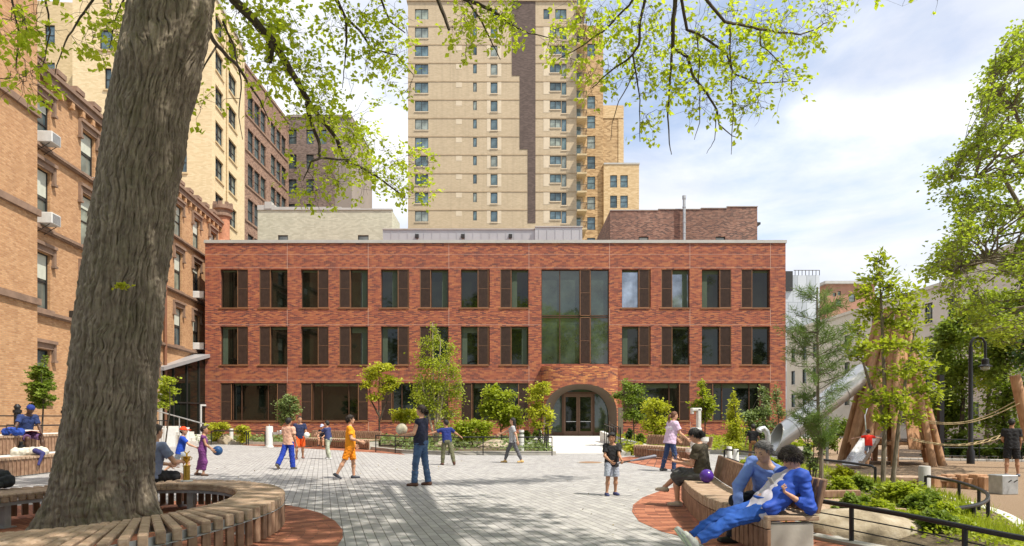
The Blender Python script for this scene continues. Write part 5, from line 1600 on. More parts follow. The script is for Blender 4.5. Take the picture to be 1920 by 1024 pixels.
# stepping blocks and metal box
for k, (px, py, s_) in enumerate(((1738, 913, .15), (1752, 914, .14), (1768, 913.5, .15), (1780, 914, .17), (1792, 915, .14), (1806, 915.5, .18), (1820, 917, .14), (1832, 917, .19), (1849, 919, .17))):
    p = G(px, py, PLAY_Z)
    o = MB(); o.obox((0, 0, s_), (1, .2 * math.sin(k * 2), 0), (-.2 * math.sin(k * 2), 1, 0), (0, 0, 1), s_ * .85, s_ * .85, s_, .015)
    bl_ = o.build('stepping_block', M['log'], None, loc=p)
    tag(bl_, ['wooden stepping block at the end beside the stout grey post', 'second stepping block from the stout grey post', 'third stepping block from the stout grey post', 'fourth stepping block from the stout grey post', 'low middle block of the row of wooden stepping blocks',
              'fourth stepping block from the metal box', 'third stepping block from the metal box, lower than its neighbours', 'tallest stepping block, second from the metal box', 'wooden stepping block right beside the metal box'][k], 'wood block', 'wooden stepping blocks')
p = G(1881, 926, PLAY_Z)
t = thing('metal_box', 'galvanised steel box with two bolts standing on the rubber playground', 'metal box', p)
m = MB(); m.obox((0, 0, .23), (1, .15, 0), (-.15, 1, 0), (0, 0, 1), .22, .2, .23, .012); m.build('box', M['galv'], t)
m = MB()
for dx in (-.07, .07): m.tube([(dx, -.26 + dx * .1, .3), (dx + .04, -.32, .36)], .012, 6)
m.build('bolts', M['dark_frame'], t)
t = thing('balance_beam', 'weathered split log beams lying on the ground between the tree and the stepping blocks', 'log beams', (*W(1715, 0, 18.5)[:2], PLAY_Z))
for k in range(3):
    m = MB(); m.obox((-.9 + k * .85, .3 - k * .5, .16 + .03 * k), (1, -.25, 0), (.25, 1, 0), (0, 0, 1), .6, .16, .07, .03); m.obox((-.9 + k * .85, .3 - k * .5, .06), (1, -.25, 0), (.25, 1, 0), (0, 0, 1), .1, .14, .06); m.build('beam', M['ipe_top'], t)
# poles and lamp
t = thing('lamp_post', 'black old fashioned street lamp with crook top in front of the dark trees', 'street lamp', (*W(1820, 0, 27)[:2], PLAY_Z))
H_ = 1.45 + (783 - 650) / FPX * 27 - PLAY_Z
m = MB(); m.lathe([(.14, 0), (.14, .5), (.09, .6), (.075, H_)], n=12); m.build('pole', M['black_metal'], t, True)
m = MB(); m.tube([(0, 0, H_)] + [(.29 - .29 * math.cos(a), 0, H_ + .05 + .33 * math.sin(a)) for a in [math.pi * k / 10 for k in range(11)]] + [(.58, 0, H_ - .45)], .05, 8)
m.tube([(.29 + .14 * math.cos(a), 0, H_ + .08 + .14 * math.sin(a)) for a in [2 * math.pi * k / 12 for k in range(13)]], .02, 6); m.build('crook', M['black_metal'], t, True)
m = MB(); m.lathe([(.07, .30), (.13, .25), (.13, .05), (.24, -.02), (.24, -.05), (.1, -.05)], (.58, 0, H_ - .75), 14); m.build('lantern_cap', M['black_metal'], t, True)
m = MB(); m.lathe([(.16, -.05), (.15, -.15), (.06, -.2)], (.58, 0, H_ - .75), 14); m.build('globe', M['glass_pale'], t, True)
t = thing('dark_pole', 'plain dark square pole rising behind the playground beside the dark shrubs', 'pole', (*W(1763.5, 0, 26.5)[:2], PLAY_Z))
m = MB(); m.box(-.09, -.09, 0, .09, .09, 1.45 + (783 - 703) / FPX * 26.5 - PLAY_Z); m.build('shaft', M['black_metal'], t); m = MB(); m.box(-.16, -.16, 0, .16, .16, .05); m.build('base_plate', M['black_metal'], t)
railing('playground_fence', 'low black fence along the dark shrubs at the back of the playground', [(16.5, 29.5, PLAY_Z), (20, 28.6, PLAY_Z), (26, 27, PLAY_Z)], .9, 2, 1.6)
railing('playground_fence', 'low black fence beyond the thin pine and tube slide', [(8.8, 27.5, -.2), (11.5, 30, -.3), (14, 33, -.35)], .8, 2, 1.6)
m = MB(); a, b = Vector((15, 30, 0)), Vector((27, 26.4, 0)); d = b - a; n_ = Vector((d.y, -d.x, 0)).normalized()
for k in range(40): m.obox(a + d * (k + .5) / 40 + Vector((0, 0, PLAY_Z + .03)), d, n_, (0, 0, 1), d.length / 80 - .006, .11, .06, .012)
struct('back_kerb', m, M['coping'])
# iron fence behind the bench tiers
t = thing('iron_fence', 'black iron fence with knobbed posts behind the reader in the blue jersey', 'fence', (-15, 19, .5))
for D in (18.8, 20.7, 22.9, 25.1):
    m = MB(); m.lathe([(.09, -.5), (.09, 1.08), (.12, 1.1), (.12, 1.18), (.07, 1.2), (.1, 1.28), (.04, 1.36)], (0, D - 19, 0), 10); m.build('post', M['black_metal'], t, True)
m = MB()
for z in (.35, .7, 1.0): m.tube([(0, -.5, z), (0, 7, z)], .022, 6)
m.build('rails', M['black_metal'], t)
m = MB()
for k in range(30): m.tube([(0, 3.8 + k * .11, .3), (0, 3.8 + k * .11, 1.0)], .01, 5)
m.build('pickets', M['black_metal'], t)

# ------------------------------------------------------------------ little things on the benches
gold = plain((.72, .46, .08), .25, .85, .1, 8)
p = W(350, 903, 10.7); p.z = .452
t = thing('trophy', 'golden trophy cup on a tall golden column standing on the round tree bench', 'trophy', p)
m = MB(); m.lathe([(.09, 0), (.09, .012), (.07, .02)], n=20); m.build('base', M['white_metal'], t, True)
m = MB(); m.lathe([(.05, .02), (.05, .23), (.062, .235), (.062, .245), (.02, .25)], n=20); m.build('column', plain((.42, .27, .05), .3, .8, .25, 30), t, True)
m = MB(); m.lathe([(.035, .245), (.012, .27), (.014, .29), (.045, .33), (.058, .37), (.06, .39), (.02, .385)], n=20)
for sg in (-1, 1): m.tube([(sg * .05, 0, .385), (sg * .085, 0, .375), (sg * .08, 0, .345), (sg * .045, 0, .325)], .006, 6)
m.build('cup', gold, t, True)
m = MB(); m.tube([(0, 0, .38), (0, 0, .42), (.01, 0, .445)], [.012, .016, .01], 8); m.tube([(0, 0, .43), (.045, 0, .47)], .008, 6); m.tube([(0, 0, .43), (-.04, 0, .465)], .008, 6); m.build('figurine', gold, t, True)


def ball(label, c, r, mat, name='ball', seam=True):
    m = MB(); prof = [(r * math.sin(math.pi * k / 16), -r * math.cos(math.pi * k / 16)) for k in range(17)]; prof[0] = (1e-4, -r); prof[-1] = (1e-4, r)
    m.lathe(prof, (0, 0, 0), 28)
    o = m.build(name, mat, None, True, loc=c); tag(o, label, 'ball')
    return o
BAG = thing('patterned_bag', 'white and navy patterned cloth bag with a hanging strap on the lower bench tier', 'bag', (*W(57, 0, 17.6)[:2], .48))
sdf_obj('bag_body', [((-.38, 0, .07), (.33, .05, .09), .12, .10), ((-.2, .1, .1), (.25, .1, .12), .1, .1)], .018, plain((.55, .52, .44), .9, 0, .35, 9), BAG, wr=(.015, .2))
sdf_obj('bag_trim', [((.20, -.1, .12), (.42, -.15, .05), .07, .06), ((.42, -.15, .05), (.45, -.35, -.22), .05, .03)], .016, plain((.03, .03, .12), .9, 0, .3, 9), BAG)
t = thing('water_bottle', 'black water bottle standing behind the patterned bag', 'bottle', (*W(39, 0, 18.3)[:2], .48))
m = MB(); m.lathe([(.09, 0), (.09, .22), (.05, .25), (.05, .29)], n=14); m.build('body', M['black_metal'], t, True); m = MB(); m.lathe([(.055, .285), (.055, .33)], n=14); m.build('cap', M['dark_frame'], t)
t = thing('rucksack', 'black rucksack lying on the round tree bench at the picture edge'.replace(' at the picture edge', ' away from the trophy'), 'bag', (*W(2, 0, 9.5)[:2], .452))
sdf_obj('sack', [((-.22, 0, .1), (.08, 0, .12), .11, .1), ((-.22, 0, .2), (.04, 0, .2), .09, .07)], .014, plain((.02, .022, .025), .8), t, wr=(.008, .12))
sdf_obj('pocket', [((-.1, -.1, .07), (.06, -.1, .07), .05, .05)], .012, plain((.03, .032, .035), .8), t)
# ------------------------------------------------------------------ bark and leaves
def bark_mat(name, c0, c1, c2, sc=(9, 9, 1.3), bumpd=.03, strength=.8):
    t = NT(name)
    v = t.coord(scale=sc)
    f = t.noise(v, 1.0, 9, .68, dist=.8)
    lich = t.noise(t.coord(), 2.2, 6, .65)
    col = t.ramp(f, [(.32, c0), (.5, c1), (.66, c2)])
    col = t.mix(t.n('MapRange', {'Value': lich, 'From Min': .52, 'From Max': .72, 'To Min': 0.0, 'To Max': .45}).outputs[0], col, (.12, .12, .055))
    return t.surf(col, .95, t.bump(f, strength, bumpd))
M['bark'] = bark_mat('grey_brown_bark', (.09, .072, .055), (.17, .14, .105), (.28, .235, .18), (16, 16, 2.6), .02, .9)
M['twig'] = bark_mat('dark_twig_bark', (.035, .026, .02), (.06, .045, .033), (.10, .08, .06), bumpd=.004)
M['pale_twig'] = bark_mat('pale_stem_bark', (.22, .17, .12), (.36, .30, .22), (.5, .44, .34), bumpd=.004)
M['leaf_oak'] = leaf_mat('fresh_oak_leaf', (.36, .46, .03), (.58, .68, .06), .62, c2=(.72, .78, .10))
M['leaf_yellow'] = leaf_mat('yellow_green_leaf', (.32, .36, .025), (.56, .58, .05), .48, c2=(.72, .70, .10))
M['leaf_green'] = leaf_mat('mid_green_leaf', (.11, .17, .025), (.25, .34, .045), .45, c2=(.42, .50, .08))
M['leaf_maple'] = leaf_mat('light_maple_leaf', (.22, .30, .035), (.42, .52, .06), .58, c2=(.6, .66, .10))
M['leaf_dark'] = leaf_mat('dark_evergreen_leaf', (.03, .065, .02), (.09, .16, .04), .3, c2=(.18, .28, .07))
M['leaf_pale'] = leaf_mat('pale_grey_green_leaf', (.14, .20, .07), (.26, .34, .12), .4, c2=(.36, .42, .18))
M['leaf_lime'] = leaf_mat('lime_leaf', (.24, .31, .025), (.45, .52, .045), .5, c2=(.62, .66, .08))
M['needle'] = leaf_mat('soft_pine_needle', (.10, .17, .04), (.20, .30, .08), .35, c2=(.30, .40, .12))


def vnoise(nx, ny, sx, sy, rg):
    """periodic-in-x value noise on an (ny, nx) grid with lattice counts sx, sy"""
    lat = rg.random((sy + 2, sx))
    x = np.linspace(0, sx, nx, endpoint=False); y = np.linspace(0, sy, ny)
    xi = x.astype(int); yi = np.minimum(y.astype(int), sy); fx = x - xi; fy = y - yi
    fx = fx * fx * (3 - 2 * fx); fy = fy * fy * (3 - 2 * fy)
    a = lat[yi][:, xi % sx]; b = lat[yi][:, (xi + 1) % sx]; c = lat[yi + 1][:, xi % sx]; d = lat[yi + 1][:, (xi + 1) % sx]
    return (a * (1 - fx) + b * fx) * (1 - fy)[:, None] + (c * (1 - fx) + d * fx) * fy[:, None]


# ------------------------------------------------------------------ the big leaning tree
TDp = 8.75
prof = [(992, 62, 312), (965, 84, 305), (945, 92, 296), (905, 101, 287), (877, 107, 286), (858, 111, 286), (811, 119, 288), (747, 129, 289.5), (704, 132, 291), (683, 135, 293), (586, 146.5, 302), (513, 158, 308),
        (457, 167, 317), (352, 183, 327), (262, 196, 345), (202, 204, 352), (136, 220, 371), (94, 229, 377), (37, 240, 391), (0, 246, 396), (-90, 262, 410), (-190, 270, 440)]
prof = [(y, a, b) for y, a, b in prof]
BT = thing('big_tree', 'huge old tree with leaning furrowed grey trunk and fresh yellow green leaves over the plaza', 'tree', (W(190, 985, TDp).x, TDp, 0))
rg = np.random.default_rng(2)
nx, ny = 420, 900
ys_ = np.array([p[0] for p in prof][::-1], float); la = np.array([p[1] for p in prof][::-1], float); lb = np.array([p[2] for p in prof][::-1], float)
yy = np.linspace(1000, -185, ny)
cxp = np.interp(yy, ys_, (la + lb) / 2); wpx = np.interp(yy, ys_, (lb - la) / 2)
X0 = (cxp - CX) / FPX * TDp; Z0 = EYE + (HZ - yy) / FPX * TDp; RR = wpx / FPX * TDp
Z0 = Z0 - Z0[0] - .12
th = np.linspace(0, 2 * np.pi, nx, endpoint=False)
warp = (vnoise(nx, ny, 5, 7, rg) - .5) * .55 + (vnoise(nx, ny, 22, 60, rg) - .5) * .10 + .012 * Z0[:, None]
def ridg(cnt, wp, ph):
    s_ = np.sin((th[None, :] + wp) * cnt + ph); return 1 - np.abs(s_) ** .8
g1 = ridg(17, warp, 2.6 * vnoise(nx, ny, 18, 26, rg) * 1.2)
g2 = ridg(33, warp * 1.2, 3.4 * vnoise(nx, ny, 34, 50, rg))
fine = vnoise(nx, ny, 110, 130, rg); fine2 = vnoise(nx, ny, 60, 200, rg)
lump = vnoise(nx, ny, 6, 8, rg) - .5
brk = vnoise(nx, ny, 44, 120, rg)
disp = -.036 * (g1 ** 3.0) * (.25 + 1.4 * brk) - .024 * g2 ** 2.5 * (.2 + 1.3 * vnoise(nx, ny, 50, 60, rg)) + .022 * (fine - .5) + .016 * (fine2 - .5) + .035 * lump
# burrs and branch scars
for (zc, ac, rz_, ra, hh) in ((6.35, -.35, .42, .45, .07), (5.9, -1.75, .22, .5, .06), (5.35, -1.3, .20, .5, .05), (3.55, -1.5, .14, .14, -.035), (1.35, -1.9, .2, .15, .03), (1.0, -.9, .18, .12, .03)):
    e = np.exp(-(((Z0[:, None] - zc) / rz_) ** 2 + ((((th[None, :] - ac + np.pi) % (2 * np.pi)) - np.pi) / ra) ** 2))
    disp += hh * e
flare = np.clip(1 - Z0 / .7, 0, 1)[:, None] ** 1.5
disp += flare * (.09 * np.sin(th[None, :] * 5 + .7) + .05 * np.sin(th[None, :] * 8 + 2))
rad_ = RR[:, None] * .925 + .010 + disp
V = np.stack([X0[:, None] + rad_ * np.cos(th)[None, :], TDp + rad_ * np.sin(th)[None, :], np.repeat(Z0[:, None], nx, 1)], -1).reshape(-1, 3)
idx = np.arange(nx * ny).reshape(ny, nx)
Fq = np.stack([idx[:-1], np.roll(idx, -1, 1)[:-1], np.roll(idx, -1, 1)[1:], idx[1:]], -1).reshape(-1, 4)
np_mesh('trunk', V, Fq, M['bark'], BT, True, org=tuple(BT.location))
ttop = Vector((X0[-1], TDp, Z0[-1])); 


def limb_tree(parent, limbs, regions, seed, leafmat, leaf=.105, n_per=22, rtw=.005, extra=1.0, clust=.17, bark='twig'):
    """limbs: polylines [(px,py,D,halfwidth_px)...]; regions: (px,py,rx,ry,D0,D1,count) of leafy twigs; grows twigs from the limbs into the regions"""
    rg = np.random.default_rng(seed)
    mb = MB(); nodes = []; nr = []
    org = tuple(parent.location)
    for lm in limbs:
        p3 = [W(a, b, D) for a, b, D, w_ in lm]; rr = [w_ / FPX * D for a, b, D, w_ in lm]
        sp = []; sr = []
        for i in range(len(p3) - 1):
            for k in range(4):
                f = k / 4
                q = p3[i].lerp(p3[i + 1], f) + Vector(rg.normal(size=3) * .012 * (p3[i + 1] - p3[i]).length * (k > 0))
                sp.append(q); sr.append(rr[i] * (1 - f) + rr[i + 1] * f)
        sp.append(p3[-1]); sr.append(rr[-1])
        mb.tube(sp, sr, 8)
        nodes += [np.array(q) for q in sp]; nr += sr
    NV_ = np.array(nodes); NR_ = np.array(nr)
    pts = []; dirs = []
    nodesL = [NV_]; cur = NV_; curR = NR_
    for (px, py, rx, ry, D0_, D1_, cnt) in regions:
        for k in range(int(cnt * extra)):
            a = rg.uniform(0, 2 * np.pi); q = rg.random() ** .5
            D = rg.uniform(D0_, D1_)
            e = np.array(W(px + rx * q * math.cos(a), py + ry * q * math.sin(a), D))
            dd = np.linalg.norm(cur - e, axis=1) + rg.random(len(cur)) * .15
            j = int(np.argmin(dd)); s0 = cur[j]; L_ = dd[j]
            path = wiggle(s0, e, rg, 5, .055, -.04 if rg.random() < .6 else .05)
            r_ = min(curR[j] * .55, max(rtw, .004 * L_ * 3))
            mb.tube([Vector(p) for p in path], [r_, r_ * .85, r_ * .7, r_ * .55, r_ * .45, r_ * .3], 5, cap=False)
            cur = np.concatenate([cur, path[2:]]); curR = np.concatenate([curR, np.full(len(path) - 2, max(rtw, r_ * .6))])
            for tw in range(4):                               # side twigs with leaves at the ends
                s1 = path[rg.integers(2, 6)]; v = rg.normal(size=3); v[2] -= .25; v /= np.linalg.norm(v)
                ln = rg.uniform(.15, .45); e1 = s1 + v * ln
                p2 = wiggle(s1, e1, rg, 3, .08, .03)
                mb.tube([Vector(p) for p in p2], [rtw * .7, rtw * .6, rtw * .5, rtw * .3], 4, cap=False)
                if rg.random() < .82:
                    n_ = rg.integers(n_per // 8, n_per // 3 + 2)
                    c = np.repeat(p2[-1][None], n_, 0) + rg.normal(size=(n_, 3)) * clust * .30
                    pts.append(c); dirs.append(np.repeat((v * .6)[None], n_, 0))
    mb.build('branches', M[bark], parent, smooth=True, org=org)
    leaves(np.concatenate(pts), leaf, rg, 'crown', leafmat, parent, up=.35, droop=.35, org=org, asp=.36, dirs=np.concatenate(dirs) * .9)


limbs = [
    [(420, -170, 10.1, 16), (425, -60, 10.5, 12), (438, 0, 10.8, 9), (469, 30, 11.1, 8.5), (510, 76, 11.5, 8), (541, 126, 11.9, 6.5), (568, 171, 12.2, 5.5), (583, 198, 12.5, 4.5), (613, 236, 12.9, 4), (632, 262, 13.1, 3.4), (641, 290, 13.3, 3), (650, 302, 13.5, 2.8), (680, 316, 13.8, 2.3), (705, 330, 14, 1.9), (760, 370, 14.3, 1.1)],
    [(575, 194, 12.4, 4), (583, 229, 12.5, 3.5), (598, 267, 12.6, 3), (600, 297, 12.5, 2.5), (583, 303, 12.4, 1.6), (568, 339, 12.3, .9)],
    [(600, 296, 12.5, 2.2), (625, 298, 12.7, 2), (655, 300, 13.4, 1.5)],
    [(376, 44, 8.8, 5), (407, 85, 9.8, 3.6), (447, 126, 10.5, 2.8), (470, 162, 10.8, 2.2), (488, 189, 11, 1.5), (505, 230, 11.3, 1)],
    [(418, 40, 10.4, 2.4), (440, 90, 10.5, 1.8), (452, 150, 10.6, 1.4), (448, 220, 10.7, .9), (455, 262, 10.7, .6)],
    [(407, 85, 10.2, 2), (385, 120, 9.9, 1.4), (362, 170, 9.6, 1.1), (350, 230, 9.4, .7)],
    [(505, 80, 11.5, 7), (508, 100, 11.4, 6), (506, 118, 11.4, 4)],
    [(560, -120, 12, 8), (629, -4, 12.3, 4), (648, 34, 12.4, 2.8), (650, 76, 12.5, 2), (646, 126, 12.5, 1), (642, 165, 12.5, .6)],
    [(648, 34, 12.4, 2.5), (674, 57, 12.6, 2.2), (697, 91, 12.7, 1.8), (743, 103, 12.9, 1.2), (775, 140, 13, .7)],
    [(700, -90, 12.6, 5), (715, 0, 12.8, 2.2), (730, 40, 12.9, 1.6), (760, 62, 13, 1)],
    [(780, -130, 12.5, 8), (818, -10, 12.4, 4), (832, 27, 12.4, 3.4), (842, 56, 12.4, 2.6)],
    [(820, -80, 12.4, 6), (870, -2, 12.5, 4), (920, 18, 12.6, 3), (951, 43, 12.7, 2.2), (992, 63, 12.8, 1.3), (1040, 72, 12.9, .7)],
    [(880, 4, 12.5, 2.4), (903, 40, 12.5, 1.8), (920, 75, 12.5, 1.3), (938, 112, 12.5, .7)],
    [(-60, -60, 8.6, 5), (20, -10, 8.8, 2), (35, 60, 8.9, 1.5), (30, 130, 8.9, 1)],
    [(84, -10, 9.2, 2), (94, 61, 9.3, 1.4), (80, 122, 9.3, .8)], [(180, -10, 9.6, 2.4), (150, 33, 9.5, 1.8), (122, 80, 9.4, 1.4), (103, 140, 9.3, .7)],
    [(240, -20, 10.3, 2), (215, 40, 10.2, 1.2), (205, 90, 10.1, .7)],
]
regs = [(50, 40, 70, 45, 8.3, 10.5, 9), (40, 140, 45, 30, 8.3, 9.8, 6), (175, 35, 50, 40, 8.8, 10.5, 6), (225, 60, 28, 45, 9.3, 11, 5), (205, 120, 30, 14, 9.5, 10.5, 2),
        (370, 190, 8, 30, 10, 10.6, 2), (460, 50, 55, 50, 10.6, 12.5, 13), (530, 40, 50, 45, 11, 13, 12), (530, 110, 40, 45, 11, 13, 11), (575, 140, 40, 45, 11.5, 13.3, 10), (610, 200, 30, 35, 12, 13.8, 9),
        (565, 230, 40, 40, 11.8, 13, 7), (640, 240, 50, 45, 12.4, 14.4, 14), (690, 290, 55, 40, 13, 15, 14), (600, 330, 55, 32, 12, 13.4, 9), (740, 320, 45, 45, 13.5, 15, 11), (780, 365, 28, 20, 13.8, 15, 4),
        (640, 30, 50, 40, 11.8, 13.2, 8), (720, 60, 55, 55, 12, 13.6, 12), (750, 130, 32, 50, 12.3, 13.5, 8), (680, 120, 40, 40, 12.2, 13.2, 4), (790, 290, 22, 20, 13.6, 14.8, 3),
        (900, 30, 70, 28, 12, 13.2, 11), (965, 35, 30, 30, 12.2, 13.2, 6), (870, 80, 22, 24, 12.2, 13, 4), (430, 130, 40, 60, 10.4, 11.4, 3), (500, 200, 30, 40, 11, 12, 2), (700, 345, 40, 26, 13.4, 14.6, 4)]
limb_tree(BT, limbs, regs, 5, M['leaf_oak'], .088, 30, extra=1.45)
# main fork above the picture with thick limbs
m = MB()
def big_limb(pts, r0, r1): m.tube([Vector(p) for p in pts], [r0 + (r1 - r0) * i / (len(pts) - 1) for i in range(len(pts))], 12)
big_limb([ttop - Vector((0, 0, .3)), (-3.5, 8.8, 9.6), (-3.2, 8.8, 12), (-3.0, 8.8, 14.5)], .42, .12)
for e in ((-3.65, 8.8, 8.4, W(420, -170, 10.1)), (-3.5, 8.8, 9.6, W(560, -120, 12)), (-3.45, 8.8, 10, W(780, -130, 12.5)), (-3.7, 8.75, 8.6, W(-60, -60, 8.6)), (-3.4, 8.8, 10.4, W(700, -90, 12.6)), (-3.4, 8.8, 10.4, W(820, -80, 12.4)), (-3.3, 8.8, 11, Vector((2, 5, 12.5))), (-3.3, 8.8, 11, Vector((-1, 1, 12.5))), (-3.3, 8.8, 11, Vector((-8, 4, 12.5)))):
    a = Vector(e[:3]); b = e[3]; big_limb([a, a.lerp(b, .5) + Vector((0, 0, .35)), b], .15, .10 if b.z > 12 else .08)
m.build('limbs', M['bark'], BT, True, org=tuple(BT.location))


def high_crown(parent, centre, radii, n, size, seed, mat, keep=None):
    rg = np.random.default_rng(seed)
    ncl = n // 26
    c = rg.normal(size=(ncl, 3)); c /= np.linalg.norm(c, axis=1)[:, None]; c *= rg.random((ncl, 1)) ** .38
    c = c * np.array(radii) + np.array(centre)
    p = np.repeat(c, 26, 0) + rg.normal(size=(ncl * 26, 3)) * np.array([.30, .30, .2])
    ok = (p[:, 1] < 0) | (p[:, 2] > EYE + .64 * np.maximum(p[:, 1], 0) + .5)
    leaves(p[ok], size, rg, 'upper_crown', mat, parent, up=.6, droop=.2, org=tuple(parent.location), asp=.45)
high_crown(BT, (-1.5, 4.0, 13.0), (9.0, 8.5, 4.0), 24000, .21, 9, M['leaf_oak'])

# small tuft of leaves growing from the bark
rgt = np.random.default_rng(3)
pt = np.array(W(228, 537, TDp - .86)) + rgt.normal(size=(60, 3)) * np.array([.035, .02, .015])
leaves(pt, .05, rgt, 'leaf_tuft', M['leaf_yellow'], BT, up=.5, droop=-.2, org=tuple(BT.location))

# ------------------------------------------------------------------ second overhanging tree: trunk stands behind the camera to the east
ST = thing('overhanging_tree', 'tree whose long drooping branches with young leaves hang into the sky over the plaza', 'tree', (7.0, -1.5, 0))
limbs = [
    [(1275, -140, 11.5, 9), (1266, 0, 12, 4.2), (1262, 47, 12.1, 4), (1261, 94, 12.3, 3.6), (1272, 96, 12.4, 3.2), (1288, 106, 12.5, 3), (1300, 144, 12.8, 2.6), (1325, 175, 13, 2.3), (1344, 206, 13.2, 1.9), (1348, 234, 13.3, 1.3), (1373, 255, 13.4, .8), (1383, 258, 13.4, .5)],
    [(1261, 94, 12.3, 2.6), (1256, 156, 12.4, 2.0), (1252, 219, 12.5, 1.6), (1255, 269, 12.6, 1.1), (1259, 290, 12.6, .7)],
    [(1220, -120, 11.3, 6), (1209, 0, 11.8, 2.8), (1200, 41, 11.9, 2.6), (1198, 84, 12, 2.4), (1186, 103, 12.1, 2.0), (1144, 134, 12.4, 1.4), (1110, 165, 12.6, .8)],
    [(1186, 103, 12.1, 1.8), (1192, 134, 12.2, 1.5), (1200, 188, 12.3, 1.1), (1200, 266, 12.4, .6)], [(1192, 134, 12.2, 1.2), (1160, 190, 12.3, .9), (1148, 230, 12.3, .6), (1145, 262, 12.3, .5)],
    [(1290, -130, 11.4, 7), (1278, 0, 12, 3), (1288, 56, 12.2, 2.8), (1306, 62, 12.3, 2.6), (1331, 78, 12.5, 2.4), (1362, 100, 12.7, 2.1), (1375, 137, 12.9, 1.7), (1422, 156, 13.2, 1.2), (1497, 153, 13.6, .7)],
    [(1300, -110, 11.4, 7), (1325, 0, 11.9, 3.2), (1359, 41, 12.2, 2.9), (1391, 47, 12.4, 2.6), (1422, 55, 12.6, 2.2), (1500, 65, 13, 1.5), (1560, 40, 13.3, .8)],
    [(1369, 50, 12.3, 1.8), (1369, 106, 12.4, 1.5), (1375, 219, 12.6, 1.0), (1371, 290, 12.7, .5)], [(1306, 62, 12.3, 1.6), (1312, 120, 12.4, 1.2), (1312, 230, 12.5, .8), (1302, 262, 12.5, .5)],
    [(1344, 206, 13.2, 1.2), (1340, 262, 13.2, .7), (1325, 288, 13.2, .4)], [(1240, -90, 11.5, 4), (1180, 10, 12, 2), (1130, 60, 12.4, 1.6), (1085, 90, 12.7, 1.1), (1045, 112, 12.9, .7)],
    [(1425, 58, 12.6, 1.5), (1426, 85, 12.6, 1.2), (1450, 105, 12.8, 1), (1475, 130, 13, .7)],
]
regs = [(1095, 30, 50, 38, 11.8, 13, 9), (1070, 75, 45, 28, 12, 13.2, 6), (1150, 45, 45, 45, 11.6, 13, 8), (1130, 145, 35, 28, 12, 13, 5), (1195, 90, 40, 50, 11.8, 13, 8), (1250, 40, 50, 45, 11.7, 13, 9),
        (1235, 150, 45, 50, 12, 13, 8), (1290, 130, 40, 45, 12.2, 13.4, 8), (1300, 190, 50, 30, 12.3, 13.4, 6), (1340, 40, 50, 45, 12, 13, 9), (1400, 90, 50, 45, 12.3, 13.4, 10), (1385, 170, 42, 35, 12.6, 13.6, 8),
        (1445, 40, 50, 40, 12.4, 13.5, 8), (1505, 45, 45, 40, 12.8, 13.8, 8), (1550, 20, 32, 24, 13, 13.8, 4), (1215, 215, 25, 12, 12.2, 12.8, 2), (1405, 205, 35, 18, 12.8, 13.4, 4), (1480, 130, 25, 22, 13, 13.5, 4),
        (1085, 130, 25, 14, 12.4, 13, 2), (1330, 110, 40, 40, 12.3, 13.2, 6), (1600, -10, 30, 12, 13, 13.5, 2), (1185, 235, 40, 28, 12.2, 12.6, 1), (1450, 150, 40, 30, 12.8, 13.4, 3), (1760, 2, 4, 4, 12.5, 12.7, 1)]
limb_tree(ST, limbs, regs, 15, M['leaf_oak'], .09, 24, extra=1.5)
m = MB(); big_limb([(7, -1.5, 0), (7.05, -1.4, 3), (6.7, -1.1, 6), (6.0, -.4, 9), (5.4, .6, 12), (5, 1.5, 14)], .42, .12)
for D_ in ((1275, -140, 11.5), (1220, -120, 11.3), (1290, -130, 11.4), (1300, -110, 11.4), (1240, -90, 11.5)):
    b = W(*D_); a = Vector((6.0, -.4, 9)); big_limb([a, a.lerp(b, .45) + Vector((0, -.6, .9)), b], .12, .06)
m.build('trunk', M['bark'], ST, True, org=tuple(ST.location))
high_crown(ST, (7.0, -2.0, 12.5), (8.0, 7.0, 3.6), 13000, .21, 10, M['leaf_oak'])


def Bp(px, py, D, rx, ry, rz=None):
    s = D / FPX; p = W(px, py, D)
    return (p.x, p.y, p.z, rx * s, (rz if rz else rx) * s, ry * s)


def base(px, D, z=0.0): return Vector(((px - CX) / FPX * D, D, z))


# ------------------------------------------------------------------ trees on the playground side
p0 = base(2010, 22, PLAY_Z)
bl = []
rb = np.random.default_rng(21)
def mleft(y): return float(np.interp(y, [45, 60, 100, 150, 180, 215, 250, 280, 305, 330, 350, 390, 430, 465, 495, 515, 540, 600, 640], [1925, 1890, 1868, 1832, 1828, 1835, 1822, 1798, 1758, 1728, 1740, 1790, 1782, 1762, 1740, 1722, 1742, 1800, 1840]))
for k in range(200):
    y_ = 50 + 590 * rb.random(); xl = mleft(y_) + 16
    x_ = xl + (2010 - xl) * rb.random() ** 1.25
    bl.append(Bp(x_, y_, rb.uniform(18.5, 24.5), rb.uniform(14, 26), rb.uniform(9, 16), rb.uniform(18, 30)))
for y_ in range(60, 620, 22): bl.append(Bp(mleft(y_) + 14, y_, rb.uniform(19.5, 22.5), 15, 7))
plant('maple_tree', 'large spreading green tree reaching into the sky above the log playhouse from the side', 'tree', p0,
      [[p0, p0 + Vector((-.1, 0, 4)), p0 + Vector((-.3, .3, 8)), p0 + Vector((-.6, 0, 12))], [p0 + Vector((-.1, 0, 4)), W(1900, 480, 21.5), W(1800, 500, 21)], [p0 + Vector((-.2, .1, 6.2)), W(1880, 330, 21.5), W(1780, 335, 21)], [p0 + Vector((-.3, .2, 8)), W(1900, 200, 22), W(1850, 160, 22)], [p0 + Vector((-.1, 0, 4.5)), W(1930, 400, 22), W(1860, 395, 22)]],
      bl, 21000, .12, M['leaf_maple'], M['bark'], 22, .09, 7, spread=.60, twig_r=.007, fill=.6, shoot=1)
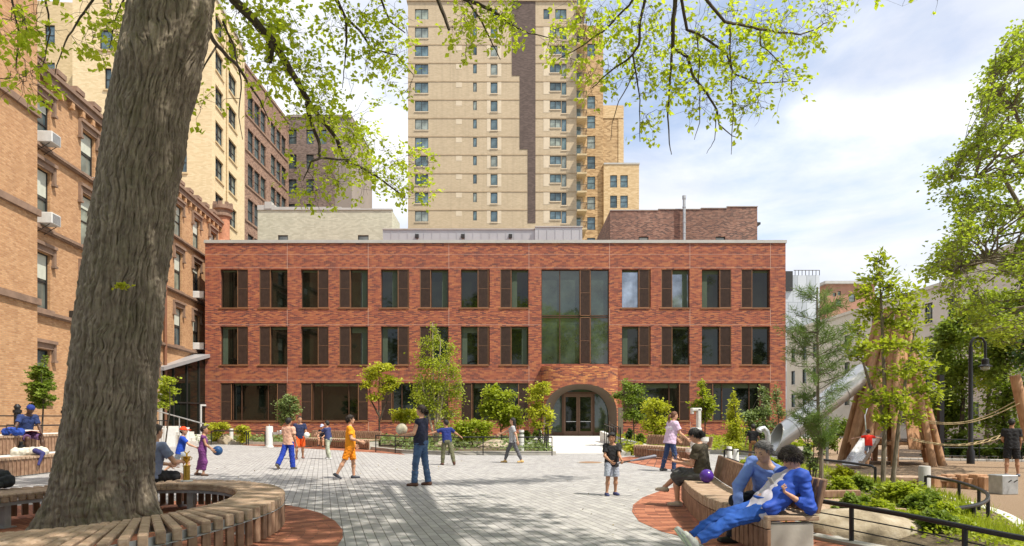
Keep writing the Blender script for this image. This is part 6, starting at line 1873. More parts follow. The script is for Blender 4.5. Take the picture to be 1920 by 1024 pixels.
# dark evergreen mass behind the playground
for i_, (px, D, blobs_, lab, mt, n_, lf) in enumerate((
        (1800, 33, [(1790, 640, 30, 40), (1800, 700, 40, 45), (1795, 770, 42, 45), (1815, 590, 25, 30), (1800, 830, 40, 30)], 'leafy tree directly behind the old fashioned street lamp', 'leaf_green', 6500, .17),
        (1880, 31, [(1880, 600, 45, 40), (1900, 660, 45, 45), (1865, 680, 40, 50), (1890, 740, 50, 45), (1885, 800, 45, 40), (1920, 560, 40, 40)], 'leafy tree behind the leaning log post with ropes', 'leaf_green', 7500, .17),
        (1850, 36, [(1850, 570, 45, 38), (1835, 620, 40, 35), (1870, 640, 45, 35), (1845, 700, 40, 40)], 'pale green tree just behind the trees by the street lamp', 'leaf_maple', 6500, .18),
        (1770, 34, [(1770, 620, 22, 30), (1762, 660, 24, 30), (1770, 700, 24, 30), (1765, 750, 25, 30)], 'green tree in front of the white houses beside the dark square pole', 'leaf_green', 3600, .16),
        (1955, 29, [(1945, 640, 40, 60), (1950, 740, 40, 60), (1940, 520, 35, 40)], 'dark leafy tree at the playground edge beyond the man in black', 'leaf_dark', 4500, .17))):
    b0 = base(px, D, PLAY_Z)
    tp = W(px, blobs_[0][1], D)
    plant('leafy_tree', lab, 'tree', b0, [[b0, b0.lerp(tp, .5) + Vector((.15, 0, 0)), tp]], [Bp(a, b, D + (k % 3 - 1) * .8, c, d, c * 1.2) for k, (a, b, c, d) in enumerate(blobs_)], n_, lf, M[mt], M['twig'], 30 + i_, .13, 12, 'trees behind the playground', spread=.25)
for i_, (px, D, rx, ry, lab, mt) in enumerate(((1752, 29.5, 22, 17, 'dark low shrub beside the foot of the log playhouse', 'leaf_dark'), (1785, 30, 26, 20, 'low dark evergreen shrub right of the square pole'.replace(' right of', ' beside'), 'leaf_dark'),
                                               (1825, 29.5, 26, 18, 'low green shrub by the foot of the street lamp', 'leaf_green'), (1862, 29, 26, 17, 'low green shrub between the street lamp and the man in black', 'leaf_green'), (1905, 28.5, 26, 20, 'dark low shrub beyond the man in black', 'leaf_dark'),
                                               (1500, 31, 24, 18, 'light green low shrub beyond the tube slide mouth', 'leaf_lime'), (1545, 33, 26, 24, 'green shrub under the tube slide', 'leaf_green'), (1570, 34, 28, 40, 'taller green shrub between tube slide and playhouse logs', 'leaf_green'), (1510, 35, 26, 45, 'green shrub beneath the tube slide near the red building corner', 'leaf_pale'))):
    b0 = base(px, D, PLAY_Z + .02); s = D / FPX
    cz = PLAY_Z + ry * s
    plant('low_shrub', lab, 'shrub', b0, [[b0, b0 + Vector((0, 0, ry * s))]], [(b0.x + dx * rx * s * .5, b0.y, cz + dz * ry * s * .3, rx * s * .62, rx * s * .6, ry * s * .72) for dx, dz in ((-1, 0), (1, .1), (0, .5))], 1500, .12, M[mt], M['twig'], 50 + i_, .03, 12, 'shrubs behind the playground', stem_name='stems', part_leaf='foliage')

# small leafy tree in front of the playhouse
D = 14.8; b0 = base(1655, D, bedz((1655 - CX) / FPX * D, D) - .05)
stems = [[b0, W(1660, 760, D), W(1655, 640, D), W(1652, 560, D), W(1648, 500, D)], [b0 + Vector((.25, .1, 0)), W(1686, 790, D), W(1700, 700, D), W(1715, 620, D)], [W(1658, 780, D), W(1630, 720, D), W(1610, 650, D)]]
bl = [Bp(a, b, D + dd, c, d_) for a, b, c, d_, dd in ((1648, 490, 20, 14, 0), (1640, 520, 30, 14, .2), (1665, 535, 26, 14, -.2), (1620, 550, 20, 14, 0), (1648, 565, 26, 14, .3), (1705, 550, 26, 16, 0), (1720, 575, 26, 16, .2), (1690, 580, 22, 14, -.3), (1625, 590, 28, 14, .3),
                                                     (1608, 620, 24, 12, 0), (1700, 610, 34, 14, 0), (1660, 610, 26, 14, .4), (1620, 655, 30, 13, -.2), (1600, 665, 22, 12, 0), (1680, 650, 30, 14, -.4), (1720, 650, 26, 16, .1), (1735, 690, 30, 18, 0), (1700, 700, 26, 16, -.3),
                                                     (1650, 700, 26, 14, .3), (1735, 735, 34, 20, .1), (1690, 755, 30, 20, -.3), (1640, 750, 26, 16, -.2), (1655, 790, 26, 14, -.3), (1715, 780, 26, 16, .2))]
plant('small_tree', 'slender young tree with glossy yellow green leaves in front of the log playhouse', 'tree', b0, stems, [(x, y, z, rx, ry, rz * 1.35) for x, y, z, rx, ry, rz in bl], 3700, .125, M['leaf_lime'], M['bark'], 61, .055, 10, spread=.42, asp=.28, droop=-.25, twig_r=.007, fill=.75)
# thin pine
D = 10.2; b0 = base(1537, D, -.1)
rgp = np.random.default_rng(71)
PN = thing('thin_pine', 'thin young pine with soft drooping needles just behind the bench end', 'tree', b0)
m = MB(); tr = [b0, W(1540, 860, D), W(1534, 760, D), W(1533, 650, D), W(1532, 560, D), W(1533, 530, D)]
m.tube(spline(tr, .1), [.035 * (1 - .8 * k / (len(spline(tr, .1)) - 1)) + .004 for k in range(len(spline(tr, .1)))], 8)
NP_ = []; ND = []
for k in range(72):
    f = rgp.random(); py = 548 + f * 300
    c = np.array(W(1533, py, D)); an = rgp.uniform(0, 2 * math.pi); L_ = (.14 + .40 * math.sin(math.pi * min(1, .08 + f * .92)) ** .9) * rgp.uniform(.6, 1.15)
    e = c + np.array([math.cos(an) * L_, math.sin(an) * L_, rgp.uniform(.05, .28)])
    pth = wiggle(c, e, rgp, 4, .05, .04); m.tube([Vector(q) for q in pth], [.007, .006, .005, .004, .002], 4, cap=False)
    for u in np.linspace(.3, 1, 8):
        q = c + (e - c) * u; n_ = 15
        NP_.append(np.repeat(q[None], n_, 0) + rgp.normal(size=(n_, 3)) * .02)
        v = rgp.normal(size=(n_, 3)); v += (e - c) / L_ * .9; ND.append(v)
m.build('trunk', M['bark'], PN, True, org=tuple(PN.location))
leaves(np.concatenate(NP_), .11, rgp, 'needles', M['needle'], PN, up=.1, droop=.15, org=tuple(PN.location), asp=.035, dirs=np.concatenate(ND), fold=.6)
# twiggy shrub stems next to the pine
b0 = base(1523, 13.5, -.2)
plant('wispy_shrub', 'wispy upright shrub with bare stems standing behind the thin pine', 'shrub', b0, [[b0, W(1527, 800, 13.5)], [b0, W(1515, 820, 13.6)], [b0, W(1540, 815, 13.4)]],
      [Bp(1525, 800, 13.5, 14, 26), Bp(1515, 840, 13.5, 14, 24), Bp(1538, 830, 13.5, 12, 24), Bp(1525, 870, 13.5, 14, 16)], 700, .07, M['leaf_pale'], M['twig'], 73, .02, 12, stem_name='stems', part_leaf='foliage')

# bushes in the boulder bed
bushes = [(1578, 12.6, 24, 20, 'leaf_lime', 'rounded bright green bush beyond the thin pine trunk'), (1612, 13.0, 24, 20, 'leaf_green', 'rounded bush beside the bright green one behind the deck'), (1605, 9.6, 36, 26, 'leaf_green', 'dark green bush right behind the timber deck'),
          (1690, 10.6, 42, 34, 'leaf_lime', 'large lush bush in the middle of the boulder bed'), (1720, 9.8, 36, 30, 'leaf_green', 'leafy bush between the large lush bush and the looped rail'), (1650, 9.3, 30, 22, 'leaf_lime', 'lower bush over the flat boulder'), (1660, 11.6, 30, 22, 'leaf_green', 'green bush at the foot of the small leafy tree'),
          (1738, 11.4, 26, 20, 'leaf_green', 'small bush by the stout grey post'), (1770, 9.6, 30, 22, 'leaf_lime', 'bright bush inside the bend of the looped rail'), (1800, 10.4, 26, 18, 'leaf_lime', 'low bright bush against the inside of the looped rail'),
          (1760, 8.5, 34, 20, 'leaf_green', 'low leafy bush at the side of the large boulder'), (1810, 8.9, 26, 16, 'leaf_lime', 'low bush next to the end post of the looped rail'), (1700, 8.9, 26, 16, 'leaf_lime', 'small bush above the large boulder'), (1580, 14.8, 22, 17, 'leaf_yellow', 'yellow green tussock bush far behind the bench')]
for i_, (px, D, rx, ry, mt, lab) in enumerate(bushes):
    z = bedz((px - CX) / FPX * D, D); b0 = base(px, D, z - .03); s = D / FPX; cz = z + ry * s * .95
    plant('bush', lab, 'bush', b0, [[b0, b0 + Vector((.03, 0, ry * s))], [b0, b0 + Vector((-.12, .05, ry * s * .9))]],
          [(b0.x + dx * rx * s * .55, b0.y + dy * rx * s * .5, cz + dz * ry * s * .35, rx * s * .5, rx * s * .5, ry * s * .62) for dx, dy, dz in ((-1, 0, -.2), (1, 0, -.2), (0, -.8, 0), (0, .8, .4), (-.4, 0, .9), (.5, 0, .7))],
          2100, .062, M[mt], M['twig'], 80 + i_, .015, 12, 'bushes in the boulder bed', stem_name='stems', part_leaf='foliage', up=.6, spread=.25, twig_r=.004)
for i_, (px, py, D) in enumerate(((1412, 880, 15.0), (1440, 874, 17.0))):
    b0 = base(px, D, -.05)
    plant('bush', ['small lime bush between the grey posts and the man in the blue shirt', 'small lime bush behind the two seated men near the tube slide'][i_], 'bush', b0, [[b0, b0 + Vector((0, 0, .3))]], [Bp(px, py - 14, D, 16, 14), Bp(px - 12, py - 6, D, 12, 10), Bp(px + 12, py - 4, D, 12, 10)], 900, .08, M['leaf_lime'], M['twig'], 95 + i_, .015, 10, 'bushes in the boulder bed', stem_name='stems', part_leaf='foliage')
# grass and ground cover: stuff
rgg = np.random.default_rng(5)
def scatter_bed(polyA, polyB, n, zfun, size, mat, name, up, droop, asp, hmax, seed):
    rg = np.random.default_rng(seed); P_ = []
    for k in range(n):
        u, v = rg.random(), rg.random(); a = lerp_path(polyA, u); b = lerp_path(polyB, u)
        x = a[0] * (1 - v) + b[0] * v; y = a[1] * (1 - v) + b[1] * v
        P_.append((x, y, zfun(x, y, u, v) + rg.random() ** 2 * hmax))
    return np.array(P_)
P_ = scatter_bed(wl_, er_, 15000, bed_z, 0, 0, 0, 0, 0, 0, .10, 3)
den = np.sin(P_[:, 0] * 2.3 + 1) + np.sin(P_[:, 1] * 1.7 + P_[:, 0]) + rgg.normal(size=len(P_)) * .6
tag(leaves(P_[den > -.1], .055, rgg, 'ground_cover', M['leaf_lime'], None, up=.8, droop=-.2, asp=.4), kind='stuff')
P_ = scatter_bed(wl_, er_, 6500, bed_z, 0, 0, 0, 0, 0, 0, .02, 4)
den = np.sin(P_[:, 0] * 1.9 + 3) + np.sin(P_[:, 1] * 1.3 + 1)
P_ = P_[den > .1]
P_ = np.repeat(P_, 3, 0) + rgg.normal(size=(len(P_) * 3, 3)) * np.array([.03, .03, 0])
up_ = np.repeat(np.array([[0, 0, 1.6]]), len(P_), 0)
tag(leaves(P_, .20, rgg, 'grass_tufts', M['leaf_lime'], None, up=.0, droop=-.5, asp=.03, dirs=up_, fold=.3), kind='stuff')

# ------------------------------------------------------------------ planting in front of the building
rf = np.random.default_rng(44); q = np.column_stack([rf.uniform(-9, 6, 420), rf.uniform(5, 24, 420), np.full(420, .006)])
tag(leaves(q, .035, rf, 'fallen_bits', plain((.22, .17, .06), .9, 0, .4, 3), None, up=3.0, droop=0, fold=.1), kind='stuff')
fb = []
def poly_pts(poly, n, seed):
    rg = np.random.default_rng(seed); P_ = np.array(poly); lo, hi = P_.min(0), P_.max(0); out = []
    q = rg.random((n * 4, 2)) * (hi - lo) + lo
    ins = np.zeros(len(q), bool); j = len(P_) - 1
    for i in range(len(P_)):
        xi, yi = P_[i]; xj, yj = P_[j]
        c = ((yi > q[:, 1]) != (yj > q[:, 1])) & (q[:, 0] < (xj - xi) * (q[:, 1] - yi) / (yj - yi + 1e-12) + xi)
        ins ^= c; j = i
    return q[ins][:n]
for bd, n_, sd in ((bedL, 17000, 1), (bedR, 9000, 2)):
    q = poly_pts(bd, n_, sd); rg = np.random.default_rng(sd)
    den = np.sin(q[:, 0] * 1.3) + np.sin(q[:, 1] * .9 + q[:, 0] * .7) + rg.normal(size=len(q)) * .7
    q = q[den > -.3]
    z = .1 + rg.random(len(q)) ** 2 * .32
    tag(leaves(np.column_stack([q, z]), .13, rg, 'ground_cover', M['leaf_lime'] if sd == 2 else M['leaf_pale'], None, up=.7, droop=-.1, asp=.45), kind='stuff')


def shrub(name, lab, px, D, blobs, n, leaf, mt, seed, stems=None, r0=.03, bark='twig', group='shrubs and trees in front of the red building', z=.1, cat='shrub', tw=12, asp=.42, up=.5, spread=.2, twig_r=.008, sn='stems', pn='foliage', droop=.2, fill=.35):
    b0 = base(px, D, z)
    bb = [Bp(a, b, D + ((k * 7) % 5 - 2) * .18, c, d) for k, (a, b, c, d) in enumerate(blobs)]
    st = stems or [[b0, b0.lerp(Vector(bb[0][:3]), .6) + Vector((.1, 0, 0)), Vector(bb[0][:3])]]
    st = [[Vector(p) for p in s_] for s_ in st]
    return plant(name, lab, cat, b0, st, bb, n, leaf, M[mt], M[bark], seed, r0, tw, group, stem_name=sn, part_leaf=pn, asp=asp, up=up, spread=spread, twig_r=twig_r, droop=droop, fill=fill)


# columnar birch
D = 31; b0 = base(818, D, .1)
cb = [(812, 616, 8, 12), (806, 645, 20, 18), (822, 640, 12, 16), (842, 655, 14, 18), (800, 680, 26, 20), (828, 685, 26, 22), (848, 700, 18, 22), (795, 715, 24, 20), (822, 725, 28, 22), (850, 740, 20, 22), (790, 750, 22, 20), (815, 765, 24, 20), (845, 775, 20, 18), (862, 720, 10, 20), (780, 735, 12, 18), (830, 800, 16, 12)]
shrub('birch_tree', 'tall narrow birch with airy yellow green leaves in front of the red building', 818, D, cb, 7500, .085, 'leaf_lime', 101,
      [[b0, W(815, 760, D), W(812, 690, D), W(811, 605, D)], [b0, W(830, 740, D), W(845, 670, D)], [b0, W(800, 760, D), W(788, 700, D)], [b0, W(822, 740, D), W(826, 640, D)]], .06, 'pale_twig', cat='tree', tw=18, spread=.42, sn='trunk', pn='crown', fill=.7, up=.2)
D = 33; b0 = base(712, D, .1)
shrub('japanese_maple', 'small tree with flat yellow topped crown and thin trunk near the long bench', 712, D, [(712, 688, 24, 8), (695, 692, 16, 8), (730, 690, 16, 7), (700, 704, 22, 9), (728, 712, 22, 8), (690, 722, 14, 9), (720, 730, 20, 9), (740, 722, 10, 8), (700, 745, 16, 8)], 2600, .12, 'leaf_yellow', 102,
      [[b0, W(711, 790, D), W(710, 740, D), W(712, 700, D)], [W(711, 780, D), W(695, 750, D), W(692, 720, D)], [W(711, 790, D), W(726, 750, D), W(733, 720, D)]], .05, cat='tree', sn='trunk', pn='crown', spread=.3)
SH = [('lilac_bush', 'round light green bush behind the boy in the peach shirt', 541, 34.5, [(541, 752, 14, 12), (527, 762, 13, 13), (555, 765, 13, 12), (540, 775, 16, 14), (530, 785, 12, 10), (552, 750, 9, 9)], 2200, .11, 'leaf_pale', 'shrub'),
      ('yellow_bush', 'bright yellow feathery bush at the building corner by the stairs', 407, 37, [(407, 797, 17, 5), (395, 802, 11, 5), (420, 800, 11, 5), (408, 812, 12, 8), (405, 824, 10, 8)], 1100, .13, 'leaf_yellow', 'shrub'),
      ('yellow_bush', 'smaller bright yellow feathery bush nearer the drinking fountain', 455, 36.5, [(456, 802, 11, 5), (448, 808, 9, 5), (462, 812, 8, 6), (455, 824, 8, 8)], 700, .13, 'leaf_yellow', 'shrub'),
      ('yellow_bush', 'spreading yellow green bush just beyond the ball the woman holds', 757, 33, [(757, 773, 22, 8), (742, 778, 12, 8), (775, 776, 14, 8), (760, 785, 22, 7)], 1400, .12, 'leaf_yellow', 'shrub'),
      ('yellow_bush', 'spreading yellow green bush behind the boy with outstretched arms', 888, 31, [(870, 800, 20, 12), (895, 795, 20, 10), (915, 800, 16, 10), (880, 815, 18, 14), (905, 815, 18, 12), (860, 815, 14, 12)], 2500, .12, 'leaf_lime', 'shrub'),
      ('serviceberry', 'wide bright green shrub between the birch and the arched entrance', 942, 33, [(925, 738, 18, 12), (945, 742, 18, 10), (960, 738, 12, 8), (918, 758, 20, 14), (945, 762, 22, 14), (968, 770, 16, 12), (925, 780, 22, 12), (955, 785, 22, 12), (905, 770, 10, 12), (975, 788, 12, 12), (930, 727, 8, 8)], 4200, .13, 'leaf_lime', 'shrub'),
      ('serviceberry', 'airy yellow green shrub leaning across the edge of the arched entrance', 1008, 32, [(1018, 722, 14, 8), (1005, 732, 20, 10), (1025, 732, 10, 7), (1000, 748, 16, 10), (1012, 762, 16, 8), (995, 775, 12, 10), (1020, 778, 18, 10), (1032, 785, 9, 8), (1005, 795, 14, 9), (1028, 805, 7, 8)], 2500, .12, 'leaf_yellow', 'shrub'),
      ('serviceberry', 'tall grey green multi stem shrub beside the arch, in front of the wide window', 1190, 33, [(1178, 722, 14, 10), (1195, 730, 16, 12), (1160, 742, 14, 8), (1180, 750, 18, 14), (1205, 750, 16, 14), (1185, 775, 18, 12), (1200, 780, 14, 10)], 2600, .11, 'leaf_green', 'shrub'),
      ('serviceberry', 'pale yellow green shrub above the short wooden bench', 1234, 30, [(1228, 758, 20, 12), (1244, 765, 14, 12), (1215, 770, 14, 10), (1225, 785, 22, 12), (1250, 792, 16, 10), (1215, 800, 18, 10), (1240, 808, 20, 8)], 2600, .115, 'leaf_yellow', 'shrub'),
      ('small_maple', 'upright little tree with bright leaves against the brick pier by the tall fountain', 1322, 33, [(1315, 722, 8, 8), (1318, 738, 12, 10), (1310, 755, 14, 9), (1330, 752, 12, 10), (1322, 768, 18, 9), (1338, 765, 8, 8), (1300, 762, 8, 7), (1320, 782, 12, 8)], 1700, .12, 'leaf_lime', 'tree'),
      ('cypress', 'narrow cone shaped conifer between the tall fountain and the tube slide', 1375, 27, [(1375, 742, 4, 12), (1375, 760, 9, 14), (1374, 780, 14, 14), (1377, 800, 17, 14), (1374, 820, 18, 14), (1376, 838, 16, 12)], 3600, .085, 'leaf_yellow', 'conifer'),
      ('box_ball', 'clipped dark box ball nearer the walking woman by the arch', 985, 33, [(985, 814, 11, 10), (985, 818, 11, 10)], 1500, .06, 'leaf_green', 'topiary'), ('box_ball', 'clipped dark box ball closest to the handrail by the arch', 1008, 33.5, [(1008, 812, 10, 10), (1008, 816, 10, 9)], 1500, .06, 'leaf_green', 'topiary'),
      ('box_ball', 'clipped dark box ball right beside the notice board'.replace(' right', ''), 1180, 32, [(1180, 812, 9, 9), (1180, 816, 9, 9)], 1500, .06, 'leaf_dark', 'topiary'), ('box_ball', 'clipped dark box ball behind the end of the short wooden bench', 1201, 29.5, [(1201, 819, 9, 9), (1201, 823, 9, 8)], 1500, .06, 'leaf_green', 'topiary'),
      ('flower_bush', 'low yellow green bush with pale flowers at the end of the short bench', 1190, 26.5, [(1188, 842, 12, 9), (1200, 838, 10, 8), (1178, 848, 8, 7)], 1000, .09, 'leaf_yellow', 'shrub'),
      ('white_flower_shrub', 'pale green flowering shrub between conifer and the child in black', 1415, 31, [(1405, 780, 14, 12), (1425, 775, 16, 12), (1440, 770, 12, 14), (1415, 800, 16, 14), (1435, 798, 14, 12), (1400, 810, 12, 14), (1430, 815, 14, 10), (1432, 735, 8, 16), (1440, 750, 8, 14)], 3000, .11, 'leaf_pale', 'shrub'),
      ('tall_bush', 'thin tawny shrub against the brick corner pier', 1458, 33, [(1455, 745, 10, 22), (1462, 775, 12, 22), (1450, 800, 10, 16)], 1000, .09, 'leaf_pale', 'shrub'),
      ('fringe_tree', 'slender bright green bush peeking out beyond the big trunk by the glass link', 309, 29, [(318, 712, 16, 6), (305, 725, 14, 7), (322, 735, 18, 6), (300, 745, 14, 8), (312, 752, 14, 6), (303, 762, 10, 6)], 1100, .12, 'leaf_lime', 'tree')]
for i_, (nm, lab, px, D, bb, n_, lf, mt, cat) in enumerate(SH): shrub(nm, lab, px, D, bb, n_, lf, mt, 110 + i_, cat=cat, spread=.12 if 'ball' in nm else .38, tw=16, fill=.35 if 'ball' in nm else .65, r0=.035, sn='trunk' if cat == 'tree' else 'stems')
D = 24; shrub('young_tree', 'small round leafed tree by the orange school wall behind the iron fence', 76, D, [(76, 690, 14, 10), (66, 705, 16, 12), (86, 708, 15, 12), (76, 722, 24, 12), (64, 738, 16, 12), (88, 738, 16, 12), (76, 755, 20, 12), (84, 672, 5, 8)], 3600, .10, 'leaf_green', 140, r0=.04, cat='tree', z=0, group=None, sn='trunk', pn='crown')

# trees standing behind the viewer, mirrored in the windows
for i_, (x, y, H_) in enumerate(((-16, -18, 21), (-3, -24, 23), (10, -20, 19), (24, -12, 20), (-28, -10, 20))):
    b0 = Vector((x, y, 0)); rgb_ = np.random.default_rng(200 + i_)
    bb = [(x + rgb_.uniform(-5, 5), y + rgb_.uniform(-3, 3), rgb_.uniform(4, H_), 2.8, 2.4, 2.0) for k in range(18)]
    plant('park_tree', ['leafy park tree mirrored dimly in the windows beside the orange school', 'tallest leafy park tree mirrored in the middle windows', 'leafy park tree mirrored in the stair window', 'leafy park tree mirrored in the windows nearest the white houses', 'leafy park tree facing the orange school'][i_],
          'tree', b0, [[b0, b0 + Vector((.3, 0, H_ * .5)), b0 + Vector((0, .3, H_ * .9))]], bb, 4200, .5, M['leaf_green'], M['bark'], 210 + i_, .3, 6, 'park trees behind the viewer', spread=.3, twig_r=.02)
# ------------------------------------------------------------------ people
SKIN = {'light': (.56, .31, .20), 'tan': (.42, .22, .13), 'dark': (.085, .042, .026), 'asian': (.55, .33, .21)}


def skin_mat(k):
    c = SKIN[k]; key = 'skin_' + k
    if key not in M:
        t = NT(key); f = t.noise(t.coord(), 9, 4)
        col = t.ramp(f, [(.3, tuple(x * .85 for x in c)), (.7, c)])
        M[key] = t.surf(col, .5, None, Subsurface_Weight=.12, Subsurface_Radius=(.02, .008, .004))
    return M[key]


def dirv(f, o, side):
    """f: degrees forward from hanging straight down, o: degrees outward"""
    f, o = R(f), R(o)
    return Vector((math.sin(o) * side, math.sin(f) * math.cos(o), -math.cos(f) * math.cos(o)))


def person(label, pos, H, yaw, skin='light', lean=0, slean=0, twist=0, head=(0, 0), headroll=0, arms=((5, 8, 10, 6), (5, 8, 10, 6)), legs=((0, 4, 0, 2), (0, 4, 0, 2)), top=None, bottom=None, shoes=(.02, .02, .025),
           hair=('short', (.015, .01, .008)), female=False, vox=.010, curl=.5, zpel=None, extras=None, shoe_off=(0, 0), handk=('rest', 'rest'), fat=1.0, group=None, toes=(None, None), foot_yaw=(0, 0)):
    """pos: point on the ground below the pelvis (or seat point when zpel is given); index 0 = the person's right (+x), 1 = left; yaw 0 faces +y"""
    t = thing('person', label, 'person', pos, yaw, group)
    s = H / 1.75
    kid = max(0, (1.72 - H)) * .42
    hs = s * (1 + kid)
    u = Vector((math.sin(R(slean)), math.sin(R(lean)) * math.cos(R(slean)), math.cos(R(lean)) * math.cos(R(slean))))
    fx = Vector((math.cos(R(twist)), math.sin(R(twist)), 0)); fx = (fx - u * fx.dot(u)).normalized()
    fw = u.cross(fx).normalized(); 
    px_ = Vector((1, 0, 0))
    pel = Vector((0, 0, 0))
    hipw = .088 * s * (1.06 if female else 1); shw = (.172 if female else .185) * s * (1 - kid * .12)
    thigh, shin, uarm, farm = .43 * s, .41 * s, .285 * s, .245 * s
    tor = .50 * s
    neck = pel + u * tor
    J = {}
    feet_z = []
    for i, sd in ((0, 1), (1, -1)):
        hip = pel + px_ * hipw * sd - Vector((0, 0, .03 * s))
        l = legs[i]
        kn = hip + dirv(l[0], l[1], sd) * thigh; an = kn + dirv(l[2], l[3], sd) * shin
        J['hip', i], J['knee', i], J['ank', i] = hip, kn, an
        feet_z.append(an.z - .085 * s)
        a = arms[i]
        sh = neck - u * .055 * s + fx * shw * sd
        def loc(v): return fx * v.x + fw * v.y + Vector((0, 0, v.z))
        el = sh + loc(dirv(a[0], a[1], sd)) * uarm; wr = el + loc(dirv(a[2], a[3], sd)) * farm
        J['sh', i], J['el', i], J['wr', i] = sh, el, wr
    if zpel is None: zpel = -min(feet_z)
    off = Vector((0, 0, zpel)); 
    for k in J: J[k] = J[k] + off
    pel = pel + off; neck = neck + off
    hu = Vector(u); yawh, pit = head
    hq = Matrix.Rotation(R(yawh), 3, 'Z')
    hf = (hq @ fw); hf = Vector((hf.x, hf.y, 0)).normalized()
    hxr = hf.cross(Vector((0, 0, 1))).normalized()
    hup = (Matrix.Rotation(R(-pit), 3, hxr) @ Vector((0, 0, 1))); hup = (Matrix.Rotation(R(headroll), 3, hf) @ hup)
    hf = hup.cross(hf.cross(hup)).normalized() if False else (Matrix.Rotation(R(-pit), 3, hxr) @ hf)
    hxr = hf.cross(hup).normalized()
    hb = neck + (u * .5 + hup * .5).normalized() * .075 * s
    hc = hb + hup * .105 * hs + hf * .018 * hs
    Hd = lambda x, y, z: hc + (hxr * x + hf * y + hup * z) * hs
    P = []
    V3 = lambda v: tuple(v)
    def add(L_, a, b, ra, rb, k=.02): L_.append((V3(a), V3(b), ra, rb, k))
    # head
    hd = []
    add(hd, Hd(0, -.022, .030), Hd(0, -.012, .034), .083 * hs, .080 * hs, .03)
    add(hd, Hd(0, .012, .015), Hd(0, .020, -.03), .068 * hs, .060 * hs, .03)
    add(hd, Hd(0, .028, -.05), Hd(0, .045, -.078), .048 * hs, .030 * hs, .03)
    for sx in (-1, 1):
        add(hd, Hd(.038 * sx, .0, -.052), Hd(.016 * sx, .045, -.075), .026 * hs, .022 * hs, .025)
        add(hd, Hd(.036 * sx, .05, -.012), Hd(.044 * sx, .03, -.02), .022 * hs, .020 * hs, .02)
        add(hd, Hd(.077 * sx, -.012, .012), Hd(.076 * sx, -.008, -.022), .014 * hs, .010 * hs, .01)
        add(hd, Hd(.012 * sx, .077, .022), Hd(.042 * sx, .066, .024), .011 * hs, .010 * hs, .012)
    add(hd, Hd(0, .080, .012), Hd(0, .098, -.018), .009 * hs, .014 * hs, .014)
    add(hd, Hd(-.012, .084, -.022), Hd(.012, .084, -.022), .010 * hs, .010 * hs, .01)
    add(hd, Hd(-.016, .078, -.047), Hd(.016, .078, -.047), .0095 * hs, .0095 * hs, .008)
    add(hd, Hd(-.012, .075, -.057), Hd(.012, .075, -.057), .010 * hs, .010 * hs, .008)
    P += hd
    add(P, neck - u * .03 * s, hb + hup * .04 * s, .056 * s, .053 * s, .03)
    # torso
    Tp = lambda x, y, z: pel + (fx * x + fw * y) * s + u * z * s
    T0 = lambda x, y, z: pel + (px_ * x + Vector((0, 1, 0)) * y) * s + Vector((0, 0, z * s))
    ff = fat
    torso = []
    for sx in (-1, 1):
        add(torso, Tp(.078 * sx, .008, .33), Tp(.062 * sx, .004, .20), .092 * s * ff, .085 * s * ff, .05)
        add(torso, Tp(.055 * sx, .006, .20), Tp(.062 * sx, 0, .06), .084 * s * ff, .090 * s * ff, .05)
        add(torso, Tp(.05 * sx, -.005, .42), Tp(shw / s * .9 * sx, 0, .435), .065 * s, .052 * s, .04)
        if female: add(torso, Tp(.068 * sx, .062, .30), Tp(.066 * sx, .072, .29), .052 * s, .050 * s, .04)
    pelv = []
    for sx in (-1, 1):
        add(pelv, T0(.055 * sx, -.012, .05), T0(.068 * sx, -.012, -.03), .092 * s * ff, .092 * s * ff, .05)
        add(pelv, T0(.055 * sx, -.05, -.01), T0(.055 * sx, -.05, -.04), .070 * s * ff, .066 * s * ff, .04)
    P += torso + pelv
    limbs_ = {}
    for i, sd in ((0, 1), (1, -1)):
        hip, kn, an, sh, el, wr = (J[k, i] for k in ('hip', 'knee', 'ank', 'sh', 'el', 'wr'))
        L_ = []
        add(L_, hip, kn, .082 * s * ff, .054 * s, .04); add(L_, kn, kn.lerp(an, .35), .052 * s, .055 * s, .03); add(L_, kn.lerp(an, .35), an, .054 * s, .035 * s, .03)
        calf_back = (an - kn).normalized()
        P += L_
        add(P, sh, el, .050 * s, .039 * s, .03); add(P, el, el.lerp(wr, .3), .038 * s, .038 * s, .02); add(P, el.lerp(wr, .3), wr, .038 * s, .025 * s, .02)
        add(P, sh - (neck - pel).normalized() * .0, neck - u * .02 * s, .05 * s, .045 * s, .04)
        # hand
        fdir = (wr - el).normalized()
        kind = handk[i]
        inward = (-fx * sd)
        pn = inward - fdir * inward.dot(fdir)
        if kind == 'up': pn = Vector((0, 0, 1)) - fdir * fdir.z
        if kind == 'down': pn = Vector((0, 0, -1)) + fdir * fdir.z
        if kind == 'fwd': pn = fw - fdir * fw.dot(fdir)
        if pn.length < .2: pn = fw - fdir * fw.dot(fdir)
        pn.normalize()                                        # palm faces along pn
        sdv = fdir.cross(pn).normalized()
        tdir = fw if kind in ('rest',) else Vector((0, 0, 1)) if kind in ('side',) else (-fx * sd)
        if sdv.dot(tdir) < 0: sdv = -sdv                       # thumb side
        hl = .185 * s * (1 + kid * .3)
        pb = wr + fdir * .02 * s
        fr = max(.0085 * s, vox * .82)
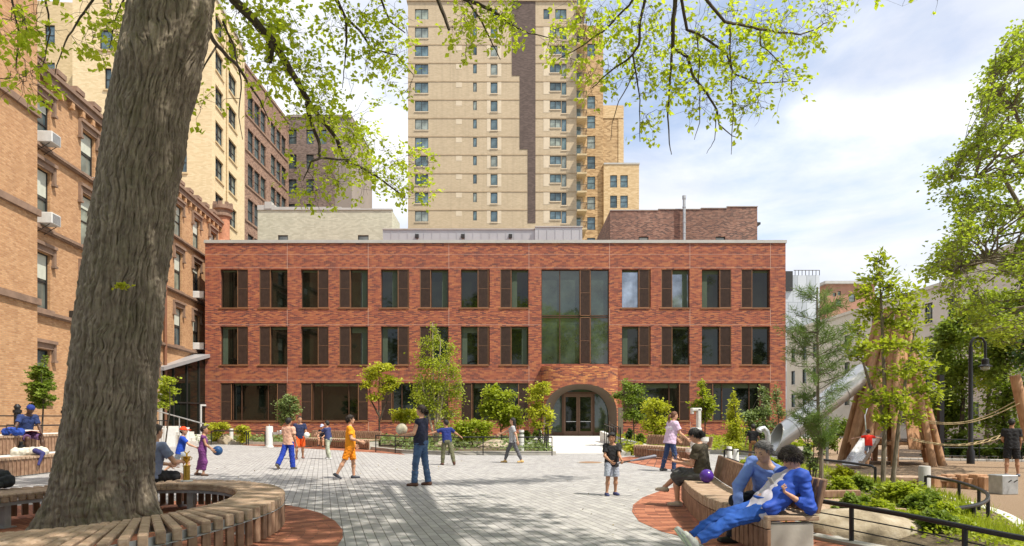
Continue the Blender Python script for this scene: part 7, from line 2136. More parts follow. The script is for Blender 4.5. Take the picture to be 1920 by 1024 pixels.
        for q in range(4):
            o_ = (.5 - q / 3) * .062 * s
            kn_ = pb + fdir * (.50 - .02 * abs(q - 1)) * hl + sdv * o_
            add(P, pb + sdv * o_ * .5, kn_, .020 * s, .0145 * s, .012)
            c_ = curl + .05 * q
            ln = (.235, .265, .25, .195)[q] * hl
            d1 = (fdir * math.cos(c_ * .7) + pn * math.sin(c_ * .7) + sdv * (.10 - .07 * q)).normalized(); d2 = (fdir * math.cos(c_ * 1.9) + pn * math.sin(c_ * 1.9)).normalized()
            m1 = kn_ + d1 * ln; add(P, kn_, m1, fr * 1.08, fr, .004); add(P, m1, m1 + d2 * ln * .8, fr, fr * .85, .004)
        th0 = pb + fdir * .12 * hl + sdv * .022 * s; th1 = th0 + (fdir * .55 + sdv * .75 + pn * .35).normalized() * .26 * hl
        add(P, th0, th1, .015 * s, fr * 1.1, .01); add(P, th1, th1 + (fdir * .8 + sdv * .25 + pn * .4).normalized() * .2 * hl, fr * 1.1, fr * .9, .004)
        limbs_[i] = (pb + fdir * .45 * hl, fdir, pn, sdv)
    # feet
    foot = []
    for i, sd in ((0, 1), (1, -1)):
        kn, an = J['knee', i], J['ank', i]
        sd_ = (an - kn).normalized()
        if toes[i] is not None: td = Vector(toes[i]).normalized()
        else:
            td = Vector((0, 1, 0)) - sd_ * sd_.y; td.normalize()
            if an.z - .085 * s < .03 + (zpel + min(feet_z)) : td = Vector((td.x, td.y, 0)).normalized()
        td = Matrix.Rotation(R(foot_yaw[i]) * 1.0 - sd * R(8), 3, 'Z') @ td
        dn = (sd_ - td * sd_.dot(td)).normalized()
        xx = dn.cross(td)
        hl_ = an + dn * .045 * s - td * .045 * s
        F_ = []
        add(F_, an, hl_ + td * .03 * s, .036 * s, .036 * s, .02)
        add(F_, hl_ , hl_ + td * .03 * s, .036 * s, .036 * s, .02)
        for ox in (-.018, .018): add(F_, hl_ + td * .04 * s + xx * ox * s * .6 + dn * .0 * s, hl_ + td * .185 * s + xx * ox * s + dn * .016 * s, .031 * s, .022 * s, .03)
        foot.append((F_, dn, hl_, td))
        P += F_
    ob = sdf_obj('body', P, vox, skin_mat(skin), t)
    # ---- clothes
    def inflate(L_, d): return [(a, b, ra + d, rb + d, k) for a, b, ra, rb, k in L_]
    wr_ = (.0035 * s, .12 * s)
    if top:
        c, sleeve, hem = top['c'], top.get('sleeve', 'short'), top.get('hem', -.08)
        e = top.get('loose', .016) * s
        L_ = inflate(torso, e)
        if hem < 0.02:
            for sx in (-1, 1): L_.append((V3(Tp(.062 * sx, 0, .06)), V3(Tp(.066 * sx, -.01, hem - .03)), .092 * s * ff + e, .094 * s * ff + e * 1.6, .05))
        for i in (0, 1): L_.append((V3(J['sh', i]), V3(neck - u * .03 * s), .052 * s + e, .048 * s + e, .04))
        clips = [(V3(Tp(0, 0, hem)), V3(-u))]
        clips.append((V3(neck + u * (.018 if top.get('collar') else -.002) * s + fw * .02), V3(u * 1.0 + fw * .35)))
        mat_ = plain(c, .85, 0, top.get('var', .14), 5, .3, .006) if not isinstance(c, bpy.types.Material) else c
        body_c = sdf_obj(top.get('name', 'shirt'), L_, vox, mat_, t, wr=wr_, clips=clips)
        if sleeve != 'none':
            SL = []
            for i, sd in ((0, 1), (1, -1)):
                sh, el, wr = J['sh', i], J['el', i], J['wr', i]
                a0 = sh.lerp(neck, .25) - u * .01 * s
                SS = []
                f = .62 if sleeve == 'short' else 1.0
                add(SS, a0, sh, .056 * s + e * .6, .058 * s + e * .7, .03)
                add(SS, sh, sh.lerp(el, f), .056 * s + e * .7, .050 * s + e * 1.0, .03)
                if sleeve == 'short': cl = [(V3(sh.lerp(el, f + .02)), V3(el - sh))]
                else:
                    ff2 = .93 if sleeve == 'long' else .4
                    add(SS, el, el.lerp(wr, ff2 * .5), .047 * s + e * .5, .044 * s + e * .4, .03); add(SS, el.lerp(wr, ff2 * .5), el.lerp(wr, ff2), .044 * s + e * .4, .034 * s + e * .4, .03)
                    cl = []
                sdf_obj('sleeve', SS, vox, mat_, t, wr=wr_, clips=cl)
        if top.get('collar'):
            CL = []
            for k in range(10):
                a1, a2 = math.pi * 2 * k / 10, math.pi * 2 * (k + 1) / 10
                q = lambda a: neck + u * .012 * s + (fx * math.cos(a) * .062 + fw * (math.sin(a) * .062 + .004)) * s
                add(CL, q(a1), q(a2), .013 * s, .013 * s, .01)
            sdf_obj('collar', CL, vox * .8, top['collar'] if not isinstance(top['collar'], tuple) else plain(top['collar'], .8), t)
    if bottom:
        c, kind = bottom['c'], bottom.get('kind', 'pants'); e = bottom.get('loose', .014) * s
        mat_ = plain(c, .85, 0, bottom.get('var', .16), 6, .3, .006) if not isinstance(c, bpy.types.Material) else c
        L_ = inflate(pelv, .012 * s)
        if kind in ('pants', 'shorts'):
            sdf_obj('waist', L_, vox, mat_, t, wr=wr_, clips=[(V3(T0(0, 0, bottom.get('rise', .09))), (0, 0, 1))])
            for i, sd in ((0, 1), (1, -1)):
                hip, kn, an = J['hip', i], J['knee', i], J['ank', i]
                G_ = []; fl = bottom.get('len', 1.0 if kind == 'pants' else .85)
                if kind == 'shorts':
                    add(G_, hip, hip.lerp(kn, fl), .086 * s * ff + e, .062 * s + e * 1.8, .03); cl = [(V3(hip.lerp(kn, fl + .03)), V3(kn - hip))]
                else:
                    add(G_, hip, kn, .085 * s * ff + e, .058 * s + e, .04); add(G_, kn, kn.lerp(an, .5), .057 * s + e, .055 * s + e, .03)
                    fe = bottom.get('hem', .98); add(G_, kn.lerp(an, .5), kn.lerp(an, fe), .055 * s + e, (.040 + bottom.get('flare', .008)) * s + e, .03); cl = [(V3(kn.lerp(an, fe + .04)), V3(an - kn))]
                sdf_obj('trouser_leg' if kind == 'pants' else 'shorts_leg', G_, vox, mat_, t, wr=(.0055 * s, .10 * s), clips=cl)
        if kind in ('skirt', 'dress'):
            a0, a1 = J['hip', 0], J['hip', 1]; k0, k1 = J['knee', 0], J['knee', 1]; n0, n1 = J['ank', 0], J['ank', 1]
            fl = bottom.get('len', .5)
            L_ = inflate(pelv, .02 * s)
            for w_ in (0, .33, .66, 1):
                h_ = a0.lerp(a1, w_); q = k0.lerp(k1, w_); n_ = n0.lerp(n1, w_); 
                L_.append((V3(h_), V3(q), .10 * s, .085 * s, .06)); L_.append((V3(q), V3(q.lerp(n_, fl)), .085 * s, .075 * s, .06))
            sdf_obj('skirt', L_, vox, mat_, t, wr=(.008 * s, .11 * s), clips=[(V3(k0.lerp(n0, fl)), V3(n0 - k0)), (V3(T0(0, 0, .1)), (0, 0, 1))])
    if shoes is not None:
        mat_ = plain(shoes, .6, 0, .2, 14)
        for i in (0, 1):
            F_, dn, hl_, td = foot[i]
            sh_o = sdf_obj('shoe', [(a, b, ra + .010 * s, rb + .010 * s, k) for a, b, ra, rb, k in F_[1:]] + [(V3(J['ank', i] + dn * .02 * s), V3(hl_ + td * .02 * s), .046 * s, .044 * s, .02)], vox * .9, mat_, t,
                           clips=[(V3(hl_ + dn * .038 * s), V3(dn)), (V3(J['ank', i] - dn * .005 * s), V3(-dn))])
            sole = (bottom or {}).get('sole')
            if sole is not None:
                SL_ = [(V3(Vector(a) + dn * .030 * s), V3(Vector(b) + dn * .026 * s), ra * .0 + .030 * s, .026 * s, k) for a, b, ra, rb, k in F_[1:]]
                so_ = sdf_mesh(SL_, vox * .8, clips=[(V3(hl_ + dn * .044 * s), V3(dn)), (V3(hl_ + dn * .020 * s), V3(-dn))])
                np_mesh('sole', so_[0], so_[1], plain(sole, .6), sh_o)
    # ---- hair
    hk, hcx = hair
    hm = plain(hcx, .55, 0, .3, 25, .8, .008)
    e = .008
    crn = [(V3(Hd(0, -.024, .034)), V3(Hd(0, -.012, .040)), (.083 + e) * hs, (.080 + e) * hs, .03), (V3(Hd(0, -.045, -.01)), V3(Hd(0, -.04, -.045)), .066 * hs, .052 * hs, .03)]
    clip = [(V3(Hd(0, .060, .068)), V3(hf * .78 - hup * .63)), (V3(Hd(0, -.06, -.065)), V3(-hup))]
    if hk in ('short', 'bun', 'long', 'pony', 'thick', 'receding'):
        if hk == 'receding': clip = [(V3(Hd(0, .050, .080)), V3(hf * .80 - hup * .60)), (V3(Hd(0, -.06, -.05)), V3(-hup))]
        if hk == 'thick': crn = [(a, b, ra + .012 * hs, rb + .012 * hs, k) for a, b, ra, rb, k in crn] + [(V3(Hd(-.05, .055, .062)), V3(Hd(.05, .055, .060)), .034 * hs, .034 * hs, .03)]; clip = [(V3(Hd(0, .074, .045)), V3(hf * .84 - hup * .54)), (V3(Hd(0, -.06, -.085)), V3(-hup * .9 + hf * .3))]
        if hk == 'short': crn.append((V3(Hd(-.03, .048, .078)), V3(Hd(.035, .05, .076)), .026 * hs, .026 * hs, .02))
        sdf_obj('hair', crn, vox * .65, hm, t, clips=clip, wr=(.0045 * hs, .024 * hs), ragged=.0055 * hs)
        if hk == 'bun': sdf_obj('hair_bun', [(V3(Hd(0, -.115, -.005)), V3(Hd(0, -.125, -.03)), .040 * hs, .038 * hs, .02)], vox * .8, hm, t, wr=(.003 * hs, .03 * hs))
        if hk == 'pony': sdf_obj('hair_ponytail', [(V3(Hd(0, -.09, .01)), V3(Hd(0, -.14, -.04)), .036 * hs, .036 * hs, .03), (V3(Hd(0, -.14, -.04)), V3(Hd(0, -.14, -.20)), .036 * hs, .018 * hs, .03)], vox * .8, hm, t, wr=(.003 * hs, .03 * hs))
        if hk == 'long': sdf_obj('hair_length', [(V3(Hd(.03, -.05, .0)), V3(Hd(.025, -.10, -.28)), .055 * hs, .035 * hs, .04), (V3(Hd(-.03, -.05, .0)), V3(Hd(-.025, -.10, -.28)), .055 * hs, .035 * hs, .04)], vox * .9, hm, t, wr=(.003 * hs, .03 * hs))
    if hk in ('cap', 'durag'):
        cm = plain(hcx, .8, 0, .12, 10)
        sdf_obj('cap_crown' if hk == 'cap' else 'head_wrap', [(V3(Hd(0, -.022, .036)), V3(Hd(0, -.012, .042)), (.083 + .018) * hs, (.080 + .018) * hs, .03)], vox * .8, cm, t,
                clips=[(V3(Hd(0, 0, .028)), V3(-hup + hf * -.12))])
        if hk == 'cap': sdf_obj('cap_brim', [(V3(Hd(-.045, .08, .040)), V3(Hd(-.035, .16, .030)), .022 * hs, .018 * hs, .02), (V3(Hd(.045, .08, .040)), V3(Hd(.035, .16, .030)), .022 * hs, .018 * hs, .02), (V3(Hd(0, .08, .042)), V3(Hd(0, .172, .030)), .03 * hs, .024 * hs, .02)], vox * .8, cm, t,
                                clips=[(V3(Hd(0, .12, .040)), V3(hup)), (V3(Hd(0, .12, .024)), V3(-hup))])
        else: sdf_obj('wrap_knot', [(V3(Hd(0, -.10, -.005)), V3(Hd(0, -.12, -.06)), .03 * hs, .022 * hs, .02)], vox * .8, cm, t)
        hm2 = plain((.015, .01, .008), .6); sdf_obj('hair', crn[1:], vox * .8, hm2, t, clips=[(V3(Hd(0, -.06, -.07)), V3(-hup)), (V3(Hd(0, 0, 0)), V3(hf))])
    if vox <= .0086 and hk not in ('cap', 'durag'):             # loose strands over the hair so its outline is not smooth
        ho = [c_ for c_ in KIDS[t.name] if c_.name.startswith('hair')]
        for h_ in ho[:2]:
            n_ = len(h_.data.vertices); co_ = np.zeros(n_ * 3); no_ = np.zeros(n_ * 3); h_.data.vertices.foreach_get('co', co_); h_.data.vertices.foreach_get('normal', no_)
            co_ = co_.reshape(-1, 3); no_ = no_.reshape(-1, 3); rh = np.random.default_rng(n_); pk = rh.integers(0, n_, 1500)
            dn_ = no_[pk] * .30 - np.array(hup)[None] * 1.0 + rh.normal(size=(1500, 3)) * .35 + np.array(hf)[None] * .25
            leaves(co_[pk] - no_[pk] * .004, .040 * hs, rh, 'hair_strands', hm, t, up=0, droop=0, asp=.07, dirs=dn_ * 2.2, fold=.2)
    # ---- face details
    for sx in (-1, 1):
        m = MB(); c = Hd(.031 * sx, .0675, .006); prof = [(.0115 * hs * math.sin(math.pi * k / 6), -.0115 * hs * math.cos(math.pi * k / 6)) for k in range(7)]; prof[0] = (1e-4, prof[0][1]); prof[-1] = (1e-4, prof[-1][1])
        m.lathe(prof, tuple(c), 8); m.build('eye', M.setdefault('eye', plain((.03, .02, .015), .2)), t, True)
    m = MB()
    for sx in (-1, 1): m.tube([Hd(.014 * sx, .088, .029), Hd(.032 * sx, .082, .034), Hd(.048 * sx, .066, .028)], [.0035 * hs, .0042 * hs, .002 * hs], 5)
    m.build('eyebrows', hm if hk not in ('cap', 'durag') else plain((.015, .01, .008), .6), t)
    m = MB(); m.tube([Hd(-.022, .079, -.051), Hd(0, .0885, -.0525), Hd(.022, .079, -.051)], [.002 * hs, .0042 * hs, .002 * hs], 5); m.build('mouth', M.setdefault('lips', plain((.22, .07, .055), .5)), t)
    return t, J, limbs_, Hd, t.matrix_basis if False else (Matrix.Translation(Vector(pos)) @ Matrix.Rotation(yaw, 4, 'Z'))


def gp(px, py, z=0.0): p = G(px, py, z); return Vector((p.x, p.y, z))


# walkers and players on the plaza --------------------------------------------------
# yaw: 0 looks away from the camera (+y), 180 towards it, -90 to the east (right in the photo), 90 to the west
r_ = person('woman in sleeveless navy top and jeans holding a pale ball out in front', gp(789, 911), 1.72, R(72), 'light', lean=-3, female=True, hair=('bun', (.03, .018, .012)), head=(8, 2),
            arms=((22, 6, 78, -22), (20, 4, 80, -14)), legs=((-6, 5, -9, 2), (9, 3, 3, 2)), top=dict(c=(.012, .014, .035), sleeve='none', hem=-.06, name='blouse', loose=.02), bottom=dict(c=(.05, .095, .19), kind='pants', flare=.02, loose=.010, var=.3), shoes=(.09, .04, .025), vox=.0085, handk=('up', 'up'), curl=.35, fat=1.12)
T_, J_, Lm, Hd_, Mx = r_
hp = Mx @ (Lm[0][0] * .5 + Lm[1][0] * .5)
ball('pale cream ball held in front of the woman in the navy top', hp + Vector((-.04, 0, .13)), .125, plain((.55, .50, .38), .6, 0, .08))
r_ = person('boy in bright orange shirt and orange shorts facing the woman with the ball', gp(657, 898), 1.50, R(-78), 'light', hair=('short', (.02, .012, .008)), head=(6, 0), lean=-2,
            arms=((10, 12, 68, -8), (-8, 14, 40, 10)), legs=((-22, 3, -28, 2), (10, 4, 2, 3)), top=dict(c=(.85, .30, .008), sleeve='short', hem=-.08, loose=.020, name='jersey', var=.08), bottom=dict(c=(.74, .23, .006), kind='shorts', len=.90, loose=.014), shoes=(.035, .04, .055), vox=.0085, fat=1.15, curl=.8)
r_ = person('boy seen from behind in a peach shirt and baggy royal blue trousers', gp(541, 880), 1.42, R(-20), 'tan', hair=('short', (.01, .008, .007)), arms=((5, 8, 22, 0), (8, 8, 30, 2)), legs=((4, 4, 2, 4), (-24, 3, -34, 2)),
            top=dict(c=(.62, .36, .26), sleeve='short', hem=-.10, loose=.03, var=.06), bottom=dict(c=(.008, .035, .30), kind='pants', loose=.03, flare=.02), shoes=(.10, .09, .07), vox=.010)
r_ = person('boy in dark navy shirt and orange shorts with a white ball behind another boy', gp(562, 861), 1.48, R(200), 'tan', hair=('short', (.01, .008, .007)), arms=((10, 10, 40, -10), (15, 12, 70, 5)), legs=((8, 4, 0, 2), (-12, 4, -16, 2)),
            top=dict(c=(.016, .024, .07), sleeve='short', hem=-.10, loose=.024), bottom=dict(c=(.75, .10, .01), kind='shorts', len=.9, loose=.03), shoes=(.20, .10, .08), vox=.012)
T_, J_, Lm, Hd_, Mx = r_
ball('white ball held at the hip by the boy in orange shorts', Mx @ (Lm[1][0] + Vector((0.02, .09, 0))), .10, plain((.68, .66, .62), .5))
r_ = person('boy in navy shirt and pale camouflage trousers reaching towards the child on the bench', gp(616, 861), 1.33, R(75), 'light', hair=('short', (.015, .012, .01)), lean=8, arms=((75, 5, 85, 0), (65, 5, 72, -10)), legs=((20, 4, -8, 2), (-4, 4, -16, 2)),
            top=dict(c=(.03, .04, .12), sleeve='short', hem=-.06, loose=.022), bottom=dict(c=(.34, .36, .28), kind='pants', loose=.022, var=.5), shoes=(.6, .6, .6), vox=.011)
p_b = Vector((-8.05, 32.15, 0))
r_ = person('child in a white and blue cap sitting on the long bench under the windows', Vector((-8.9, 32.15, 0)), 1.30, R(178), 'light', hair=('cap', (.42, .47, .66)), zpel=.53, lean=18, arms=((30, 8, 80, -10), (35, 8, 80, -10)), legs=((88, 6, -2, 2), (80, 6, 6, 2)), head=(0, 12),
            top=dict(c=(.03, .03, .04), sleeve='short', hem=-.02), bottom=dict(c=(.03, .03, .035), kind='shorts', len=.9), shoes=(.03, .03, .03), vox=.012)
r_ = person('boy in royal blue shirt and olive trousers with both arms spread wide behind the woman', gp(838, 872), 1.36, R(15), 'tan', hair=('short', (.01, .008, .007)), head=(35, 0), slean=-4, arms=((28, 48, 30, 50), (30, 72, 35, 78)), legs=((-14, 12, -20, 8), (6, 7, 0, 4)),
            top=dict(c=(.012, .025, .16), sleeve='short', hem=-.06, loose=.02), bottom=dict(c=(.11, .11, .06), kind='pants', loose=.022), shoes=(.09, .035, .02), vox=.011)
r_ = person('woman in a light grey shirt and dark grey trousers striding past the planting bed', gp(961, 868), 1.47, R(85), 'light', female=True, hair=('long', (.015, .012, .01)), lean=-2, head=(0, 0), arms=((60, 8, 66, 5), (-28, 10, -14, 8)), legs=((26, 3, 16, 2), (-26, 3, -24, 2)),
            top=dict(c=(.34, .34, .36), sleeve='short', hem=-.12, loose=.024), bottom=dict(c=(.10, .10, .115), kind='pants', loose=.01, hem=.88, flare=.0), shoes=(.50, .33, .12), vox=.010)
T_, J_, Lm, Hd_, Mx = r_
r_ = person('small boy in a black shirt and pale shorts swinging a grey bat', gp(1147, 929), 1.15, R(195), 'tan', hair=('short', (.01, .009, .01)), lean=4, twist=-12, head=(-22, 14), arms=((20, 10, 55, -30), (40, -4, 62, 6)), legs=((8, 7, -2, 4), (-4, 6, -8, 2)),
            top=dict(c=(.014, .014, .016), sleeve='short', hem=-.12, loose=.034), bottom=dict(c=(.34, .38, .46), kind='shorts', len=.85, loose=.03, sole=(.6, .6, .62)), shoes=(.03, .04, .12), vox=.0085, curl=1.1)
T_, J_, Lm, Hd_, Mx = r_
a = Mx @ Lm[1][0]; b = Mx @ Lm[0][0]
st_ = a + Vector((-.10, -.0, -.02)); en = st_ + Vector((.72, .05, .13))
t = thing('bat', 'grey baseball bat swung by the small boy in the black shirt', 'bat', st_)
m = MB(); d_ = en - st_; m.tube([Vector((0, 0, 0)), d_ * .03, d_ * .05, d_ * .4, d_ * .6, d_ * .95, d_], [.02, .02, .012, .014, .028, .034, .02], 12); m.build('barrel', plain((.16, .16, .20), .45), t, True)
m = MB(); m.tube([d_ * .05, d_ * .33], .015, 10); m.build('grip', M['dark_frame'], t, True)
r_ = person('woman in a lilac shirt and dark jeans leaning towards the tall fountain', gp(1257, 884), 1.62, R(-75), 'light', female=True, hair=('pony', (.14, .06, .03)), lean=10, head=(-6, 6), arms=((25, 10, 62, 2), (20, 14, 55, 4)), legs=((10, 4, -6, 2), (-10, 4, -16, 2)),
            top=dict(c=(.60, .45, .62), sleeve='short', hem=-.14, loose=.042, name='shirt', var=.06), bottom=dict(c=(.03, .05, .13), kind='pants', loose=.008), shoes=(.05, .05, .06), vox=.009)
T_, J_, Lm, Hd_, Mx = r_
sdf_obj('sweater_cape', [(tuple(J_['sh', 0] + Vector((0, -.02, .0))), tuple(J_['sh', 1] + Vector((0, -.02, .0))), .075, .075, .05), (tuple(J_['sh', 0] + Vector((-.06, -.09, -.12))), tuple(J_['sh', 1] + Vector((.06, -.09, -.12))), .07, .07, .05)], .012, plain((.68, .60, .70), .9, 0, .06), T_, wr=(.006, .1))
# around the round bench
r_ = person('man in a heather blue shirt sitting on the round bench with his back turned', Vector((-5.72, 10.75, 0)), 1.78, R(-18), 'light', hair=('short', (.05, .035, .025)), zpel=.545, lean=14, twist=-10, arms=((30, 26, 105, -25), (40, 10, 95, 0)), legs=((88, 14, 5, 4), (88, 10, 5, 4)),
            top=dict(c=(.17, .20, .30), sleeve='short', hem=-.06, loose=.02, var=.25), bottom=dict(c=(.012, .012, .014), kind='shorts', len=.9), shoes=(.4, .4, .4), vox=.010, fat=1.15)
T_, J_, Lm, Hd_, Mx = r_
sdf_obj('shoulder_strap', [(tuple(J_['sh', 1] + Vector((.05, .02, .06))), tuple(Vector((.0, -.11, .85))), .016, .016, .01), (tuple(Vector((.0, -.11, .85))), tuple(Vector((.17, -.08, .62))), .016, .016, .01)], .010, M['dark_frame'], T_)
r_ = person('child in an orange cap and blue shirt running behind the round bench', gp(338, 892), 1.24, R(-65), 'light', hair=('cap', (.80, .06, .01)), lean=10, arms=((50, 12, 75, 4), (-30, 12, 10, 4)), legs=((35, 4, 5, 2), (-25, 4, -50, 2)),
            top=dict(c=(.012, .06, .42), sleeve='short', hem=-.12, loose=.03), bottom=dict(c=(.42, .45, .50), kind='shorts', len=.9, loose=.02), shoes=(.3, .3, .32), vox=.011)
r_ = person('girl in a long purple dress carrying a blue ball behind the round bench', gp(380, 892), 1.22, R(-70), 'tan', female=True, hair=('short', (.02, .012, .01)), lean=4, arms=((18, 8, 50, 6), (10, 8, 58, 0)), legs=((10, 4, -6, 2), (-10, 4, -18, 2)),
            top=dict(c=(.16, .04, .17), sleeve='none', hem=-.05, loose=.02), bottom=dict(c=(.15, .035, .16), kind='dress', len=.72), shoes=(.10, .05, .03), vox=.011)
T_, J_, Lm, Hd_, Mx = r_
ball('deep blue ball carried by the girl in the purple dress', Mx @ ((Lm[0][0] + Lm[1][0]) / 2 + Vector((0, .08, .0))), .12, plain((.015, .07, .20), .5))
jz = .95 + .09
r_ = person('man in a blue jersey and blue head wrap reading a book on the upper tier', Vector((-13.34, 18.7, 0)), 1.76, R(-120), 'dark', hair=('durag', (.012, .03, .19)), zpel=jz, lean=20, head=(10, 28), arms=((38, 34, 40, 40), (30, 8, 72, -12)), legs=((72, 4, -6, 2), (76, 18, 12, 2)),
            top=dict(c=(.014, .03, .11), sleeve='short', hem=-.04, loose=.02, var=.3), bottom=dict(c=plain((.14, .07, .17), .85, 0, .6, 30), kind='shorts', len=.85, loose=.02, sole=(.1, .45, .5)), shoes=(.02, .05, .16), vox=.010)
T_, J_, Lm, Hd_, Mx = r_
bk = Mx @ ((J_['knee', 0] + J_['hip', 0]) / 2 + Vector((-.08, .06, .14)))
t = thing('open_book', 'open book with pale pages on the lap of the man in the blue jersey', 'book', bk, R(-120))
m = MB(); m.obox((-.1, 0, .012), (1, 0, .12), (0, 1, 0), (-.12, 0, 1), .1, .13, .012); m.obox((.1, 0, .012), (1, 0, -.12), (0, 1, 0), (.12, 0, 1), .1, .13, .012); m.build('pages', plain((.62, .60, .55), .8), t)
m = MB(); m.obox((-.1, 0, -.006), (1, 0, .12), (0, 1, 0), (-.12, 0, 1), .107, .138, .004); m.obox((.1, 0, -.006), (1, 0, -.12), (0, 1, 0), (.12, 0, 1), .107, .138, .004); m.build('cover', plain((.25, .03, .03), .6), t)
t = thing('blue_bag', 'royal blue duffel bag lying on the upper tier at the hand of the reader', 'bag', (*W(26, 0, 18.1)[:2], .96))
sdf_obj('bag_body', [((-.20, 0, .11), (.18, 0, .11), .11, .10), ((-.1, -.02, .17), (.1, -.02, .15), .08, .07)], .012, plain((.010, .05, .30), .7), t, wr=(.010, .14))
m = MB(); m.tube([(-.15, -.08, .2), (-.08, -.14, .30), (.08, -.14, .30), (.15, -.08, .2)], .012, 6); m.build('strap', M['dark_frame'], t)
# playground people
r_ = person('child in a black shirt and brown trousers watching the tube slide', (*W(1412, 0, 23.0)[:2], -.02), 1.22, R(-10), 'tan', hair=('short', (.01, .008, .007)), arms=((5, 16, 15, 14), (5, 16, 15, 14)), legs=((0, 6, 0, 3), (0, 6, 0, 3)),
            top=dict(c=(.012, .012, .014), sleeve='short', hem=-.08, loose=.02), bottom=dict(c=(.26, .13, .05), kind='pants', loose=.012), shoes=(.04, .04, .04), vox=.012)
sl = PC + (s0 + s1) * .5
r_ = person('child in a bright red shirt climbing the small open slide of the playhouse', (sl.x + .0, sl.y - .25, PLAY_Z + .25), 1.12, R(-15), 'light', hair=('short', (.05, .03, .02)), lean=10, arms=((60, 70, 50, 80), (60, 70, 50, 75)), legs=((25, 8, -10, 4), (5, 8, -5, 4)),
            top=dict(c=(.80, .03, .015), sleeve='short', hem=-.10, loose=.03), bottom=dict(c=(.22, .24, .32), kind='shorts', len=.8), shoes=(.3, .1, .1), vox=.012)
r_ = person('man in black shirt and black shorts standing by the metal box watching the ropes', (*W(1897, 0, 21.2)[:2], PLAY_Z), 1.78, R(-22), 'tan', hair=('short', (.01, .008, .007)), head=(-38, 0), arms=((4, 10, 25, 2), (10, 8, 60, -30)), legs=((0, 6, 0, 4), (-3, 5, -6, 4)),
            top=dict(c=(.012, .012, .014), sleeve='short', hem=-.10, loose=.024), bottom=dict(c=(.010, .010, .012), kind='shorts', len=.85, loose=.024, sole=(.5, .5, .5)), shoes=(.10, .11, .14), vox=.010, fat=1.1)
# the long bench -----------------------------------------------------------------
r_ = person('woman with a dark hair bun and grey skirt looking at her phone', Vector((3.06, 10.95, 0)), 1.64, R(55), 'light', female=True, hair=('bun', (.012, .010, .010)), zpel=.545, lean=6, head=(0, 30), arms=((20, 4, 108, -10), (16, 6, 104, -8)), legs=((94, 2, 48, 0), (84, 4, -4, 2)),
            top=dict(c=(.055, .045, .028), sleeve='short', hem=-.06, loose=.024), bottom=dict(c=(.075, .075, .075), kind='skirt', len=.26), shoes=(.38, .31, .25), vox=.008, handk=('up', 'up'), curl=.9, toes=((0, .95, .05), None))
T_, J_, Lm, Hd_, Mx = r_
c = (Lm[0][0] + Lm[1][0]) / 2
t = thing('phone', 'dark phone held by the woman in the brown shirt', 'phone', Mx @ (c + Vector((0, .03, .05))), R(72))
m = MB(); m.obox((0, 0, 0), (1, 0, 0), (0, .45, .9), (0, -.9, .45), .038, .075, .005, .003); m.build('case', M['dark_frame'], t); m = MB(); m.obox((0, -.0045, .0022), (1, 0, 0), (0, .45, .9), (0, -.9, .45), .034, .069, .0012); m.build('screen', plain((.05, .06, .07), .15), t)
ball('shiny purple ball resting on the bench beside the woman with the phone', Vector((2.98, 10.45, .45 + .105)), .105, plain((.07, .025, .26), .25, 0, .1))
r_ = person('older man with grey hair and light blue shirt leaning over on the bench', Vector((3.0, 7.95, 0)), 1.72, R(108), 'asian', hair=('receding', (.10, .095, .095)), zpel=.545, lean=30, slean=-27, twist=10, head=(6, 26), headroll=-4,
            arms=((62, 4, 40, -22), (50, 24, 60, 10)), legs=((86, -4, 6, 2), (80, 22, 4, 2)),
            top=dict(c=(.16, .25, .60), sleeve='long', hem=-.05, loose=.02, var=.08), bottom=dict(c=(.012, .013, .022), kind='pants', loose=.02), shoes=(.012, .012, .012), vox=.0075, curl=.7, fat=1.1, handk=('down', 'down'))
r_ = person('young person in a bright blue jacket and blue trousers slouching at the bench end', Vector((2.66, 7.20, 0)), 1.74, R(96), 'light', hair=('thick', (.022, .014, .010)), zpel=.525, lean=-46, head=(4, 36),
            arms=((-8, 14, 78, -20), (-14, 16, 76, -10)), legs=((77, 4, 57, 2), (74, -1, 61, 0)),
            top=dict(c=(.46, .44, .52), sleeve='none', hem=-.16, loose=.020, var=.06), bottom=dict(c=(.014, .075, .34), kind='pants', loose=.014, flare=.0, hem=.9, rise=.10, sole=(.45, .55, .40)), shoes=(.34, .36, .34), vox=.0065, handk=('up', 'up'), curl=.9, toes=((.1, .55, .8), (-.2, .6, .75)))
T_, J_, Lm, Hd_, Mx = r_
s = 1.74 / 1.75
U_ = Vector((0, math.sin(R(-46)), math.cos(R(-46))))
pl = Vector((0, 0, .525)); jk = plain((.012, .060, .38), .7, 0, .1, 5, .25, .006)
Fw = U_.cross(Vector((1, 0, 0))).normalized()
tp = lambda x, y, z: tuple(pl + Vector((x, 0, 0)) + Fw * y + U_ * z)
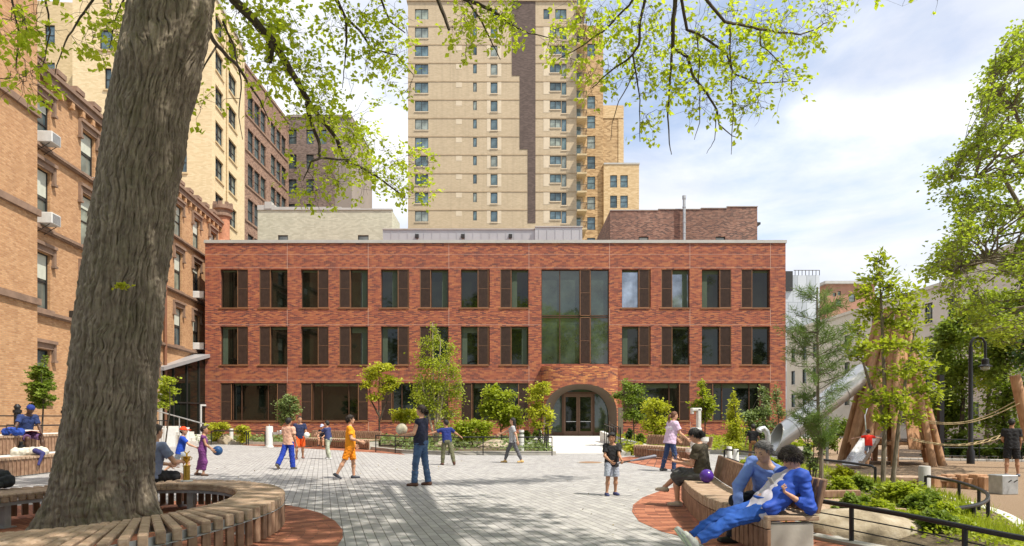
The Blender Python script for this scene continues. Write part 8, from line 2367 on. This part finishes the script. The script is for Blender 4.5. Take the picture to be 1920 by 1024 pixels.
sdf_obj('jacket', [(tp(.10, -.01, .38), tp(.10, -.01, .18), .122, .118, .05), (tp(-.10, -.01, .38), tp(-.10, -.01, .18), .122, .118, .05), (tp(.11, -.02, .2), tp(.12, -.02, -.02), .10, .09, .05), (tp(-.11, -.02, .2), tp(-.12, -.02, -.02), .10, .09, .05),
                   (tp(0, -.05, .42), tp(0, -.05, .05), .10, .10, .05), (tp(.06, 0, .43), tp(.17, 0, .42), .072, .066, .04), (tp(-.06, 0, .43), tp(-.17, 0, .42), .072, .066, .04), (tp(.180, 0, .44), tp(.06, -.02, .475), .092, .082, .03), (tp(-.180, 0, .44), tp(-.06, -.02, .475), .092, .082, .03), (tp(-.14, -.02, .02), tp(-.22, .08, -.06), .06, .035, .04)], .0075, jk, T_, wr=(.005, .13),
        subs=[(tp(0, .17, .47), tp(0, .20, -.2), .100, .165)], clips=[(tp(0, 0, .565), tuple(U_))])
sdf_obj('jacket_collar', [(tp(.075 * math.cos(a_), -.02 + .065 * math.sin(a_), .495), tp(.075 * math.cos(a_ + .35), -.02 + .065 * math.sin(a_ + .35), .495), .022, .022, .02) for a_ in [2.6 + .35 * k for k in range(12)]], .0075, jk, T_)
for i in (0, 1):
    sh, el, wr = J_['sh', i], J_['el', i], J_['wr', i]
    sdf_obj('jacket_sleeve', [(tuple(sh), tuple(el), .072, .060, .03), (tuple(el), tuple(el.lerp(wr, .55)), .059, .052, .03)], .0075, jk, T_, wr=(.005, .09))
    sdf_obj('jacket_cuff', [(tuple(el.lerp(wr, .3)), tuple(el.lerp(wr, .76)), .054, .044, .03)], .0075, jk, T_, wr=(.004, .09), clips=[(tuple(el.lerp(wr, .76)), tuple(wr - el))])
c = (Lm[0][0] + Lm[1][0]) / 2
t = thing('phone', 'pale phone held up by the young person in the blue jacket', 'phone', Mx @ (c + Vector((0, .04, .06))), R(98))
m = MB(); m.obox((0, 0, 0), (1, 0, 0), (0, .5, .86), (0, -.86, .5), .038, .076, .005, .003); m.build('case', plain((.40, .38, .34), .4), t); m = MB(); m.obox((0, -.0045, .0024), (1, 0, 0), (0, .5, .86), (0, -.86, .5), .034, .07, .0012); m.build('screen', plain((.1, .12, .14), .15), t)
